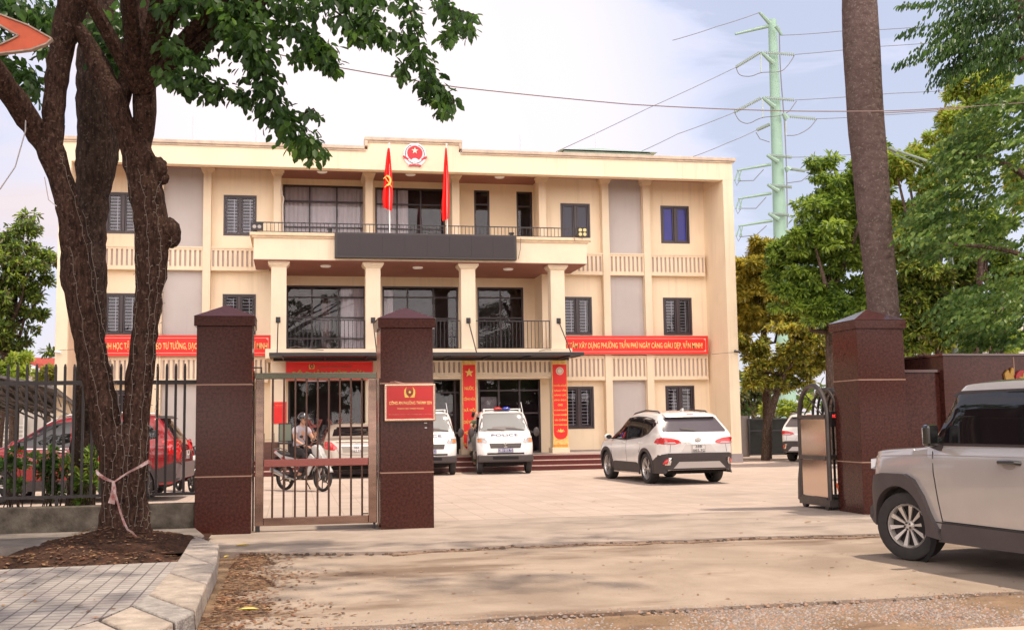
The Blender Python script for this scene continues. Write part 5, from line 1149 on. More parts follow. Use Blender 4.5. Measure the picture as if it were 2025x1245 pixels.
# ---- red compact SUV behind the fence
def red_suv(loc, yaw):
    L = 4.35; h = L/2; pm = paint('car_red', (.26, .007, .012), metal=.2, rough=.25)
    top = [(-h, .62), (-h+.03, .95), (-h+.10, 1.12), (-h+.30, 1.40), (-h+.44, 1.60), (-h+.6, 1.665), (-h+1.4, 1.70), (-h+2.1, 1.67), (-h+2.5, 1.58), (-h+3.25, 1.12), (-h+3.5, 1.06), (h-.3, .96), (h-.08, .78), (h, .55)]
    belt = [(-h, 1.12), (-h+.5, 1.14), (0, 1.06), (h-1.1, 1.0), (h-.4, .86), (h, .6)]; sill = [(-h, .42), (-h+.2, .32), (h-.4, .27), (h, .3)]
    c = Car('parked_car', L, 1.74, top, belt, sill, (-1.30, 1.28), pm, wr=.345, arch=.39, loc=loc, yaw=yaw, rl_r=.34, fe_r=.74, label='red compact SUV with silver roof rails parked behind the fence', cat='car')
    for q in ([(1.05, 1.08), (.45, 1.46), (.20, 1.54), (-.08, 1.56), (-.08, 1.07)], [(-.12, 1.075), (-.12, 1.56), (-.95, 1.56), (-1.02, 1.12)], [(-1.08, 1.13), (-1.02, 1.55), (-1.55, 1.48), (-1.74, 1.30), (-1.70, 1.22)]): c.decal('side_window', q, cglass_m, 'y', 1, both=True)
    c.line('window_strip', [(1.08, 1.05), (0, 1.045), (-1.0, 1.09)], .02, chrome_m, 'y', 1, both=True, eps=.008)
    for x in c.wx: c.arch_ring(x, .08, .375)
    c.decal('sill_cladding', [(-.86, .24), (.85, .24), (.80, .44), (-.78, .44)], plastic_m, 'y', 1, eps=.015, both=True)
    c.decal('bumper_flank', [(-1.68, .34), (-2.17, .40), (-2.17, .74), (-2.0, .74), (-1.70, .60)], plastic_m, 'y', 1, eps=.012, both=True)
    c.decal('rear_bumper', [(-.84, .74), (-.80, .44), (.80, .44), (.84, .74)], M('bumper_grey', (.16, .12, .12), .5), 'x', -1, eps=.025, skirt=.04)
    c.decal('rear_window', [(-.60, 1.20), (.60, 1.20), (.54, 1.56), (-.54, 1.56)], cglass_m, 'x', -1)
    c.decal('spoiler', [(-.58, 1.60), (.58, 1.60), (.56, 1.66), (-.56, 1.66)], plastic_m, 'x', -1, eps=.16, skirt=.2)
    for sg in (-1, 1):
        c.decal('tail_lamp', [(sg*.52, .98), (sg*.86, .90), (sg*.86, 1.18), (sg*.70, 1.16)], tail_m, 'x', -1, eps=.022, skirt=.03)
        c.decal('tail_lamp', [(-1.80, 1.16), (-1.92, 1.20), (-2.12, 1.12), (-2.17, .84), (-2.10, .80), (-1.90, 1.02)], tail_m, 'y', sg, eps=.014)
        pts = [(x, sg*.60, interp(smooth_pl(top), x)+z) for x, z in ((-1.5, -.005), (-1.4, .045), (-.5, .055), (.15, .055), (.45, .0))]; MB().tube(pts, .02, 8).build('roof_rail', chrome_m, c.root, smooth=True)
        for x in (.05, -.95): q, _ = c.hit(x, .98, 'y', sg); MB().tube([(x-.11, q.y, .98), (x-.09, q.y+sg*.035, .985), (x+.08, q.y+sg*.035, .985), (x+.1, q.y, .98)], .018, 8).build('door_handle', chrome_m, c.root, smooth=True)
    c.plate(0, .88, .33, .165, ['38A', '214.07'], plate_w, plate_ink, -1)
    for pts in ([(1.1, 1.04), (1.05, .46)], [(-.10, 1.05), (-.10, .46)], [(-1.04, 1.1), (-1.0, .80), (-.86, .72)]): c.line('door_gap', pts, .007, seam_m, 'y', 1, both=True)
    c.mirror(.92, 1.10, pm)
    c.decal('windscreen', [(1.05, -.62), (1.05, .62), (.45, .54), (.45, -.54)], cglass_m, 'z', 1)
    c.decal('grille', [(-.5, .42), (.5, .42), (.6, .72), (-.6, .72)], plastic_m, 'x', 1, eps=.02)
    for sg in (-1, 1): c.decal('headlamp', [(sg*.52, .76), (sg*.78, .84), (sg*.80, .70), (sg*.55, .70)], head_m, 'x', 1, eps=.02)
    c.wheels(5, w=.21)
red_suv((-4.25, 23.75, 0), R(176))
# ---- police pick-up vans, front view
def police(loc, yaw, plate_txt, lab, beacon=True, officer=False):
    h = .85; pm = white_p
    top = [(-h, 1.74), (-.4, 1.78), (.0, 1.765), (.22, 1.70), (.62, 1.20), (.70, 1.12), (.86, .98), (.93, .90), (.97, .62)]
    L2 = .97
    # cab: x from -.97 (rear wall) to .97 (front)
    c = Car('police_van', 1.94, 1.60, [(-.97, 1.72)]+top[1:], [(-.97, 1.12), (.3, 1.10), (.6, 1.05), (.97, .70)], [(-.97, .40), (.0, .40), (.6, .34), (.97, .36)], (.42,), pm, wr=.30, arch=.35, ratio=.80, loc=loc, yaw=yaw, rl_r=.05, rl_f=.30, fe_r=.97, fe_f=.72, label=lab, cat='police van', group='police pick-up vans parked by the steps')
    r_ = c.root
    c.decal('windscreen', [(-.64, 1.215), (.64, 1.215), (.69, 1.24), (.56, 1.66), (.5, 1.69), (-.5, 1.69), (-.56, 1.66), (-.69, 1.24)], M('van_screen', (.22, .22, .215), .07, spec=.9, coat=1), 'x', 1)
    c.line('screen_seal', [(-.70, 1.215), (-.71, 1.25), (-.57, 1.68), (-.5, 1.71), (.5, 1.71), (.57, 1.68), (.71, 1.25), (.70, 1.215), (-.70, 1.212)], .018, M('seal_grey', (.14, .12, .12), .6), 'x', 1, eps=.010)
    for a, b in (((.58, 1.225), (.05, 1.285)), ((.0, 1.222), (-.48, 1.26))): c.line('wiper', [a, ((a[0]+b[0])/2, (a[1]+b[1])/2+.015), b], .018, plastic_m, 'x', 1, eps=.03)
    c.decal('side_window', [(.50, 1.16), (.18, 1.60), (-.70, 1.62), (-.70, 1.16)], cglass_m, 'y', 1, both=True)
    c.text('POLICE', -.38, .38, 1.055, 1.125, M('police_blue', (.10, .13, .30), .4), 'x', 1, eps=.010, bold=.02)
    c.decal('grille', [(-.42, .73), (.42, .73), (.45, .86), (-.45, .86)], plastic_m, 'x', 1, eps=.012)
    for z in (.765, .795, .825): c.line('grille_bar', [(-.42, z), (.42, z)], .010, M('grille_bar', (.22, .19, .18), .5), 'x', 1, eps=.022)
    q, _ = c.hit(0, .80, 'x', 1); S = MB()
    S.prism([(-.06, .84), (0, .875), (.06, .84), (.0, .805), (-.06, .84)][:4], q.x+.018, q.x+.030, 'yz'); S.prism([(.06, .76), (0, .725), (-.06, .76), (.0, .795)], q.x+.018, q.x+.030, 'yz'); S.prism([(-.06, .84), (-.02, .815), (.065, .765), (.03, .74)], q.x+.018, q.x+.029, 'yz'); S.build('badge', chrome_m, r_)
    for sg in (-1, 1):
        hl = c.decal('headlamp', [(sg*.50, .90), (sg*.53, 1.01), (sg*.70, 1.02), (sg*.775, 1.0), (sg*.775, .885), (sg*.55, .88)], head_m, 'x', 1, eps=.018, skirt=.03)
        c.decal('indicator', [(sg*.66, .90), (sg*.775, .90), (sg*.775, 1.0), (sg*.69, 1.0)], amber_m, 'x', 1, eps=.024, parent=hl)
        MB().sphere((.80, sg*.58, .955), .045, 12, 8).build('lamp_bulb', chrome_m, hl)
    c.plate(0, .665, .42, .11, [plate_txt], plate_b, plate_w, 1)
    c.decal('air_intake', [(-.52, .555), (.52, .555), (.52, .60), (-.52, .60)], under_m, 'x', 1, eps=.012)
    bp = MB(); bp.box(.70, .99, -.78, .78, .34, .545); bp.build('bumper', M('bumper_brown', (.055, .042, .042), .55), r_, bevel=.04); MB().box(.988, 1.0, -.36, .36, .42, .50).build('bumper_slot', under_m, r_)
    for sg in (-1, 1):
        mb = MB(); mb.sphere((.55, sg*(.80+.13), 1.17), 1, 12, 10, (.05, .085, .13)); o = mb.build('mirror', plastic_m, r_, smooth=True); MB().tube([(.50, sg*.74, 1.16), (.54, sg*.86, 1.17)], .016, 6).build('mirror_arm', plastic_m, o)
    # roof rack, beacon, antenna
    rk = MB()
    for y in (-.52, .52): rk.box(-.10, .1, y-.02, y+.02, 1.74, 1.84)
    rk.tube([(0, -.52, 1.825), (0, .52, 1.825)], .015, 6); rk.build('roof_bar', white_m, r_)
    if beacon:
        bb = MB().box(-.06, .16, -.22, .22, 1.80, 1.83).build('light_bar', plastic_m, r_)
        MB().sphere((.05, .13, 1.835), 1, 12, 8, (.09, .12, .055)).build('beacon_blue', M('beacon_blue', (.02, .05, .5), .15, coat=1), bb, smooth=True); MB().sphere((.05, -.12, 1.835), 1, 12, 8, (.09, .12, .055)).build('beacon_red', M('beacon_red', (.7, .02, .02), .15, coat=1), bb, smooth=True)
    MB().tube([(.30, .60, 1.62), (.12, .55, 2.02)], .008, 6).build('antenna', white_m, r_)
    # bed
    bd = MB(); bd.box(-3.0, -1.0, -.76, .76, .62, .68); bd.box(-3.0, -1.0, -.78, -.74, .68, 1.08); bd.box(-3.0, -1.0, .74, .78, .68, 1.08); bd.box(-3.02, -2.98, -.78, .78, .62, 1.08); bd.box(-1.04, -1.0, -.76, .76, .68, 1.08); bd.box(-3.02, -1.0, -.80, .80, 1.06, 1.10)
    bed = bd.build('cargo_bed', pm, r_, bevel=.008)
    rails = MB()
    for sg in (-1, 1):
        for k in range(5): x = -2.9+k*.45; rails.box(x, x+.03, sg*.785-.006, sg*.785+.006, .68, 1.06)
    rails.build('bed_ribs', M('bed_rib', (.5, .46, .45), .5), bed)
    MB().box(-1.02, -.94, -.70, .70, .55, 1.0).build('bed_link', under_m, bed)
    for sg in (-1, 1):
        o = text_mesh('lettering', 'CẢNH SÁT', MATS['police_blue'], None, -.45, .45, -.06, .06, 0, bold=.01, depth=.003)
        for v in o.data.vertices: v.co = Vector((-2.0+sg*(-v.co.x)*-1 if sg < 0 else -2.0-v.co.x, sg*(.792-v.co.y), .88+v.co.z))
        o.parent = bed
    MB().box(-2.9, .5, -.34, .34, .34, .52).build('chassis', under_m, r_)
    c.wx = (.42, -1.75); c.W = .80; c.wheels(5, w=.165, track=.69, spoke_m=M('steel_rim', (.32, .29, .28), .4, metal=.6))
    for pts in ([(.05, 1.12), (.0, .75), (-.02, .45)], [(-.86, 1.12), (-.86, .45)]): c.line('door_gap', pts, .008, seam_m, 'y', 1, both=True)
    return c
police((5.92, 31.85, 0), R(-94.5), '38A·003.73', 'white police pick-up van with red and blue beacon, parked before the tall star banner')
police((3.76, 32.0, 0), R(-93.5), '38A·001.51', 'white police pick-up van half hidden behind the sign pillar')
# ---- boxy silver SUV close by on the right
def boxy(loc, yaw):
    L = 3.98; h = L/2; pm = paint('silver_beige', (.54, .50, .48), metal=.35, rough=.22)
    top = [(-h, .70), (-h+.02, 1.15), (-h+.10, 1.45), (-h+.20, 1.70), (-h+.5, 1.74), (0, 1.765), (h-1.46, 1.755), (h-1.36, 1.73), (h-1.28, 1.64), (h-1.00, 1.19), (h-.95, 1.15), (h-.84, 1.135), (h-.20, 1.11), (h-.05, 1.085), (h-.02, 1.0), (h-.005, .8), (h, .62)]
    belt = [(-h, 1.17), (h-.9, 1.12), (h-.1, 1.03), (h, .75)]; sill = [(-h, .40), (-h+.3, .36), (h-.3, .36), (h, .42)]
    wx = (-1.20, 1.47)
    c = Car('parked_car', L, 1.76, top, belt, sill, wx, pm, wr=.345, arch=.42, ratio=.89, loc=loc, yaw=yaw, rl_r=.22, rl_f=.24, fe_r=.84, fe_f=.84, tuck=.97, crown=.02, label='boxy silver SUV with black arches and dark windows, cut off by the right edge', cat='car')
    c.decal('side_window', [(.93, 1.185), (.69, 1.59), (.62, 1.64), (-.30, 1.655), (-.30, 1.18)], cglass_m, 'y', 1, eps=.012, both=True); c.decal('side_window', [(-.36, 1.18), (-.36, 1.655), (-1.55, 1.64), (-1.62, 1.22), (-1.55, 1.18)], cglass_m, 'y', 1, eps=.012, both=True)
    c.decal('window_surround', [(1.01, 1.155), (.98, 1.20), (.73, 1.63), (.62, 1.675), (-1.60, 1.67), (-1.70, 1.20), (-1.66, 1.155)], plastic_m, 'y', 1, eps=.004, both=True)
    # arches: angular flares
    for x in wx:
        z0 = .30; o_ = [(x-.60, z0), (x-.52, .62), (x-.30, .845), (x-.18, .875), (x+.20, .875), (x+.34, .84), (x+.50, .60), (x+.54, z0)]
        if x > 0: o_ = [(x-.62, .26), (x-.46, .50), (x-.38, .66), (x-.25, .82), (x-.12, .868), (x+.24, .868), (x+.38, .84), (x+.50, .60), (x+.55, .40)]
        inn = [(x+.40*math.cos(t), .345+.40*math.sin(t)) for t in np.linspace(-.05, math.pi+.15, 20)]
        c.decal('wheel_arch', o_+inn, M('arch_plastic', (.075, .06, .06), .55, var=.08, vs=5), 'y', 1, eps=.045, step=.05, both=True, skirt=.07)
    c.decal('sill_cladding', [(-.78, .24), (.90, .24), (.84, .42), (-.74, .42)], MATS['arch_plastic'], 'y', 1, eps=.03, both=True, skirt=.05)
    c.line('door_gap', [(.98, 1.14), (.96, 1.08), (.945, .9), (.90, .62), (.86, .43)], .010, seam_m, 'y', 1, both=True); c.line('door_gap', [(-.33, 1.15), (-.33, .43)], .010, seam_m, 'y', 1, both=True); c.line('door_gap', [(.85, .435), (-.80, .43)], .010, seam_m, 'y', 1, both=True)
    for sg in (-1, 1):
        q, _ = c.hit(.05, 1.0, 'y', sg); hd = MB().sphere((-.06, q.y, 1.0), 1, 16, 10, (.09, .010, .045)).build('door_handle', M('cup_grey', (.25, .22, .215), .4), c.root, smooth=True)
        MB().tube([(-.20, q.y, 1.015), (-.18, q.y+sg*.04, 1.02), (.02, q.y+sg*.04, 1.02), (.06, q.y, 1.015)], .020, 8).build('handle_grip', M('gloss_black', (.01, .01, .01), .1, coat=1), hd, smooth=True)
        mb = MB(); mb.box(.80, .90, sg*.90 if sg > 0 else -1.04, 1.04 if sg > 0 else -.90, 1.15, 1.36); o = mb.build('mirror', MATS['gloss_black'], c.root, bevel=.03); MB().bar((.86, sg*.84, 1.13), (.86, sg*1.0, 1.19), .06, .05).build('mirror_arm', plastic_m, o)
        c.decal('headlamp', [(1.90, .90), (1.985, .90), (1.985, 1.0), (1.90, 1.02)], head_m, 'y', sg, eps=.012)
        c.decal('headlamp', [(sg*.48, .88), (sg*.80, .88), (sg*.80, 1.0), (sg*.48, 1.0)], head_m, 'x', 1, eps=.018)
        c.decal('tail_lamp', [(sg*.66, .85), (sg*.82, .85), (sg*.82, 1.08), (sg*.66, 1.08)], tail_m, 'x', -1, eps=.02)
    c.decal('windscreen', [(.97, -.70), (.97, .70), (.72, .66), (.72, -.66)], cglass_m, 'z', 1); c.decal('rear_window', [(-.6, 1.2), (.6, 1.2), (.56, 1.62), (-.56, 1.62)], cglass_m, 'x', -1)
    c.decal('grille', [(-.6, .50), (.6, .50), (.6, .80), (-.6, .80)], plastic_m, 'x', 1, eps=.02)
    c.decal('bonnet_line', [(1.02, .66), (1.96, .62), (1.96, .60), (1.02, .63)], seam_m, 'z', 1, eps=.003, skirt=.002); c.decal('bonnet_line', [(1.02, -.66), (1.96, -.62), (1.96, -.60), (1.02, -.63)], seam_m, 'z', 1, eps=.003, skirt=.002)
    c.line('shoulder_crease', [(1.92, 1.035), (.98, 1.065), (-1.7, 1.07)], .008, M('crease_shade', (.30, .26, .24), .4), 'y', 1, both=True, eps=.002)
    c.line('sill_edge', [(.92, .425), (-.78, .42)], .012, seam_m, 'y', 1, both=True, eps=.031)
    c.decal('arch_liner', [(1.47+.40*math.cos(t), .345+.40*math.sin(t)) for t in np.linspace(0, 6.28, 26)[:-1]], under_m, 'y', 1, eps=-.10, both=True, skirt=0)
    ws = c.wheels(10, w=.235, rr=.66, steer=0, spoke_m=M('rim_pale', (.58, .53, .49), .35, metal=.5))
    nb_ = MB()
    for k in range(5): a = k*1.2566; nb_.lathe([(0, .004), (.009, .004), (.009, -.004)], 8, 'y', (.032*math.cos(a), .089, .032*math.sin(a)))
    nb_.build('wheel_nuts', seam_m, ws[2])
    for o in ws[2:]: o.rotation_euler = (0, .12, (0 if o.location.y > 0 else math.pi)+R(21))
    return c
boxy((7.085, 9.10, -.03), R(97))
# ------------------------------------------------------------------ trees
def leaf_mat(name, c1, c2, tr=.35, vs=1.2):
    m = bpy.data.materials.new(name); m.use_nodes = True; n = m.node_tree.nodes; l = m.node_tree.links; b = n['Principled BSDF']; o = n['Material Output']
    t = n.new('ShaderNodeTexCoord'); no = n.new('ShaderNodeTexNoise'); no.inputs['Scale'].default_value = vs; no.inputs['Detail'].default_value = 4; l.new(t.outputs['Object'], no.inputs[0])
    r_ = n.new('ShaderNodeValToRGB'); r_.color_ramp.elements[0].position = .36; r_.color_ramp.elements[1].position = .64; r_.color_ramp.elements[0].color = (*c1, 1); r_.color_ramp.elements[1].color = (*c2, 1); l.new(no.outputs[0], r_.inputs[0])
    l.new(r_.outputs[0], b.inputs['Base Color']); b.inputs['Roughness'].default_value = .42; b.inputs['Specular IOR Level'].default_value = .4
    tl = n.new('ShaderNodeBsdfTranslucent'); hs = n.new('ShaderNodeHueSaturation'); hs.inputs['Value'].default_value = 1.5; l.new(r_.outputs[0], hs.inputs['Color']); l.new(hs.outputs[0], tl.inputs[0])
    mx_ = n.new('ShaderNodeMixShader'); mx_.inputs[0].default_value = tr; l.new(b.outputs[0], mx_.inputs[1]); l.new(tl.outputs[0], mx_.inputs[2]); l.new(mx_.outputs[0], o.inputs[0]); return m
def bark_mat(name, c1, c2, bs=26, st=(1, 1, .35), c3=None):
    m = bpy.data.materials.new(name); m.use_nodes = True; n = m.node_tree.nodes; l = m.node_tree.links; b = n['Principled BSDF']; b.inputs['Roughness'].default_value = .9; b.inputs['Specular IOR Level'].default_value = .12
    t = n.new('ShaderNodeTexCoord'); mp_ = n.new('ShaderNodeMapping'); mp_.inputs['Scale'].default_value = st; l.new(t.outputs['Object'], mp_.inputs[0])
    no = n.new('ShaderNodeTexNoise'); no.inputs['Scale'].default_value = bs; no.inputs['Detail'].default_value = 8; no.inputs['Roughness'].default_value = .7; l.new(mp_.outputs[0], no.inputs[0])
    r_ = n.new('ShaderNodeValToRGB'); r_.color_ramp.elements[0].position = .38; r_.color_ramp.elements[1].position = .62; r_.color_ramp.elements[0].color = (*c1, 1); r_.color_ramp.elements[1].color = (*c2, 1); l.new(no.outputs[0], r_.inputs[0]); cur = r_.outputs[0]
    if c3:
        n3 = n.new('ShaderNodeTexNoise'); n3.inputs['Scale'].default_value = 28; n3.inputs['Detail'].default_value = 4; l.new(t.outputs['Object'], n3.inputs[0]); r3 = n.new('ShaderNodeValToRGB'); r3.color_ramp.elements[0].position = .58; r3.color_ramp.elements[1].position = .64; l.new(n3.outputs[0], r3.inputs[0])
        mm = n.new('ShaderNodeMix'); mm.data_type = 'RGBA'; l.new(r3.outputs[0], mm.inputs[0]); l.new(cur, mm.inputs[6]); mm.inputs[7].default_value = (*c3, 1); cur = mm.outputs[2]
    l.new(cur, b.inputs['Base Color']); v = n.new('ShaderNodeTexVoronoi'); v.feature = 'DISTANCE_TO_EDGE'; v.inputs['Scale'].default_value = bs*.9; l.new(mp_.outputs[0], v.inputs[0])
    ad_ = n.new('ShaderNodeMath'); ad_.operation = 'ADD'; l.new(no.outputs[0], ad_.inputs[0]); l.new(v.outputs[0], ad_.inputs[1])
    bp = n.new('ShaderNodeBump'); bp.inputs['Strength'].default_value = .9; bp.inputs['Distance'].default_value = .03; l.new(ad_.outputs[0], bp.inputs['Height']); l.new(bp.outputs[0], b.inputs['Normal']); return m
LEAVES = {}
def leaf_shape(kind):
    if kind == 'oval': return np.array([(0, 0, 0), (.30, -.27, .05), (.72, -.24, .05), (1, 0, -.06), (.72, .24, .05), (.30, .27, .05)]), [(0, 1, 2, 3), (0, 3, 4, 5)]
    if kind == 'lance': return np.array([(0, 0, 0), (.35, -.17, .03), (.75, -.13, .0), (1, 0, -.12), (.75, .13, .0), (.35, .17, .03)]), [(0, 1, 2, 3), (0, 3, 4, 5)]
    return np.array([(0, 0, 0), (.5, -.22, .05), (1, 0, -.05), (.5, .22, .05)]), [(0, 1, 2, 3)]
def leaves(name, P, D, S, kind, mats, parent, seed=1, **kw):
    """P positions, D growth directions, S sizes: one leaf each with a random roll"""
    r_ = np.random.default_rng(seed); sh, fc = leaf_shape(kind); n = len(P); P = np.asarray(P, float); D = np.asarray(D, float); S = np.asarray(S, float)
    D = D/np.maximum(1e-6, np.linalg.norm(D, axis=1))[:, None]
    up = np.tile([0, 0, 1.], (n, 1))+r_.normal(0, .45, (n, 3)); B = np.cross(up, D); B /= np.maximum(1e-6, np.linalg.norm(B, axis=1))[:, None]; Nn = np.cross(D, B)
    k = len(sh); V = P[:, None, :]+S[:, None, None]*(sh[None, :, 0, None]*D[:, None, :]+sh[None, :, 1, None]*B[:, None, :]+sh[None, :, 2, None]*Nn[:, None, :])
    F = (np.arange(n)[:, None, None]*k+np.array(fc)[None]).reshape(-1, 4)
    idx = np.repeat(r_.integers(0, len(mats), n), len(fc))
    return numesh(name, V.reshape(-1, 3), F, None, parent, fidx=idx, mats=mats, **kw)
def crown_blobs(blobs, n, size, seed, clump=10, spread=.28, droop=-.35, hollow=.45):
    """boughs on the outer part of each ellipsoid, twigs on each bough, a rosette of leaves on each twig; returns P, D, S"""
    r_ = np.random.default_rng(seed); vol = np.array([b[1][0]*b[1][2] for b in blobs]); vol = vol/vol.sum(); P = []; D = []; S = []
    for (c, rad), f in zip(blobs, vol):
        rad = np.array(rad); nl = n*f; nb = int(np.clip(nl/150, 6, 110)); d = r_.normal(size=(nb, 3)); d /= np.linalg.norm(d, axis=1)[:, None]
        bc = np.array(c)+d*(hollow+(1-hollow)*r_.random(nb)**.5)[:, None]*(1+.22*r_.normal(size=nb))[:, None]*rad
        for q, dd in zip(bc, d):
            br_ = rad*r_.uniform(.22, .42)*[1, 1, .7]; m = max(2, int(nl/nb/clump))
            e = r_.normal(size=(m, 3)); e /= np.linalg.norm(e, axis=1)[:, None]; e[:, 2] = np.abs(e[:, 2])*.9-.12; tc_ = q+e*br_*r_.uniform(.6, 1.15, (m, 1))
            for t, ee in zip(tc_, e):
                k = r_.integers(int(clump*.6), int(clump*1.4)+1); o = r_.normal(0, 1, (k, 3)); o /= np.linalg.norm(o, axis=1)[:, None]
                P.append(t+o*size*.22); D.append(o*.9+ee*.5+[0, 0, droop]); S.append(size*r_.uniform(.6, 1.25, k))
    return np.vstack(P), np.vstack(D), np.hstack(S)
def limb(mb, pts, n=10, knob=.0, seed=0):
    """pts: (px, py, width px, Y): a trunk traced at real depth, rounded"""
    r_ = np.random.default_rng(seed); C = []; W_ = []
    for x, y, w_, Y in pts:
        p = atY(x, y, Y); C.append(p); W_.append(w_/FPX*Y*.5)
    # refine
    Cc = []; Ww = []
    for i in range(len(C)-1):
        p0 = C[max(0, i-1)]; p1, p2 = C[i], C[i+1]; p3 = C[min(len(C)-1, i+2)]
        k = max(2, int((p2-p1).length/.10))
        for j in range(k):
            t = j/k; q = .5*((2*p1)+(-p0+p2)*t+(2*p0-5*p1+4*p2-p3)*t*t+(-p0+3*p1-3*p2+p3)*t**3); Cc.append(q); Ww.append((W_[i]+(W_[i+1]-W_[i])*t)*(1+knob*r_.normal()))
    Cc.append(C[-1]); Ww.append(W_[-1]); mb.tube(Cc, Ww, n); return Cc, Ww
def rough_up(o, amp, sc, seed=0):
    from mathutils import noise
    for v in o.data.vertices: v.co += v.normal*amp*noise.noise(v.co*sc+Vector((seed, 0, 0)))
bark1 = bark_mat('bark_dark', (.018, .010, .008), (.075, .040, .029), 24, c3=(.10, .062, .048))
bark2 = bark_mat('bark_grey', (.05, .032, .025), (.12, .08, .062), 18, c3=(.18, .14, .12)); bark2d = bark_mat('bark_dark_grey', (.020, .012, .010), (.062, .038, .030), 20, c3=(.085, .06, .05))  # second grey bark is darker, close to the roadside tree's colour
bark3 = bark_mat('bark_palm', (.10, .066, .060), (.15, .105, .095), 7, st=(1, 1, 1.2), c3=(.19, .15, .135))
lf_dark = leaf_mat('leaf_dark', (.028, .062, .020), (.065, .13, .034), .5); lf_mid = leaf_mat('leaf_mid', (.04, .09, .018), (.09, .18, .03), .5); lf_lit = leaf_mat('leaf_light', (.07, .15, .02), (.13, .24, .03), .5)
# --- the double-stemmed roadside tree
Y0 = 14.3
t1 = wroot('roadside_tree', tuple(gnd(248, 1060, .1)), label='large rough-barked tree with two entwined stems wound with fairy lights', cat='tree')
mb = MB(); kw = dict(knob=.014)
TR = []
TR.append(limb(mb, [(247, 1100, 165, Y0), (248, 1080, 128, Y0), (247, 1058, 102, Y0), (246, 1030, 88, Y0), (245, 980, 80, Y0), (244, 920, 80, Y0), (240, 870, 84, Y0), (234, 840, 66, Y0)], 20, seed=1, **kw))
TR.append(limb(mb, [(226, 1010, 46, Y0), (220, 900, 50, Y0), (206, 820, 54, Y0), (190, 740, 53, Y0), (172, 650, 54, Y0), (156, 560, 60, Y0), (148, 480, 52, Y0), (135, 410, 44, Y0), (118, 350, 46, Y0), (98, 290, 54, Y0), (94, 250, 60, Y0)], 16, seed=2, **kw))
TR.append(limb(mb, [(102, 285, 44, Y0), (105, 240, 43, Y0), (108, 190, 41, Y0), (118, 120, 42, Y0), (132, 50, 48, Y0), (146, 0, 60, Y0), (160, -60, 70, Y0)], 14, seed=3, **kw))
TR.append(limb(mb, [(96, 300, 42, Y0), (66, 250, 44, Y0-.1), (32, 200, 46, Y0-.3), (0, 158, 50, Y0-.5), (-50, 100, 50, Y0-.8)], 12, seed=4, **kw))
TR.append(limb(mb, [(263, 1010, 44, Y0-.05), (266, 900, 48, Y0-.05), (271, 820, 50, Y0), (278, 740, 50, Y0), (287, 660, 50, Y0), (295, 580, 51, Y0), (300, 500, 62, Y0), (298, 430, 62, Y0), (288, 370, 66, Y0), (276, 320, 62, Y0), (262, 270, 54, Y0)], 16, seed=5, **kw))
TR.append(limb(mb, [(272, 300, 46, Y0), (284, 240, 44, Y0), (286, 180, 44, Y0), (282, 110, 48, Y0), (274, 40, 46, Y0), (272, -40, 46, Y0)], 14, seed=6, **kw))
TR.append(limb(mb, [(264, 300, 40, Y0-.05), (246, 250, 42, Y0-.1), (224, 190, 42, Y0-.1), (196, 130, 38, Y0), (170, 80, 32, Y0), (150, 50, 26, Y0)], 14, seed=7, **kw))
TR.append(limb(mb, [(240, 200, 30, Y0), (256, 130, 34, Y0+.2), (262, 70, 34, Y0+.3), (255, 0, 32, Y0+.4)], 10, seed=8, **kw))
TR.append(limb(mb, [(292, 90, 30, Y0), (312, 58, 24, Y0), (340, 34, 20, Y0-.2), (376, 14, 18, Y0-.4), (430, -6, 15, Y0-.6)], 10, seed=9, **kw))
for (x, y, r_) in ((336, 458, 21), (341, 472, 16), (312, 336, 20), (322, 352, 13), (320, 330, 12), (104, 305, 15)): c_ = atY(x, y, Y0-.02); mb.sphere(tuple(c_), r_/FPX*Y0, 12, 10, (1, 1, 1.2))
mb.tube([tuple(atY(300, 500, Y0)), tuple(atY(338, 462, Y0-.03))], [.14, .10], 10); mb.tube([tuple(atY(290, 365, Y0)), tuple(atY(316, 336, Y0-.03))], [.14, .11], 10)
tk = mb.build('trunk', bark1, t1, smooth=True); rough_up(tk, .03, 5, 1); rough_up(tk, .018, 24, 3); tk.data.shade_smooth()
def spray(P, D, S, pts, n, size, Yr, rs, droop=-.8, twigs=None):
    """leaves along a pixel-traced branch"""
    seg = [(pts[i], pts[i+1]) for i in range(len(pts)-1)]; ln = [math.hypot(b[0]-a[0], b[1]-a[1])+1 for a, b in seg]; tot = sum(ln)
    for (a, b), l in zip(seg, ln):
        for _ in range(max(1, int(n*l/tot))):
            t = rs.random(); x, y, r_ = [a[k]+(b[k]-a[k])*t for k in range(3)]; Yo = Yr+(1.75 if x < 318 else 0); an = rs.uniform(0, 6.28); q = abs(rs.normal())*.55
            P.append(tuple(atY(x+r_*q*math.cos(an), y+r_*q*math.sin(an)*.9, Yo+rs.normal()*.25))); D.append((math.cos(an)*.6+rs.normal()*.3, rs.normal()*.45, -math.sin(an)*.5+droop+rs.normal()*.3)); S.append(size*rs.uniform(.65, 1.2))
    if twigs is not None: twigs.append([tuple(atY(p[0], p[1], Yr)) for p in pts])
rs = np.random.default_rng(5); P, D, S = [], [], []; TW = []
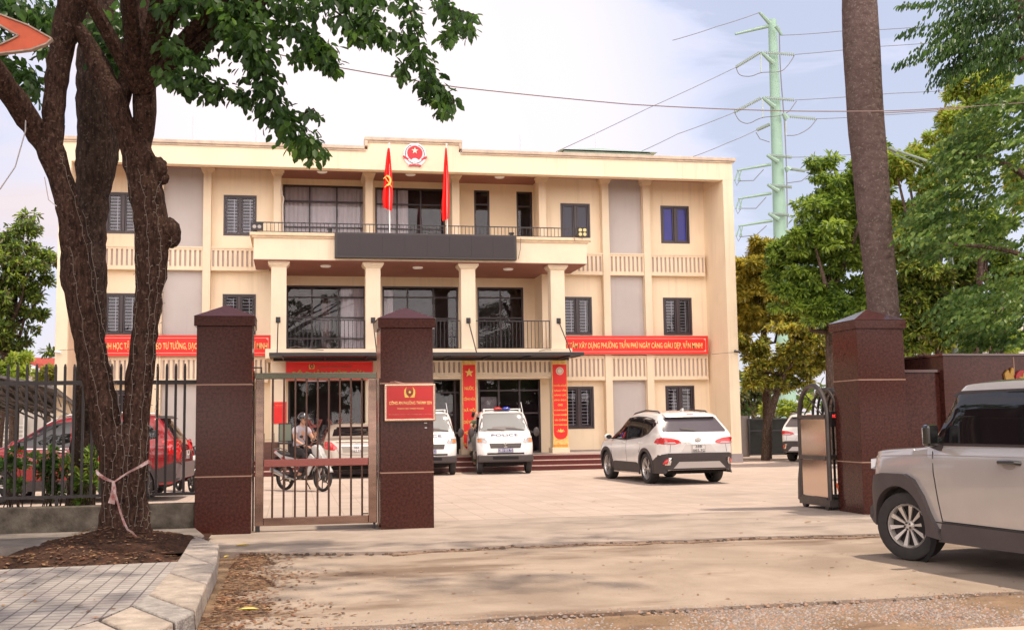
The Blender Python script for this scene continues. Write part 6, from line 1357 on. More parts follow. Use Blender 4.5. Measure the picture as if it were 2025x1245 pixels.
BR = [  # (points (x, y, radius px), leaves)
 ([(300, 10, 40), (400, 0, 55), (520, 10, 60), (640, 0, 50), (760, -5, 40)], 900), ([(440, 30, 50), (470, 60, 60), (500, 90, 48)], 420),
 ([(490, 60, 50), (510, 110, 42), (520, 150, 42), (530, 190, 44), (548, 225, 40), (575, 255, 36)], 560), ([(560, 240, 34), (600, 262, 26), (622, 284, 20), (640, 305, 12)], 130), ([(595, 262, 26), (604, 290, 24), (616, 318, 12)], 80),
 ([(600, 225, 12), (620, 215, 9), (632, 232, 8)], 24), ([(300, 60, 40), (345, 100, 30), (395, 120, 22), (420, 118, 14)], 220), ([(320, 150, 26), (370, 150, 26), (420, 168, 26), (455, 180, 22), (490, 196, 18)], 260), ([(310, 120, 25), (360, 170, 20), (430, 190, 14)], 120),
 ([(540, 40, 40), (590, 60, 34), (630, 90, 26), (650, 115, 18), (664, 140, 8)], 260), ([(660, 20, 30), (700, 50, 22), (712, 80, 10)], 110), ([(610, 100, 20), (590, 120, 16)], 40), ([(640, 85, 20), (655, 135, 10)], 40),
 ([(740, 20, 26), (730, 50, 18), (700, 70, 14)], 70), ([(720, 30, 24), (755, 66, 20), (765, 84, 12)], 90), ([(800, -5, 26), (815, 35, 22), (826, 70, 26), (830, 105, 28), (846, 140, 26), (862, 170, 22), (878, 205, 14), (880, 226, 8)], 330),
 ([(826, 110, 20), (800, 130, 16), (795, 160, 8)], 70), ([(850, 150, 18), (836, 175, 16), (846, 195, 10)], 60), ([(870, 180, 18), (896, 190, 12), (898, 206, 6)], 40), ([(770, 66, 16), (810, 70, 14)], 50), ([(860, -5, 24), (890, 15, 20), (900, 45, 20), (890, 70, 18), (880, 88, 8)], 150), ([(905, 20, 16), (940, 30, 10), (925, 75, 14)], 60),
 ([(-20, 0, 50), (40, 20, 50), (90, 40, 45)], 480), ([(110, 10, 40), (80, 70, 26)], 120), ([(-10, 120, 40), (30, 135, 40), (60, 150, 26), (66, 178, 12)], 230), ([(40, 165, 20), (70, 190, 12), (78, 205, 5)], 26), ([(190, 20, 40), (210, 70, 40), (225, 120, 34), (230, 150, 20)], 360), ([(250, 30, 40), (300, 40, 40)], 160), ([(190, 100, 26), (215, 140, 18)], 70), ([(70, 90, 20), (100, 100, 10)], 20), ([(-30, 60, 40), (20, 90, 30)], 100)]
for pts, n in BR:
    spray(P, D, S, pts, int(n*1.15), .125, 13.4, rs, twigs=TW)
leaves('crown', P, D, S, 'oval', [lf_dark, lf_dark, lf_mid, lf_dark], t1, 3)
mb = MB()
for tw in [t_ for t_ in TW if t_[0][0] > -1.6]: mb.tube(tw, [.012]*(len(tw)-1)+[.005], 5)
for pts in ([(380, 14, 10), (500, -20, 10), (640, -40, 8)], [(460, -10, 16), (490, 50, 9), (510, 110, 6)], [(640, -40, 10), (760, -30, 8), (820, -20, 6)]): mb.tube([tuple(atY(x, y, 13.4)) for x, y, w_ in pts], [.03, .02, .012], 6)
mb.build('twigs', bark1, t1)
# unseen crown over the street, its boughs placed to dapple the ground
B_ = [((-2.2, 10.6, 8.0), (1.9, 1.6, .8)), ((.6, 8.6, 8.6), (2.0, 1.6, .7)), ((-4.6, 11.5, 8.2), (1.8, 1.5, .9)), ((2.9, 9.6, 9.0), (1.4, 1.1, .5)), ((-.6, 6.4, 8.2), (1.7, 1.4, .6)), ((4.6, 9.6, 9.2), (1.5, 1.0, .4)), ((5.2, 13.0, 10.2), (1.9, 1.0, .5)), ((3.0, 11.8, 9.6), (1.2, .9, .4))]
mb = MB()
for c_, r_ in B_: mb.tube([(-1.9, 14.2, 5.6), (-1.8+(c_[0]+1.8)*.4, 12.6, 7.4), c_], [.10, .06, .02], 7)
mb.build('boughs', bark1, t1, smooth=True); Pq, Dq, Sq = crown_blobs(B_, 4600, .15, 51, 9, .30, -.5, .15); leaves('crown', Pq, Dq, Sq, 'oval', [lf_dark, lf_mid], t1, 52)
# yellower young leaves
P, D, S = [], [], []
for pts, n in (([(600, 90, 22), (640, 120, 20), (662, 140, 8)], 80), ([(620, 70, 20), (655, 100, 20)], 60), ([(690, 55, 16), (720, 70, 14)], 50), ([(740, 55, 14), (770, 80, 12)], 30), ([(845, 160, 16), (870, 200, 14), (880, 230, 6)], 50), ([(95, 90, 10), (90, 105, 10)], 26), ([(565, 270, 20), (600, 300, 16)], 26), ([(420, 10, 20), (500, 60, 20)], 40)): spray(P, D, S, pts, n, .125, 13.3, rs)
leaves('young_leaves', P, D, S, 'oval', [lf_lit, lf_mid], t1, 4)
# fairy lights up the stems
wire_m = M('light_wire', (.19, .15, .125), .6); bulb_m = M('light_bulb', (.62, .58, .5), .3)
paths = [([(222, 1040), (216, 960), (232, 880), (222, 790), (205, 700), (188, 600), (178, 520), (158, 430), (128, 330), (118, 300)], 'left'), ([(206, 1030), (208, 900), (196, 800), (170, 680), (150, 560), (138, 470)], 'outer left'), ([(240, 1020), (246, 900), (236, 800), (216, 700), (196, 600), (180, 480), (160, 400)], 'inner left'),
 ([(256, 1040), (252, 940), (258, 840), (262, 740), (268, 640), (272, 560), (268, 470), (258, 390), (246, 290)], 'inner right'), ([(268, 1040), (275, 940), (280, 850), (286, 740), (294, 640), (296, 560), (294, 480), (286, 390), (270, 320)], 'middle right'), ([(280, 1040), (288, 950), (292, 860), (300, 760), (304, 660), (312, 560), (320, 500), (312, 430), (306, 390), (326, 340)], 'outer right'), ([(292, 1044), (294, 1000), (296, 940), (302, 880), (310, 790), (314, 680), (322, 580), (334, 500), (344, 460)], 'edge right')]
for i, (pp, nm) in enumerate(paths):
    wr_ = []
    for j in range(len(pp)-1):
        for k in range(5):
            t = k/5; wr_.append((pp[j][0]+(pp[j+1][0]-pp[j][0])*t+2.2*math.sin(j*5+k*2.1+i), pp[j][1]+(pp[j+1][1]-pp[j][1])*t))
    # lay the strand on the bark
    if i == 0:
        bmt = bmesh.new(); bmt.from_mesh(tk.data); tb = BVHTree.FromBMesh(bmt); bmt.free()
    Q = []
    for x, y in wr_:
        d = Vector(ray(x, y)).normalized(); h_ = tb.ray_cast(Vector(CC), d)
        q = h_[0] if h_[0] is not None and h_[0].y < 15.2 else atY(x, y, Y0-.12)
        Q.append(Vector(q)+Vector((0, -.018, 0)))
    mb = MB(); mb.tube(Q, .0023, 5); rr = np.random.default_rng(i); acc = 0
    for a, b in zip(Q, Q[1:]):
        n_ = max(1, int((b-a).length/.095))
        for k in range(n_):
            p = a+(b-a)*(k/n_); s_ = rr.choice([-1, 1]); mb.tube([p, p+Vector((s_*rr.uniform(.018, .03), -.012, rr.uniform(-.012, .02)))], [.003, .005], 5)
    mb.build('fairy_lights', wire_m, label=f'thin string of fairy lights running up the tree on the {nm} of the stems', cat='string lights', group='strings of fairy lights on the roadside tree')
# hazard tape tied round the trunk
tp = M('tape_striped', (.42, .10, .09), .6, var=.3, vs=16, c2=(.50, .40, .38))
tpw = wroot('barrier_tape', tuple(atY(226, 960, Y0-.4)), label='red and white barrier tape tied round the trunk and trailing to the ground', cat='tape')
def ribbon(name, pts, w_, parent, Yt=Y0-.38):
    V = []; F = []; Q = [atY(x, y, Yt-.02*math.sin(i)) for i, (x, y) in enumerate(pts)]
    for i, q in enumerate(Q):
        a, b = Q[max(0, i-1)], Q[min(len(Q)-1, i+1)]; t = (b-a).normalized(); nrm = Vector((-t.z, 0, t.x)); ww = w_[i] if hasattr(w_, '__len__') else w_
        for s_ in (-1, 1): V.append(q+nrm*ww*s_*.5+Vector((0, .012*s_*math.sin(i*2), 0)))
    V2 = V+[v+Vector((0, .003, 0)) for v in V]; n = len(V)
    for i in range(len(Q)-1): F.append((2*i, 2*i+1, 2*i+3, 2*i+2)); F.append((n+2*i, n+2*i+2, n+2*i+3, n+2*i+1))
    return MB().add(V2, F).build(name, tp, parent)
ribbon('band', [(190, 928), (194, 936), (205, 944), (216, 949), (226, 952)], [.02, .035, .04, .03, .02], tpw)
ribbon('band', [(226, 952), (240, 942), (258, 931), (276, 922), (288, 915), (296, 910)], [.018, .022, .022, .03, .045, .035], tpw)
ribbon('tail', [(224, 950), (225, 965), (224, 980), (220, 995)], [.03, .05, .07, .08], tpw); ribbon('tail', [(224, 950), (226, 970), (232, 990), (238, 1012), (246, 1034), (252, 1046), (262, 1052), (270, 1062), (268, 1072), (261, 1082)], .024, tpw, Y0-.55)
# --- grey trunk just behind the fence
t2 = wroot('grey_tree', tuple(atY(160, 1005, 16.6)), label='tall grey tree trunk just inside the fence, behind the lit tree', cat='tree')
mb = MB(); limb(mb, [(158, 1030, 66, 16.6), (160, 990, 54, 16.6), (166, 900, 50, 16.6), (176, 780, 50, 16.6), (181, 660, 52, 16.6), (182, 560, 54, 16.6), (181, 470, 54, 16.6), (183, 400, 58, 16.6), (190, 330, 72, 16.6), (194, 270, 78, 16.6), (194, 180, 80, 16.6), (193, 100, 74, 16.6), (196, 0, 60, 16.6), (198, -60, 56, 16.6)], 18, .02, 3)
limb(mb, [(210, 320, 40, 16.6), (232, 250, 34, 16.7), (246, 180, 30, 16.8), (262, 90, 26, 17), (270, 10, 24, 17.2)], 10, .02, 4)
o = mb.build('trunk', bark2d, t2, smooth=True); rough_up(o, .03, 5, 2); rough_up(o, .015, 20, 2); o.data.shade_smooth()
P, D, S = [], [], []
for pts, n in (([(180, 30, 60), (240, 60, 60), (300, 80, 50)], 260), ([(190, -10, 60), (300, 0, 60), (420, 20, 50)], 300)): spray(P, D, S, pts, n, .14, 16.9, rs)
leaves('crown', P, D, S, 'oval', [lf_dark, lf_mid], t2, 6)
# --- palm bole at the right
t3 = wroot('palm_tree', tuple(gnd(1770, 1005)), label='thick smooth palm bole rising behind the right pillar', cat='tree')
mb = MB(); YP = 16.55
TRP = limb(mb, [(1778, 1010, 96, YP), (1765, 880, 80, YP), (1752, 760, 70, YP), (1747, 620, 66, YP), (1738, 520, 68, YP), (1728, 420, 72, YP), (1721, 330, 76, YP), (1713, 250, 78, YP), (1708, 170, 78, YP), (1704, 100, 80, YP), (1701, 40, 78, YP), (1699, -20, 74, YP), (1697, -120, 66, YP)], 26, .004, 5)
o = mb.build('trunk', bark3, t3, smooth=True); o.data.shade_smooth()
for k_ in range(1, 10):
    z_ = 2.6+k_*.93+.05*math.sin(k_*3.3); qq = min(TRP[0], key=lambda c: abs(c.z-z_)); rr_ = TRP[1][TRP[0].index(qq)]
    MB().lathe([(rr_-.004, -.012), (rr_+.002, -.004), (rr_+.002, .004), (rr_-.004, .012)], 26, 'z', tuple(qq), closed=True).build('ring_scar', bark3, t3, smooth=True)
# --- right-hand tree with long drooping sprays
t4 = wroot('feathery_tree', tuple(gnd(2080, 1000)), label='green tree with drooping feather-like sprays at the upper right corner', cat='tree')
mb = MB(); limb(mb, [(2110, 1000, 60, 16.2), (2105, 700, 52, 16.2), (2090, 400, 46, 16.2), (2060, 150, 40, 16), (2010, 0, 30, 15.8)], 12, .02, 6); 
for b_ in ([(2060, 150, 24, 16), (1980, 90, 14, 15.6), (1880, 80, 7, 15.4)], [(2090, 400, 24, 16.2), (2000, 330, 14, 15.8), (1890, 300, 7, 15.5)], [(2100, 560, 22, 16.2), (2010, 500, 12, 15.8), (1860, 480, 6, 15.5)]): limb(mb, b_, 8, .02, 7)
o = mb.build('trunk', bark2, t4, smooth=True)
def pinnate(P, D, S, pts, Y, size, rs, step=7, drp=.9):
    for i in range(len(pts)-1):
        (x0, y0), (x1, y1) = pts[i], pts[i+1]; l = math.hypot(x1-x0, y1-y0); n = max(1, int(l/step)); u = ((x1-x0)/l, (y1-y0)/l)
        for k in range(n):
            t = k/n; x, y = x0+(x1-x0)*t, y0+(y1-y0)*t
            for s_ in (-1, 1, .3):
                P.append(tuple(atY(x+rs.normal()*2, y+rs.normal()*2, Y+rs.normal()*.12))); D.append((u[0]*.5+rs.normal()*.15, s_*.7+rs.normal()*.2, -u[1]*.4-drp+rs.normal()*.15)); S.append(size*rs.uniform(.7, 1.1)*(1-.35*(i+t)/len(pts)))
P, D, S = [], [], []
for pts in ([(2040, 0), (1960, 25), (1880, 40), (1800, 58), (1768, 72)], [(2040, 60), (1950, 75), (1880, 90), (1810, 108), (1765, 132)], [(2040, 90), (1980, 100), (1920, 125), (1880, 145), (1856, 168)], [(1960, -10), (1860, 2), (1772, 10)], [(2030, 30), (1990, 60), (1940, 90), (1905, 100)], [(2030, 120), (1990, 135), (1950, 150), (1935, 160)]):
    for dx, dy in ((0, 0), (8, -6), (14, 8)): pinnate(P, D, S, [(x+dx*(i < len(pts)-1), y+dy*(i < len(pts)-1)) for i, (x, y) in enumerate(pts)], 15.2, .135, rs)
for _ in range(115):
    x0, y0 = rs.uniform(1900, 2060), rs.uniform(-20, 130); a = rs.uniform(2.5, 3.6); l = rs.uniform(60, 110); pinnate(P, D, S, [(x0, y0), (x0+l*.5*math.cos(a), y0+l*.12), (x0+l*math.cos(a), y0+l*.5)], 15.6+rs.normal()*.4, .13, rs, 8)
leaves('crown', P, D, S, 'lance', [lf_dark, lf_mid, lf_dark], t4, 7)
lf_g1 = leaf_mat('leaf_green', (.065, .125, .035), (.14, .22, .05), .45); lf_g2 = leaf_mat('leaf_green_lit', (.14, .23, .05), (.25, .35, .08), .5)
P, D, S = [], [], []
LIM = lambda y: 1840 if y < 350 else (1800 if y < 470 else (1830 if y < 620 else 1880))
for _ in range(560):
    y0 = rs.uniform(170, 680); xm = np.interp(y0, [170, 240, 330, 420, 500, 560, 620, 700], [1990, 1930, 1880, 1830, 1840, 1900, 1900, 1960]); x0 = rs.uniform(xm, 2080) if rs.random() < .75 else xm+rs.uniform(0, 90)
    if 505 < y0 < 560 and x0 < 1990: continue
    a = rs.uniform(2.7, 3.5); l = rs.uniform(40, 90); pinnate(P, D, S, [(x0, y0), (x0+l*.5*math.cos(a), y0+l*.05), (x0+l*math.cos(a), y0+l*.35)], 15.9+rs.normal()*.6, .115, rs, 8.5, .45)
leaves('crown', P, D, S, 'oval', [lf_g1, lf_g2, lf_g1, lf_mid], t4, 8)
# --- background trees: (name, label, base px, Y, blobs [(x, y, rx, ry)], leaves, size, mats, kind, trunk)
def far_tree(name, label, base, Y, blobs, n, size, mats, kind='lance', trunk=None, bark=None, seed=1, depth=1.0, droop=-.35, clump=10, spread=.28, group=None, hollow=.45):
    b = gnd(*base) if len(base) == 2 else Vector(base); b = Vector((atY(base[0], 800, Y).x, Y, 0))
    r0 = wroot(name, tuple(b), label=label, cat='tree', group=group); mb = MB(); B = []
    for (x, y, rx, ry) in blobs:
        c = atY(x, y, Y); k = Y/FPX*.98; B.append(((c.x, Y+rng.normal()*.4*depth, c.z), (rx*k, max(rx, ry)*k*.75*depth, ry*k)))
    tw_ = (trunk or [(base[0], 20)]); top = max(B, key=lambda q: q[0][2])
    tp_ = [(b.x, Y, 0), (b.x+.1, Y, 1.2)]; cx_ = np.mean([q[0][0] for q in B]); cz_ = np.mean([q[0][2] for q in B]); wt = (trunk or .18); tp_ += [((b.x+cx_)/2, Y, (1.2+cz_)/2), (cx_, Y, cz_)]
    mb.tube(tp_, [wt*1.2, wt, wt*.8, wt*.4], 10)
    for (c, rad) in B: mb.tube([((b.x*.4+cx_*.6), Y, min(cz_, c[2])*.72+.4), ((b.x+cx_)/2*.4+c[0]*.6, c[1], c[2]*.8), (c[0], c[1], c[2]+rad[2]*.3)], [wt*.5, wt*.3, .02], 7)
    mb.build('trunk', bark or bark2, r0, smooth=True)
    P, D, S = crown_blobs(B, n, size, seed, clump, spread, droop, hollow); leaves('crown', P, D, S, kind, mats, r0, seed); return r0
m_dk = leaf_mat('mango_dark', (.045, .085, .024), (.10, .165, .035), .35, .8); m_lt = leaf_mat('mango_light', (.17, .26, .035), (.30, .40, .06), .45, .8)
yl = leaf_mat('leaf_yellow', (.40, .33, .045), (.60, .49, .08), .4, .7); yg = leaf_mat('leaf_olive', (.19, .18, .03), (.36, .32, .06), .4, .7); pg = leaf_mat('leaf_pale', (.25, .31, .045), (.46, .50, .09), .45, .8); br = leaf_mat('leaf_brownish', (.07, .075, .03), (.15, .14, .05), .3)
far_tree('mango_tree', 'big dark glossy mango tree right of the building, in front of the green mast', (1640, 0), 33, [(1620, 420, 60, 60), (1580, 480, 50, 60), (1650, 360, 55, 55), (1700, 420, 60, 90), (1640, 500, 70, 60), (1690, 340, 45, 40), (1600, 560, 70, 40), (1680, 580, 50, 50), (1560, 540, 40, 40), (1720, 620, 60, 50), (1660, 640, 50, 30), (1740, 500, 50, 60), (1720, 330, 40, 40), (1570, 590, 50, 40), (1620, 620, 50, 40), (1560, 500, 35, 35)], 52000, .20, [m_dk, m_lt, m_lt], 'lance', .22, seed=11, droop=-.5, clump=14, hollow=.3)
far_tree('yellowing_tree', 'yellow and olive leafed tree touching the right corner of the building', (1512, 0), 38.5, [(1500, 520, 50, 40), (1470, 560, 40, 50), (1545, 560, 45, 45), (1500, 600, 60, 45), (1480, 640, 45, 40), (1550, 620, 40, 40), (1520, 500, 40, 30)], 26000, .22, [yl, yg, yg], 'lance', .17, seed=12)
far_tree('olive_tree', 'lower olive-green tree in front of the yellowing tree, over the mesh gate', (1510, 0), 37, [(1500, 690, 45, 35), (1560, 680, 50, 40), (1610, 650, 45, 45), (1540, 740, 55, 30), (1610, 730, 50, 30), (1490, 740, 30, 35), (1640, 690, 30, 50)], 17000, .20, [yg, yl, pg, br], 'lance', .14, seed=13)
far_tree('pale_tree', 'tall pale yellow-green tree behind the palm bole', (1800, 0), 30, [(1790, 340, 40, 40), (1860, 300, 30, 60), (1930, 180, 55, 50), (1900, 240, 50, 50), (1970, 200, 60, 50), (1840, 380, 60, 50), (1800, 430, 50, 50), (1880, 330, 50, 60), (1990, 140, 40, 40), (1950, 300, 60, 60), (2000, 380, 60, 60), (1900, 420, 50, 60), (1770, 330, 30, 40), (1780, 480, 40, 50), (1840, 460, 50, 50)], 34000, .21, [pg, m_lt, m_lt, yg], 'lance', .2, seed=14, hollow=.3)
far_tree('shade_tree', 'brownish shady tree behind the granite wall', (1850, 0), 24, [(1800, 500, 50, 60), (1850, 560, 60, 50), (1920, 540, 50, 50), (1810, 600, 45, 50), (1880, 620, 50, 35), (1970, 560, 50, 50), (1800, 665, 40, 40), (1850, 650, 50, 40)], 32000, .17, [br, m_dk, m_lt, pg], 'lance', .12, seed=15, clump=8, hollow=.2)
far_tree('thin_tree', 'slim brown-stemmed tree rising behind the granite wall', (1920, 0), 22, [(1925, 470, 50, 40), (1960, 430, 50, 40)], 2500, .17, [m_dk, m_lt], 'lance', .11, seed=16)
far_tree('thin_tree', 'second slim brown-stemmed tree behind the granite wall, nearer the right edge', (1972, 0), 22.5, [(1985, 480, 50, 50), (2010, 600, 40, 30), (1950, 640, 40, 30)], 2800, .17, [m_dk, m_lt], 'lance', .10, seed=17)
far_tree('bushy_tree', 'bright light-green bush showing over the granite wall', (1900, 0), 26, [(1860, 660, 40, 30), (1940, 670, 50, 30), (2010, 680, 40, 30), (1900, 690, 60, 20), (1830, 690, 50, 25)], 6500, .17, [pg, m_lt], 'lance', .1, seed=18)
far_tree('roadside_tree', 'airy dark-green tree beyond the left corner of the building', (-10, 0), 48, [(30, 470, 60, 40), (70, 520, 40, 40), (20, 560, 50, 50), (60, 600, 35, 35), (0, 640, 40, 60), (20, 700, 50, 35), (-30, 560, 60, 120), (85, 545, 20, 12)], 20000, .24, [m_dk, m_lt, br], 'lance', .25, seed=19, clump=9, spread=.38)
far_tree('bushy_tree', 'small bright green treetop over the parking shed', (20, 0), 44, [(15, 740, 40, 30), (40, 720, 18, 22)], 2400, .22, [m_lt, pg], 'lance', .12, seed=20)
far_tree('bushy_tree', 'yellowish small tree in front of the red roof', (95, 0), 50, [(98, 735, 18, 16), (92, 750, 22, 12)], 1300, .20, [pg, yg], 'lance', .1, seed=21)
far_tree('bushy_tree', 'shrubby young tree with reddish tips right of the mesh gate', (1560, 0), 43, [(1556, 806, 26, 12), (1530, 812, 20, 9), (1575, 796, 14, 12)], 1500, .22, [m_lt, pg], 'lance', .08, seed=22)
far_tree('bushy_tree', 'dim green trees far beyond the mesh gate', (1490, 0), 60, [(1470, 800, 30, 30), (1500, 790, 30, 30), (1520, 800, 20, 30), (1440, 790, 30, 40)], 2500, .35, [m_dk, br], 'lance', .15, seed=23)
# hedge and weeds behind the fence
def bush(label, px, Y, blobs, n, size, mats, kind='oval', seed=1, z0=0, name='shrub', droop=.1):
    b = atY(px, 980, Y); r0 = wroot(name, (b.x, Y, z0), label=label, cat='shrub'); B = [((atY(x, y, Y).x, Y, atY(x, y, Y).z), (rx*Y/FPX, .25, ry*Y/FPX)) for x, y, rx, ry in blobs]
    mb = MB(); rr = np.random.default_rng(seed)
    for c, rad in B:
        for k in range(4): mb.tube([(b.x+rr.normal()*.12, Y+rr.normal()*.05, z0), (c[0]+rr.normal()*rad[0]*.4, c[1]+rr.normal()*.08, c[2]+rad[2]*.5)], [.012, .005], 5)
    mb.build('stems', bark2, r0); P, D, S = crown_blobs(B, n, size, seed, 7, .06, droop, .1); leaves('foliage', P, D, S, kind, mats, r0, seed)
bush('leafy green shrub behind the fence at the left edge', 30, 16.0, [(10, 930, 30, 28), (35, 920, 25, 24), (20, 960, 20, 20)], 950, .075, [lf_mid, lf_g1], seed=31)
bush('leafy green shrub behind the fence in front of the red car door', 95, 16.05, [(80, 925, 26, 24), (108, 930, 26, 26), (95, 960, 22, 20)], 950, .075, [lf_mid, lf_g1], seed=32)
bush('shrub beside the grey trunk behind the fence', 140, 16.0, [(130, 920, 12, 22), (148, 950, 16, 20), (170, 960, 14, 24), (160, 990, 20, 12)], 900, .07, [lf_g1, lf_mid, yg], seed=33)
bush('thin weed with narrow blades between the fence and the stems', 178, 15.8, [(178, 905, 7, 26), (184, 930, 8, 26), (174, 960, 10, 30)], 420, .10, [lf_mid, m_lt], 'lance', seed=34, droop=.5)

# the street trees behind the photographer, which the granite, glass and steel mirror and which shade the pavement
def street_tree(x, y, label, s=1., n=4200, z=7.0, seed=40, tx=None):
    tx = tx if tx is not None else (x, y); r0 = wroot('street_tree', (tx[0], tx[1], 0), label=label, cat='tree', group='street trees on the near side')
    mb = MB(); mb.tube([(tx[0], tx[1], -.05), (tx[0]+.1, tx[1], 2), ((tx[0]+x)/2, (tx[1]+y)/2, 4.5), (x, y, z)], [.3, .24, .2, .08], 10)
    B = [((x, y, z), (3.2*s, 3.0*s, 1.9*s)), ((x+2.4*s, y-.8, z-.6), (2.2*s, 2*s, 1.5*s)), ((x-2.5*s, y+.6, z-.5), (2.2*s, 2*s, 1.5*s)), ((x, y-2*s, z+.7), (2.2*s, 2.*s, 1.5*s))]
    for c, r_ in B: mb.tube([(tx[0]*.3+x*.7, tx[1]*.3+y*.7, z*.62), c], [.12, .04], 7)
    mb.build('trunk', bark2, r0, smooth=True); P, D, S = crown_blobs(B, n, .30*s if s > 1 else .17, seed, 8, .45, -.4, .3); leaves('crown', P, D, S, 'oval', [lf_dark, lf_mid], r0, seed)
street_tree(-4.6, 8.6, 'leafy street tree spreading over the pavement to the left of the camera', .9, 5200, 7.8, 41, (-6.8, 8.8))
street_tree(-12.8, 20, 'broad low tree inside the yard, out of frame to the left beyond the fence', 1.25, 3600, 4.6, 46)
street_tree(-14.5, 28, 'broad low tree deep in the yard, out of frame to the left by the shed', 1.4, 3600, 5.0, 47)
street_tree(-11.6, 14.6, 'broad low tree on the pavement, out of frame to the left by the fence', 1.1, 3200, 4.2, 48)
street_tree(-9, -9, 'street tree across the road, farthest left behind the camera', 1.6, 5000, 5.0, 42)
street_tree(-1, -10.5, 'street tree across the road directly behind the camera', 1.6, 5000, 4.6, 43)
street_tree(8, -9.5, 'street tree across the road behind the camera on the right', 1.6, 5000, 5.0, 44)
street_tree(17, -7, 'street tree across the road farthest right behind the camera', 1.6, 5000, 5.0, 45)
# ------------------------------------------------------------------ people and motorcycles
skin_m = M('skin', (.50, .27, .18), .5); hair_m = M('hair_black', (.012, .009, .008), .5); shirt_m = M('shirt_grey', (.40, .36, .40), .85, bump=.2, bs=30); trouser_m = M('trousers_black', (.018, .014, .016), .8); shoe_m = M('shoe_dark', (.03, .022, .02), .6)
green_u = M('uniform_green', (.075, .10, .05), .85, bump=.2, bs=30); helmet_m = M('helmet_black', (.015, .016, .018), .18, coat=1)
def skinned(name, joints, edges, mat, parent, root=None, sub=2, label=None):
    """joints {key: ((x, y, z), r or (rx, ry))}; one continuous smooth surface grown round the edges"""
    keys = list(joints); me = bpy.data.meshes.new(name); me.from_pydata([joints[k][0] for k in keys], [(keys.index(a), keys.index(b)) for a, b in edges], []); me.update()
    o = bpy.data.objects.new(name, me); col.objects.link(o); sk = o.modifiers.new('skin', 'SKIN'); sk.use_smooth_shade = True; sk.branch_smoothing = .6
    for i, k in enumerate(keys):
        r_ = joints[k][1]; me.skin_vertices[0].data[i].radius = r_ if hasattr(r_, '__len__') else (r_, r_); me.skin_vertices[0].data[i].use_root = (k == (root or keys[0]))
    sb = o.modifiers.new('sub', 'SUBSURF'); sb.levels = sub; sb.render_levels = sub
    dg = bpy.context.evaluated_depsgraph_get(); m2 = bpy.data.meshes.new_from_object(o.evaluated_get(dg)); o.modifiers.clear(); old = o.data; o.data = m2; bpy.data.meshes.remove(old); m2.name = name
    m2.materials.clear(); m2.materials.append(mat); m2.shade_smooth(); o.parent = parent
    if label: o['label'] = label
    return o
def hand(J, E, wrist, w, fwd, side, curl, tag_, r_=.0085, thumb=1):
    """palm and five bent fingers hung on the wrist joint: fwd = finger direction, side = across the palm, curl = direction the fingers close to"""
    f, s_, c = Vector(fwd).normalized(), Vector(side).normalized(), Vector(curl).normalized(); w = Vector(w); palm = w+f*.06
    J[tag_+'p'] = (tuple(palm), (.034, .017)); E.append((wrist, tag_+'p'))
    for i, (o_, l) in enumerate(((-.030, .072), (-.010, .080), (.010, .075), (.030, .060))):
        k = palm+f*.038+s_*o_; m_ = k+f*l*.45+c*.010; t = m_+f*l*.25+c*l*.42
        J[f'{tag_}{i}a'] = (tuple(k), r_*1.05); J[f'{tag_}{i}b'] = (tuple(m_), r_); J[f'{tag_}{i}c'] = (tuple(t), r_*.85); E += [(tag_+'p', f'{tag_}{i}a'), (f'{tag_}{i}a', f'{tag_}{i}b'), (f'{tag_}{i}b', f'{tag_}{i}c')]
    a = palm-s_*.040*thumb-f*.01; b = a-s_*.018*thumb+f*.035+c*.012; J[tag_+'ta'] = (tuple(a), .012); J[tag_+'tb'] = (tuple(b), .009); E += [(tag_+'p', tag_+'ta'), (tag_+'ta', tag_+'tb')]
def face(parent, c, f, up=(0, 0, 1), s=1.):
    """eyes, brows, nose, mouth and ears laid on a head of centre c that looks along f"""
    f = Vector(f).normalized(); u = Vector(up); sd_ = u.cross(f).normalized(); u = f.cross(sd_); c = Vector(c); P_ = lambda a, b, d: c+sd_*a*s+u*b*s+f*d*s
    for q in (-1, 1):
        MB().sphere(tuple(P_(q*.031, .008, .078)), .0085*s, 8, 6).build('eye', M('eye_dark', (.03, .02, .015), .2), parent, smooth=True)
        MB().bar(tuple(P_(q*.017, .026, .088)), tuple(P_(q*.047, .024, .080)), .006*s, .005*s).build('eyebrow', hair_m, parent)
    MB().bar(tuple(P_(-.022, -.056, .083)), tuple(P_(.022, -.056, .083)), .008*s, .008*s).build('mouth', M('lips', (.36, .12, .10), .5), parent)
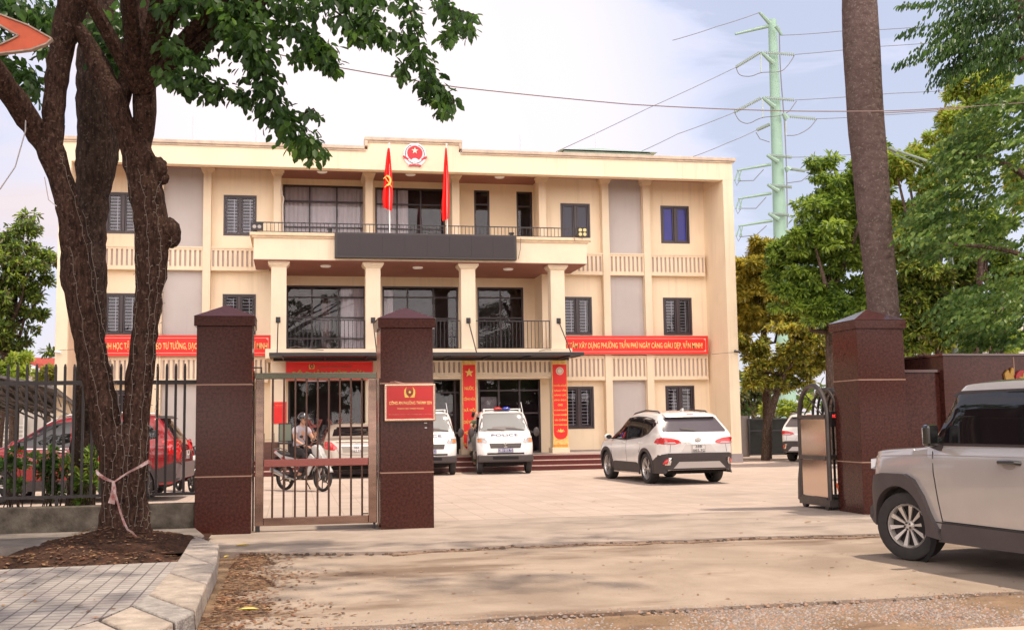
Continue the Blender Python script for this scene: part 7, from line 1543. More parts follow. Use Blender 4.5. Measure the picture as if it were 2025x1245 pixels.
# --- motorcycle (local x forward, z up); wheel centres at +-.62
def motorcycle(loc, yaw, label, body_c, seat_c=None, lean=0):
    r0 = empty('motorcycle', loc, yaw, label=label, cat='motorcycle'); r0.rotation_euler.x = lean
    pw, blk, mt = body_c, M('moto_black', (.02, .017, .017), .4), M('moto_metal', (.30, .28, .26), .3, metal=.9)
    for i, x in enumerate((.62, -.60)):
        rr, ww = (.285, .038) if i == 0 else (.285, .046)
        mb = MB(); prof = [(rr-.055, -ww), (rr-.03, -ww*1.1), (rr-.008, -ww*.6), (rr, 0), (rr-.008, ww*.6), (rr-.03, ww*1.1), (rr-.055, ww)]; mb.lathe(prof, 36, 'y', closed=True); wh = mb.build('wheel', tyre_m, r0, smooth=True); wh.location = (x, 0, .285)
        rb = MB(); rb.lathe([(rr-.05, -.022), (rr-.062, -.02), (rr-.062, .02), (rr-.05, .022)], 32, 'y', closed=True); rb.lathe([(0, -.05), (.035, -.05), (.035, .05), (0, .05)], 14, 'y')
        for k in range(6):
            a = k*math.pi/3+.3; rb.bar((.03*math.cos(a), 0, .03*math.sin(a)), ((rr-.06)*math.cos(a+.15), 0, (rr-.06)*math.sin(a+.15)), .022, .016)
        rim = rb.build('rim', M('moto_rim', (.10, .09, .085), .4, metal=.6), wh, smooth=True)
        MB().lathe([(.05, .052), (.10, .052), (.10, .056), (.05, .056)], 20, 'y', closed=True).build('brake_disc', mt, wh)
    fk = MB()
    for s_ in (-1, 1): fk.tube([(.62, s_*.075, .285), (.50, s_*.075, .62), (.44, s_*.07, .80)], [.020, .022, .018], 8)
    fk.build('fork', mt, r0, smooth=True)
    # front mudguard
    mb = MB(); pr_ = []
    for t in np.linspace(R(25), R(165), 14):
        for q, dr in ((-.055, -.02), (-.035, .012), (0, .022), (.035, .012), (.055, -.02)): pr_.append((.62+(.315+dr)*math.cos(t), q, .285+(.315+dr)*math.sin(t)))
    mb.add(pr_, [(i*5+j, i*5+j+1, i*5+j+6, i*5+j+5) for i in range(13) for j in range(4)]); o = mb.build('front_mudguard', pw, r0, smooth=True); sm = o.modifiers.new('thick', 'SOLIDIFY'); sm.thickness = .005
    # front cowl, leg shield, tunnel, side covers, tail (white plastics)
    def slab(poly, hw, name, mat, nose=.0, bevel=.02):
        mb = MB(); mb.prism(poly, -hw, hw, 'xz'); return mb.build(name, mat, r0, bevel=bevel)
    slab([(.30, .96), (.46, 1.02), (.58, .92), (.66, .74), (.60, .68), (.48, .72), (.36, .80)], .085, 'front_cowl', pw, bevel=.04)
    slab([(.60, .84), (.66, .78), (.70, .70), (.63, .68), (.57, .78)], .075, 'headlight', M('moto_lamp', (.5, .48, .45), .08, metal=.3, coat=1), bevel=.02)
    for s_ in (-1, 1):
        a = [(.40, .82), (.52, .74), (.46, .56), (.34, .36), (.22, .28), (.14, .30), (.26, .50), (.30, .70)]
        mb = MB(); mb.prism(a, s_*.13, s_*.18, 'xz'); mb.build('leg_shield', pw, r0, bevel=.015)
        mb = MB(); mb.prism([(.30, .60), (.36, .58), (.30, .38), (.20, .32), (.18, .36), (.26, .46)], s_*.182, s_*.188, 'xz'); mb.build('shield_vent', blk, r0)
        mb = MB(); mb.prism([(-.02, .70), (.02, .56), (-.25, .50), (-.62, .70), (-.86, .84), (-.80, .88), (-.45, .76)], s_*.085, s_*.125, 'xz'); mb.build('side_cover', pw, r0, bevel=.015)
        mb = MB(); mb.prism([(-.10, .60), (-.30, .56), (-.60, .72), (-.55, .745), (-.3, .64)], s_*.126, s_*.131, 'xz'); mb.build('side_stripe', M('moto_red', (.42, .02, .02), .3), r0)
    slab([(.34, .74), (.10, .60), (-.06, .66), (-.06, .56), (.12, .50), (.30, .56)], .075, 'tunnel', pw)
    slab([(.04, .74), (-.05, .79), (-.50, .80), (-.72, .88), (-.80, .86), (-.60, .76), (-.10, .70)], .125, 'seat', M('seat_black', (.02, .017, .017), .6, bump=.2), bevel=.03)
    slab([(-.74, .84), (-.90, .88), (-.92, .82), (-.78, .76)], .07, 'tail_light', tail_m, bevel=.01)
    MB().tube([(-.66, -.12, .88), (-.92, -.10, .93), (-.92, .10, .93), (-.66, .12, .88)], .013, 8).build('grab_rail', mt, r0, smooth=True)
    mb = MB(); mb.box(-.10, .22, -.09, .09, .24, .46); mb.tube([(.12, 0, .34), (.34, 0, .38)], [.075, .06], 14); mb.lathe([(0, -.15), (.085, -.15), (.09, -.11), (.09, .13), (0, .13)], 18, 'y', (.02, 0, .33)); mb.build('engine', M('engine_dark', (.07, .055, .05), .45, metal=.6), r0, bevel=.01)
    mb = MB(); mb.bar((-.60, -.075, .285), (-.05, -.075, .34), .035, .055); mb.bar((-.60, .075, .285), (-.05, .075, .34), .035, .055); mb.build('swingarm', blk, r0)
    mb = MB(); mb.tube([(.10, -.13, .28), (-.10, -.15, .25), (-.30, -.155, .28)], [.018, .02, .03], 10); mb.tube([(-.30, -.155, .28), (-.50, -.16, .34), (-.88, -.165, .46), (-.90, -.165, .468)], [.035, .05, .055, .03], 14); mb.build('exhaust', M('exhaust_silver', (.50, .47, .44), .22, metal=.9), r0, smooth=True)
    mb = MB(); mb.tube([(-.55, -.10, .32), (-.42, -.11, .62)], .02, 8); mb.build('shock_absorber', mt, r0)
    mb = MB(); mb.tube([(.24, -.34, .99), (.30, -.22, 1.02), (.36, 0, .98), (.30, .22, 1.02), (.24, .34, .99)], .013, 8); hb = mb.build('handlebar', blk, r0, smooth=True)
    for s_ in (-1, 1):
        MB().tube([(.24, s_*.34, .99), (.275, s_*.25, 1.01)], .019, 10).build('grip', blk, hb)
        mb = MB(); mb.tube([(.31, s_*.20, 1.02), (.28, s_*.27, 1.16)], .006, 6); mb.sphere((.27, s_*.30, 1.19), 1, 12, 8, (.015, .055, .035)); mb.build('mirror', blk, r0, smooth=True)
    mb = MB(); mb.bar((.02, -.25, .27), (.02, .25, .27), .024); mb.bar((-.3, -.2, .30), (-.3, .2, .30), .02); mb.tube([(-.05, .12, .22), (-.02, .22, .02)], .012, 6); mb.build('foot_pegs', blk, r0)
    slab([(-.88, .30), (-.80, .62), (-.86, .74), (-.90, .72), (-.90, .30)], .07, 'rear_mudguard', blk, bevel=.005)
    return r0
moto_white = M('moto_white', (.50, .48, .47), .25, coat=1)
MOTO = ((.23, 25.2, 0), R(-49))
motorcycle(*MOTO, 'white and black motorcycle with a silver exhaust, ridden by the man with the phone', moto_white)
b = atY(367, 950, 26.0)
motorcycle((b.x, 26.0, 0), R(-72), 'black motorcycle parked between the red car and the first pillar', M('moto_gloss_black', (.015, .014, .016), .15, coat=1))
# --- rider
rd = empty('person', MOTO[0], MOTO[1], label='man in grey polo shirt and black helmet sitting on the motorcycle, looking at a phone', cat='person')
J = {'pel': ((-.16, 0, .90), (.14, .11)), 'waist': ((-.16, 0, 1.04), (.125, .10)), 'chest': ((-.11, 0, 1.24), (.15, .11)), 'shb': ((-.08, 0, 1.36), (.10, .08)), 'neck': ((-.05, 0, 1.44), .055), 'jaw': ((.0, 0, 1.50), (.062, .068)), 'head': ((-.005, 0, 1.57), (.078, .088)), 'crown': ((-.02, 0, 1.64), (.065, .072)), 'nose': ((.093, 0, 1.545), .011)}
E_ = [('pel', 'waist'), ('waist', 'chest'), ('chest', 'shb'), ('shb', 'neck'), ('neck', 'jaw'), ('jaw', 'head'), ('head', 'crown'), ('head', 'nose')]
for s_, t in ((-1, 'r'), (1, 'l')):
    J[t+'hip'] = ((-.10, s_*.09, .87), .088); J[t+'kn'] = ((.28, s_*.19, .80), .062); J[t+'cf'] = ((.22, s_*.20, .58), .056); J[t+'an'] = ((.10, s_*.20, .36), .040); J[t+'hl'] = ((.05, s_*.20, .315), .036); J[t+'to'] = ((.22, s_*.22, .31), (.040, .026))
    E_ += [('pel', t+'hip'), (t+'hip', t+'kn'), (t+'kn', t+'cf'), (t+'cf', t+'an'), (t+'an', t+'hl'), (t+'hl', t+'to')]
    J[t+'sh'] = ((-.09, s_*.175, 1.355), .062); E_.append(('shb', t+'sh'))
J['rel'] = ((.02, -.27, 1.12), .042); J['rwr'] = ((.22, -.17, .99), .027); J['lel'] = ((.04, .25, 1.12), .042); J['lwr'] = ((.27, .08, 1.16), .027)
E_ += [('rsh', 'rel'), ('rel', 'rwr'), ('lsh', 'lel'), ('lel', 'lwr')]
hand(J, E_, 'rwr', (.22, -.17, .99), (.9, .35, -.15), (.35, -.9, 0), (0, 0, -1), 'rh', thumb=-1); hand(J, E_, 'lwr', (.27, .08, 1.16), (.45, -.25, .75), (-.4, -.9, .0), (-.8, 0, -.3), 'lh')
skinned('body', J, E_, skin_m, rd, 'pel')
sj = {'a': ((-.17, 0, .90), (.165, .135)), 'b': ((-.16, 0, 1.04), (.150, .122)), 'c': ((-.11, 0, 1.24), (.172, .128)), 'd': ((-.08, 0, 1.37), (.115, .088)), 'e': ((-.055, 0, 1.435), .064)}; se = [('a', 'b'), ('b', 'c'), ('c', 'd'), ('d', 'e')]
for s_, t in ((-1, 'r'), (1, 'l')): sj[t+'1'] = ((-.09, s_*.175, 1.36), .078); sj[t+'2'] = ((-.03 if s_ < 0 else -.02, s_*(.225 if s_ < 0 else .215), 1.23), .070); se += [('d', t+'1'), (t+'1', t+'2')]
skinned('shirt', sj, se, shirt_m, rd, 'a')
MB().tube([(-.035, -.05, 1.44), (.0, 0, 1.42), (-.035, .05, 1.44)], .014, 8).build('collar', shirt_m, rd, smooth=True)
tj = {'p': ((-.15, 0, .87), (.155, .115))}; te = []
for s_, t in ((-1, 'r'), (1, 'l')):
    for k, (p, r_) in enumerate((((-.10, s_*.09, .865), .102), ((.10, s_*.15, .84), .088), ((.285, s_*.19, .80), .074), ((.23, s_*.20, .58), .066), ((.11, s_*.20, .39), .052))): tj[f'{t}{k}'] = (p, r_); te.append(('p' if k == 0 else f'{t}{k-1}', f'{t}{k}'))
skinned('trousers', tj, te, trouser_m, rd, 'p')
for s_ in (-1, 1): skinned('shoe', {'a': ((.04, s_*.20, .33), .047), 'b': ((.12, s_*.205, .315), (.050, .038)), 'c': ((.24, s_*.22, .305), (.046, .032))}, [('a', 'b'), ('b', 'c')], shoe_m, rd)
face(rd, (-.005, 0, 1.555), (1, 0, -.30))
mb = MB(); V = []; nu, nv = 20, 9
for j in range(nv+1):
    t = R(0+98*j/nv)
    for i in range(nu): a = 6.2832*i/nu; V.append((-.02+.128*math.sin(t)*math.cos(a), .112*math.sin(t)*math.sin(a), 1.605+.115*math.cos(t)))
mb.add(V, [(j*nu+i, (j+1)*nu+i, (j+1)*nu+(i+1) % nu, j*nu+(i+1) % nu) for j in range(nv) for i in range(nu)]); hm = mb.build('helmet', helmet_m, rd, smooth=True); q = hm.modifiers.new('t', 'SOLIDIFY'); q.thickness = .014
MB().prism([(.10, 1.60), (.19, 1.585), (.195, 1.575), (.10, 1.585)], -.075, .075, 'xz').build('visor', M('visor_grey', (.22, .21, .22), .2, coat=1), hm, bevel=.004)
mb = MB()
for s_ in (-1, 1): mb.tube([(.02, s_*.095, 1.60), (.01, s_*.075, 1.50), (.02, s_*.02, 1.445)], .005, 6)
mb.build('chin_strap', trouser_m, hm)
ph = empty('phone', MOTO[0], MOTO[1], label='black smartphone held up in the rider\'s left hand', cat='phone'); ph_b = MB(); ph_b.bar((.335, -.005, 1.20), (.385, -.04, 1.335), .072, .009, up=(.6, .8, 0)); ph_b.build('case', helmet_m, ph, bevel=.002); MB().bar((.333, -.008, 1.207), (.381, -.042, 1.329), .064, .0012, up=(.6, .8, 0)).build('screen', M('phone_screen', (.6, .62, .65), .1, emit=(.7, .75, .8), emits=.5), ph)
# --- officer behind the first van
p = atY(943, 930, 33.2); of = empty('person', (p.x-.02, 33.25, .15), R(-25), label='officer in green uniform with dark tied hair standing beside the police van cab', cat='person')
J = {'pel': ((0, 0, .92), (.15, .11)), 'waist': ((0, 0, 1.08), (.12, .095)), 'chest': ((.01, 0, 1.26), (.145, .10)), 'shb': ((0, 0, 1.36), (.10, .075)), 'neck': ((.005, 0, 1.45), .048), 'jaw': ((.03, 0, 1.50), (.055, .06)), 'head': ((.02, 0, 1.56), (.072, .082)), 'crown': ((.01, 0, 1.63), (.06, .066)), 'nose': ((.108, 0, 1.545), .010)}
E_ = [('pel', 'waist'), ('waist', 'chest'), ('chest', 'shb'), ('shb', 'neck'), ('neck', 'jaw'), ('jaw', 'head'), ('head', 'crown'), ('head', 'nose')]
for s_, t in ((-1, 'r'), (1, 'l')):
    J[t+'hip'] = ((0, s_*.09, .86), .09); J[t+'kn'] = ((.01, s_*.10, .48), .058); J[t+'an'] = ((-.02, s_*.11, .09), .038); J[t+'to'] = ((.13, s_*.12, .035), (.038, .026)); E_ += [('pel', t+'hip'), (t+'hip', t+'kn'), (t+'kn', t+'an'), (t+'an', t+'to')]
    J[t+'sh'] = ((0, s_*.165, 1.36), .055); E_.append(('shb', t+'sh'))
J['rel'] = ((-.06, -.33, 1.20), .038); J['rwr'] = ((.05, -.17, 1.06), .025); J['lel'] = ((.16, .26, 1.20), .038); J['lwr'] = ((.20, .12, 1.38), .025); E_ += [('rsh', 'rel'), ('rel', 'rwr'), ('lsh', 'lel'), ('lel', 'lwr')]
hand(J, E_, 'rwr', (.05, -.17, 1.06), (.3, .8, -.4), (.8, -.3, 0), (0, .4, -1), 'rh'); hand(J, E_, 'lwr', (.20, .12, 1.38), (-.2, -.4, .9), (.9, -.3, 0), (-1, 0, 0), 'lh')
skinned('body', J, E_, skin_m, of, 'pel')
sj = {'a': ((0, 0, .90), (.165, .125)), 'b': ((0, 0, 1.08), (.138, .112)), 'c': ((.01, 0, 1.26), (.162, .118)), 'd': ((0, 0, 1.37), (.112, .085)), 'e': ((.005, 0, 1.43), .057), 'r1': ((0, -.165, 1.365), .072), 'r2': ((-.045, -.28, 1.255), .062), 'l1': ((0, .165, 1.365), .072), 'l2': ((.11, .235, 1.25), .062)}
skinned('uniform_shirt', sj, [('a', 'b'), ('b', 'c'), ('c', 'd'), ('d', 'e'), ('d', 'r1'), ('r1', 'r2'), ('d', 'l1'), ('l1', 'l2')], green_u, of, 'a')
tj = {'p': ((0, 0, .90), (.16, .12))}; te = []
for s_, t in ((-1, 'r'), (1, 'l')):
    for k, (q, r_) in enumerate((((0, s_*.09, .85), .103), ((.01, s_*.10, .48), .072), ((-.02, s_*.11, .12), .056))): tj[f'{t}{k}'] = (q, r_); te.append(('p' if k == 0 else f'{t}{k-1}', f'{t}{k}'))
skinned('uniform_trousers', tj, te, green_u, of, 'p')
for s_ in (-1, 1): skinned('shoe', {'a': ((-.03, s_*.11, .05), .045), 'b': ((.14, s_*.12, .035), (.045, .03))}, [('a', 'b')], shoe_m, of)
face(of, (.02, 0, 1.55), (1, 0, 0))
skinned('hair', {'a': ((-.01, 0, 1.62), (.085, .085)), 'b': ((-.055, 0, 1.565), (.070, .055)), 'c': ((-.085, 0, 1.50), .045), 'd': ((-.10, 0, 1.46), .04)}, [('a', 'b'), ('b', 'c'), ('c', 'd')], hair_m, of)
# ------------------------------------------------------------------ terrace furniture
a = atY(516, 905, 34.4); b = atY(553, 873, 34.4); cb = wroot('cabinet', ((a.x+b.x)/2, 34.3, .45), label='low brown slatted cabinet on the terrace left of the rider', cat='cabinet')
wd = M('wood_brown', (.115, .045, .03), .5, var=.2, vs=8, stretch=(1, 1, 6)); MB().box(a.x, b.x, 34.05, 34.5, .452, b.z).build('carcass', wd, cb, bevel=.01); mb = MB()
for i in range(4): z = .5+(b.z-.55)*i/4; mb.box(a.x+.03, b.x-.03, 34.035, 34.05, z, z+(b.z-.55)/4-.02)
mb.build('slats', wd, cb); MB().tube([(a.x+.10, 34.3, b.z), (a.x+.10, 34.3, b.z+.26)], .008, 6).tube([(b.x-.16, 34.3, b.z), (b.x-.16, 34.3, b.z+.26)], .008, 6).tube([(a.x+.10, 34.3, b.z+.07), (b.x-.16, 34.3, b.z+.07)], .006, 6).build('router_aerials', black_m, cb)
p = atY(564, 900, 33.9); ch = wroot('office_chair', (p.x, 33.9, .45), label='black framed chair with tall green-tinted back behind the rider', cat='chair')
mb = MB(); x, y = p.x, 33.9
for dx in (-.2, .2):
    for dy in (-.2, .2): mb.tube([(x+dx, y+dy, .45), (x+dx*.95, y+dy*.95, .90)], .014, 6)
mb.build('leg_frame', black_m, ch); MB().box(x-.22, x+.22, y-.22, y+.22, .90, .96).build('seat', black_m, ch, bevel=.02)
mb = MB(); frame_bars(mb, x-.2, x+.2, .97, 1.52, y+.18, y+.215, .03); mb.build('back_frame', black_m, ch); MB().box(x-.17, x+.17, y+.19, y+.20, 1.0, 1.49).build('backrest', M('chair_mesh', (.16, .18, .13), .7), ch)
rose = M('rosewood', (.22, .045, .03), .35, var=.25, vs=12)
for i, (px, lb) in enumerate(((622, 'carved red-brown wooden stand left behind the saloon roof'), (662, 'carved red-brown wooden stand right behind the saloon roof'))):
    p = atY(px, 880, 34.6); x, y = p.x, 34.6; rr = wroot('carved_stand', (x, y, .45), label=lb, cat='stand', group='carved wooden stands before the entrance')
    mb = MB(); mb.tube([(x-.28, y, .45), (x-.05, y, .95), (x+.12, y, 1.40)], [.035, .03, .028], 8); mb.tube([(x+.28, y, .45), (x+.05, y, .95), (x-.12, y, 1.40)], [.035, .03, .028], 8); mb.bar((x-.2, y, .62), (x+.2, y, .62), .04); mb.build('crossed_legs', rose, rr)
    mb = MB(); mb.tube([(x-.12, y, 1.38), (x-.22, y, 1.62), (x-.15, y, 1.60), (x-.10, y, 1.48), (x, y, 1.43), (x+.10, y, 1.48), (x+.15, y, 1.60), (x+.22, y, 1.62), (x+.12, y, 1.38)], .022, 8); mb.bar((x-.14, y, 1.40), (x+.14, y, 1.40), .05); mb.build('crest_rail', rose, rr, smooth=True)
# ------------------------------------------------------------------ left background: parking shed, houses
tin = M('dark_tin', (.09, .08, .08), .5, var=.2, vs=3, stretch=(1, 6, 1)); sh = wroot('parking_shed', (-12, 36, 0), label='open parking shed with sagging dark sheet roof beyond the fence', cat='shed')
Ya, Yb = 33.5, 40.5; V = []; F = []; n = 14
for i in range(n+1):
    t = i/n; px = -160+(110+160)*t; yt = 726+ (760-726)*max(0, (t-.3)/.7)**1.3
    q0 = atY(px, yt+4, Ya); V += [(q0.x, Ya, q0.z), (q0.x, Yb, q0.z-.9)]
for i in range(n): F.append((2*i, 2*i+2, 2*i+3, 2*i+1))
o = MB().add(V, F).build('roof', tin, sh); q = o.modifiers.new('t', 'SOLIDIFY'); q.thickness = .05
mb = MB()
for i in range(0, n+1, 2):
    (x0, y0, z0), (x1, y1, z1) = V[2*i], V[2*i+1]; mb.bar((x0, y0+.02, z0-.10), (x1, y1, z1-.10), .05, .08); mb.bar((x0, y0+.02, z0-.6), (x1, y1, z1-.35), .04, .05)
    for k in range(4): t = k/4; mb.bar((x0, y0+(y1-y0)*t, z0+(z1-z0)*t-.1), (x0, y0+(y1-y0)*(t+.12), z0+(z1-z0)*t-.55), .03)
for k in range(6): t = k/5; mb.tube([(V[2*j][0], Ya+(Yb-Ya)*t, V[2*j][2]+(-.9)*t-.06) for j in range(n+1)], .03, 5)
mb.build('truss', M('truss_grey', (.13, .12, .12), .5), sh)
for px in (-120, -20, 36, 72):
    x = atY(px, 800, Yb-.3).x; MB().tube([(x, Yb-.3, 0), (x, Yb-.3, 2.6)], .05, 8).tube([(x, Yb-.3, 2.0), (x+.5, Yb-.3, 2.55)], .03, 6).build('post', M('truss_grey'), sh)
a = atY(22, 742, 62); b = atY(112, 712, 62); zr = atY(45, 706, 62).z; ze = atY(30, 745, 62).z
hs = wroot('house', (-24, 64, 0), label='pale house with a red tiled gable roof at the far left', cat='house'); x0, x1 = atY(22, 742, 62).x, atY(150, 742, 62).x; xr_ = atY(40, 706, 62).x
plas = M('house_plaster', (.60, .50, .44), .9, var=.05, vs=1); MB().box(x0+.2, x1, 62.3, 70, 0, ze).build('wall', plas, hs)
MB().prism([(x0-1.2, ze-.6), (xr_, zr-.1), (x0+4.6, ze-1.6), (x0+4.4, ze-2.1), (xr_, zr-.45), (x0-1.2, ze-1.0)], 61.9, 62.15).build('gable_trim', white_m, hs); MB().prism([(x0-.9, ze-1.3), (xr_, zr-.4), (x0+4.4, ze-2), (x0+4.2, 0), (x0-.9, 0)], 62.16, 62.3).build('gable_wall', plas, hs)
MB().add([(xr_, 62, zr), (xr_+8, 62.6, zr-.15), (xr_+9, 68, ze-1.6), (xr_+.2, 62.0, zr-.3), (x0+4.6, 61.95, ze-1.55), (xr_+8, 61.9, ze-1.7)], [(0, 1, 5, 4), (0, 1, 2, 3)]).build('roof', M('roof_red', (.42, .07, .05), .7, var=.15, vs=8), hs)
h2 = wroot('house', (-20, 58, 0), label='low white house with a railed veranda behind the parking shed', cat='house'); x0, x1 = atY(-60, 850, 52).x, atY(111, 850, 52).x; zt = atY(60, 812, 52).z
MB().box(x0, x1, 52, 56, 0, zt+1.4).build('wall', M('house_white', (.62, .58, .55), .9, var=.05, vs=1), h2); mb = MB()
for i in range(5): z = .9+i*.18; mb.box(x0, atY(48, 850, 51.8).x, 51.75, 51.80, z, z+.05)
for i in range(6): x = x0+(atY(48, 850, 51.8).x-x0)*i/5; mb.box(x-.04, x+.04, 51.72, 51.84, 0, 1.95)
mb.build('railing', white_m, h2); MB().box(atY(14, 850, 51.9).x, atY(30, 850, 51.9).x, 51.93, 51.99, 1.5, 2.6).build('window', frame_m, h2)
# white building glimpsed at the right edge
a = atY(2010, 690, 60); MB().box(a.x, a.x+10, 60, 66, 0, atY(2015, 640, 60).z).box(a.x+.6, a.x+.75, 59.9, 60, 0, atY(2015, 640, 60).z-.2).build('white_building', M('house_white'), label='pale building glimpsed between leaves at the right edge', cat='building')
# far vegetation closing the horizon
P, D, S = [], [], []
rr = np.random.default_rng(9)
for _ in range(9000):
    x = rr.uniform(-150, 190); y = 150+rr.uniform(-6, 6); h_ = 5.5+2.5*math.sin(x*.11)+1.8*math.sin(x*.31+1)
    P.append((x, y, rr.random()*h_)); D.append(tuple(rr.normal(size=3))); S.append(rr.uniform(.8, 1.8))
o = leaves('distant_trees', P, D, S, 'oval', [m_dk, br], None, 9); o['kind'] = 'stuff'
# ------------------------------------------------------------------ green power mast with arms and insulators
YM = 92.; pm_ = M('mast_green', (.31, .48, .38), .6, var=.04, vs=.6); st2 = M('arm_green', (.24, .36, .29), .5); ins = M('insulator', (.42, .50, .46), .3); wr_m = M('line_wire', (.17, .165, .18), .5)
ms_ = wroot('power_mast', tuple(gnd(1560, 850)), label='tall pale-green tapering power mast with short arms and insulators', cat='power mast')
ms_.location = (atY(1560, 850, YM).x, YM, 0); WR[ms_.name] = Matrix.Translation(-Vector(ms_.location))
c0 = atY(1527, 40, YM); c1 = atY(1558, 850, YM); k = YM/FPX*.98
MB().tube([(c1.x, YM, 0), (c1.x, YM, c1.z), tuple((c0*.5+c1*.5)), tuple(c0)], [22*k, 21*k, 14.5*k, 9*k], 16).build('pole', pm_, ms_, smooth=True)
def A(*pts, r=.14, name='arm', mat=None, taper=True, Y=YM-1.0):
    if len(pts) > 3: pts = smooth_pl(list(pts), 2)
    q = [tuple(atY(x, y, Y)) for x, y in pts]; return MB().tube(q, [r*(.55 if (taper and i == 0) else 1) for i in range(len(q))], 8).build(name, mat or st2, ms_, smooth=True)
A((1454, 68), (1519, 52), r=.17); A((1502, 25), (1523, 47), r=.22); A((1546, 70), (1535, 52), r=.2)
for x0, y0, x1, y1 in ((1505, 103, 1529, 125), (1508, 193, 1532, 212), (1517, 307, 1538, 320), (1518, 365, 1539, 378), (1520, 422, 1539, 434)): A((x0, y0), (x1, y1), r=.24)
for x0, y0, x1, y1 in ((1458, 337, 1524, 325), (1460, 393, 1525, 382), (1461, 447, 1527, 436)):
    A((x0, y0), (x1, y1), r=.14); A((x0+2, y0), (x0-5, y0+20), r=.07, name='hanger'); A((x0+8, y0), (x0+2, y0+21), r=.07, name='hanger'); A((x0+2, y0), (x0+6, y0+20), r=.05, name='hanger'); A((x0-5, y0+20), (x0-1, y0+30), (x0+5, y0+20), r=.03, name='jumper', mat=wr_m)
def string(x0, y0, x1, y1, n=16):
    a, b = atY(x0, y0, YM-1), atY(x1, y1, YM-1); mb = MB(); mb.tube([a, b], .05, 5)
    for i in range(n): p = a+(b-a)*((i+.5)/n); d = (b-a).normalized(); mb.tube([p-d*.05, p, p+d*.05], [.06, .17, .06], 8)
    mb.build('insulator', ins, ms_, smooth=True)
for s_ in ((1503, 104, 1455, 133), (1510, 104, 1571, 108), (1505, 194, 1452, 222), (1512, 193, 1571, 198), (1550, 229, 1613, 235), (1497, 257, 1522, 246), (1520, 307, 1566, 311), (1556, 333, 1592, 338), (1522, 366, 1566, 370), (1524, 423, 1560, 425)): string(*s_)
A((1549, 224), (1556, 236), r=.3); A((1554, 330), (1560, 337), r=.35)
for pts in (((1455, 133), (1462, 150), (1485, 152), (1505, 143), (1545, 143), (1560, 128), (1571, 110)), ((1452, 222), (1462, 240), (1480, 246), (1505, 232), (1540, 230), (1560, 222), (1575, 200)), ((1556, 268), (1575, 268), (1600, 255), (1615, 236)), ((1495, 262), (1503, 275), (1522, 281)), ((1463, 358), (1490, 357), (1510, 335)), ((1465, 412), (1495, 412), (1515, 390)), ((1466, 468), (1495, 465), (1516, 446)), ((1556, 362), (1585, 358), (1606, 340))): A(*pts, r=.035, name='jumper', mat=wr_m, taper=False)
for x, y0, y1 in ((1505, 105, 143), (1508, 196, 232), (1554, 234, 268)): A((x, y0), (x, y1), r=.06, name='drop_string', mat=ins, taper=False)
A((1541, 60), (1543, 140), (1552, 250), (1556, 350), (1557, 450), r=.05, name='step_cable', mat=wr_m, taper=False)
def line(pts, Yv, r, lab, sag=0, mat=None, g=None):
    q = []
    for i in range(len(pts)-1):
        (x0, y0), (x1, y1) = pts[i], pts[i+1]; Y0_, Y1_ = (Yv, Yv) if not hasattr(Yv, '__len__') else (Yv[i], Yv[i+1])
        for k_ in range(12): t = k_/12; q.append(tuple(atY(x0+(x1-x0)*t, y0+(y1-y0)*t+sag*4*t*(1-t), Y0_+(Y1_-Y0_)*t)))
    q.append(tuple(atY(*pts[-1], Yv if not hasattr(Yv, '__len__') else Yv[-1])))
    return MB().tube(q, r, 5).build('overhead_wire', mat or wr_m, label=lab, cat='wire', group=g)
G_ = 'power lines strung from the green mast'
for pts, yy, lab, sg in ((((1454, 134), (1280, 215), (1100, 300)), (91, 85, 78), 'power line running down left from the highest insulator of the mast', 1), (((1451, 223), (1340, 265), (1255, 305)), (91, 87, 84), 'power line running down left from the second insulator of the mast', 1), (((1497, 257), (1440, 282), (1370, 310)), (91, 89, 87), 'power line running down left from the third insulator of the mast', 1),
   (((1571, 108), (1720, 93), (1900, 80), (2060, 70)), (91, 91, 91, 91), 'power line running right from the highest insulator of the mast', 1), (((1571, 198), (1760, 185), (2060, 168)), (91, 91, 91), 'power line running right from the second insulator of the mast', 1), (((1613, 235), (1740, 228), (1960, 212)), (91, 91, 91), 'power line running right from the third insulator of the mast', 1), (((1566, 311), (1680, 306), (1800, 300)), (91, 91, 91), 'power line running right towards the palm bole from the middle of the mast', 1),
   (((1592, 338), (1650, 337), (1720, 335)), (91, 91, 91), 'short power line running right from the ball joint on the mast', 1), (((1502, 25), (1420, 52), (1330, 80)), (91, 88, 85), 'thin earth wire running left from the tip of the mast', 1), (((1546, 70), (1660, 62), (1800, 55)), (91, 91, 91), 'thin earth wire running right from the top of the mast', 1)):
    line(pts, yy, .03, lab, sg, g=G_)
line([(300, 38), (430, 78), (640, 128), (900, 172), (1240, 206), (1500, 218), (1700, 220), (1830, 216), (2060, 200)], 14.9, .008, 'thin brown cable crossing the whole picture in front of the crest', 1, M('cable_brown', (.26, .18, .16), .6))
line([(1740, 224), (1830, 219), (1960, 211)], 20, .010, 'short second brown cable just below the long one at the right', 0, MATS['cable_brown'])
line([(52, 200), (50, 260), (30, 330), (0, 374), (-30, 400)], 14.0, .008, 'loose grey cable hanging from the left branch', 0, M('cable_grey', (.4, .37, .38), .6))
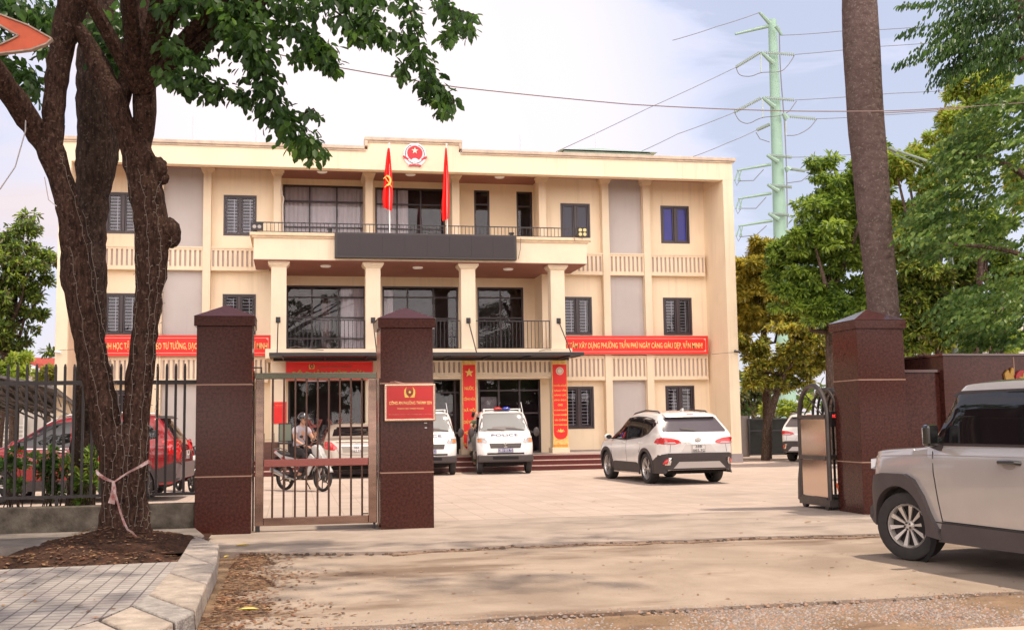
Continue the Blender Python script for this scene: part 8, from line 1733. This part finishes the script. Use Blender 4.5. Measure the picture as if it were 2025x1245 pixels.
line([(88, 350), (96, 395), (112, 408)], 14.0, .006, 'short loose wire end hanging left of the stem', 0, MATS['cable_grey'])
# street lamp arm behind the palm
p = atY(1757, 292, 24); q = atY(1832, 318, 24); lamp = wroot('street_lamp', (atY(1900, 900, 24).x, 24, 0), label='grey-green street lamp arm reaching out from behind the palm bole', cat='street lamp')
MB().tube([(lamp.location.x, 24, 0), (lamp.location.x, 24, q.z-.6), tuple(atY(1850, 325, 24)), tuple(q), tuple(p)], [.08, .06, .04, .035, .03], 8).build('post', M('lamp_post_green', (.22, .28, .24), .5), lamp, smooth=True)
MB().bar(tuple(p), tuple(atY(1772, 300, 24)), .12, .06).build('lamp_head', MATS['lamp_post_green'], lamp, bevel=.01); MB().tube([tuple(atY(1766, 303, 24)), tuple(atY(1828, 330, 24))], .018, 6).build('brace', MATS['lamp_post_green'], lamp)
# orange arrow sign poking in at the upper left
ys = 8.6; sn = wroot('arrow_sign', tuple(atY(-70, 1000, ys)), label='orange arrow-shaped sign with pale edge at the upper left', cat='sign')
sn.location.z = 0; WR[sn.name] = Matrix.Translation(-Vector(sn.location))
C_ = lambda L_: [(atY(x, y, ys).x, atY(x, y, ys).z) for x, y in L_]
outer = [(-160, -20), (-60, 8), (0, 29), (55, 50), (103, 77), (92, 87), (60, 99), (0, 106), (-60, 108), (-160, 106)]; inner = [(-160, 96), (-60, 97), (0, 89), (20, 80), (37, 71), (20, 62), (0, 50), (-60, 26), (-160, -2)]
MB().prism(C_(outer+inner), ys, ys+.03).build('panel', M('sign_orange', (.50, .085, .03), .6, var=.12, vs=9), sn)
mb = MB(); eo = C_(outer); ei = C_(inner)
for L_ in (eo, ei):
    for a, b in zip(L_, L_[1:]): mb.bar((a[0], ys+.01, a[1]), (b[0], ys+.01, b[1]), .05, .010)
mb.build('edge_strip', M('sign_edge', (.34, .26, .21), .6, var=.2, vs=20), sn)
pp = atY(-120, 60, ys+.06); MB().tube([(pp.x, ys+.06, -.05), (pp.x, ys+.06, pp.z+.25)], .035, 8).build('post', grille_m, sn)
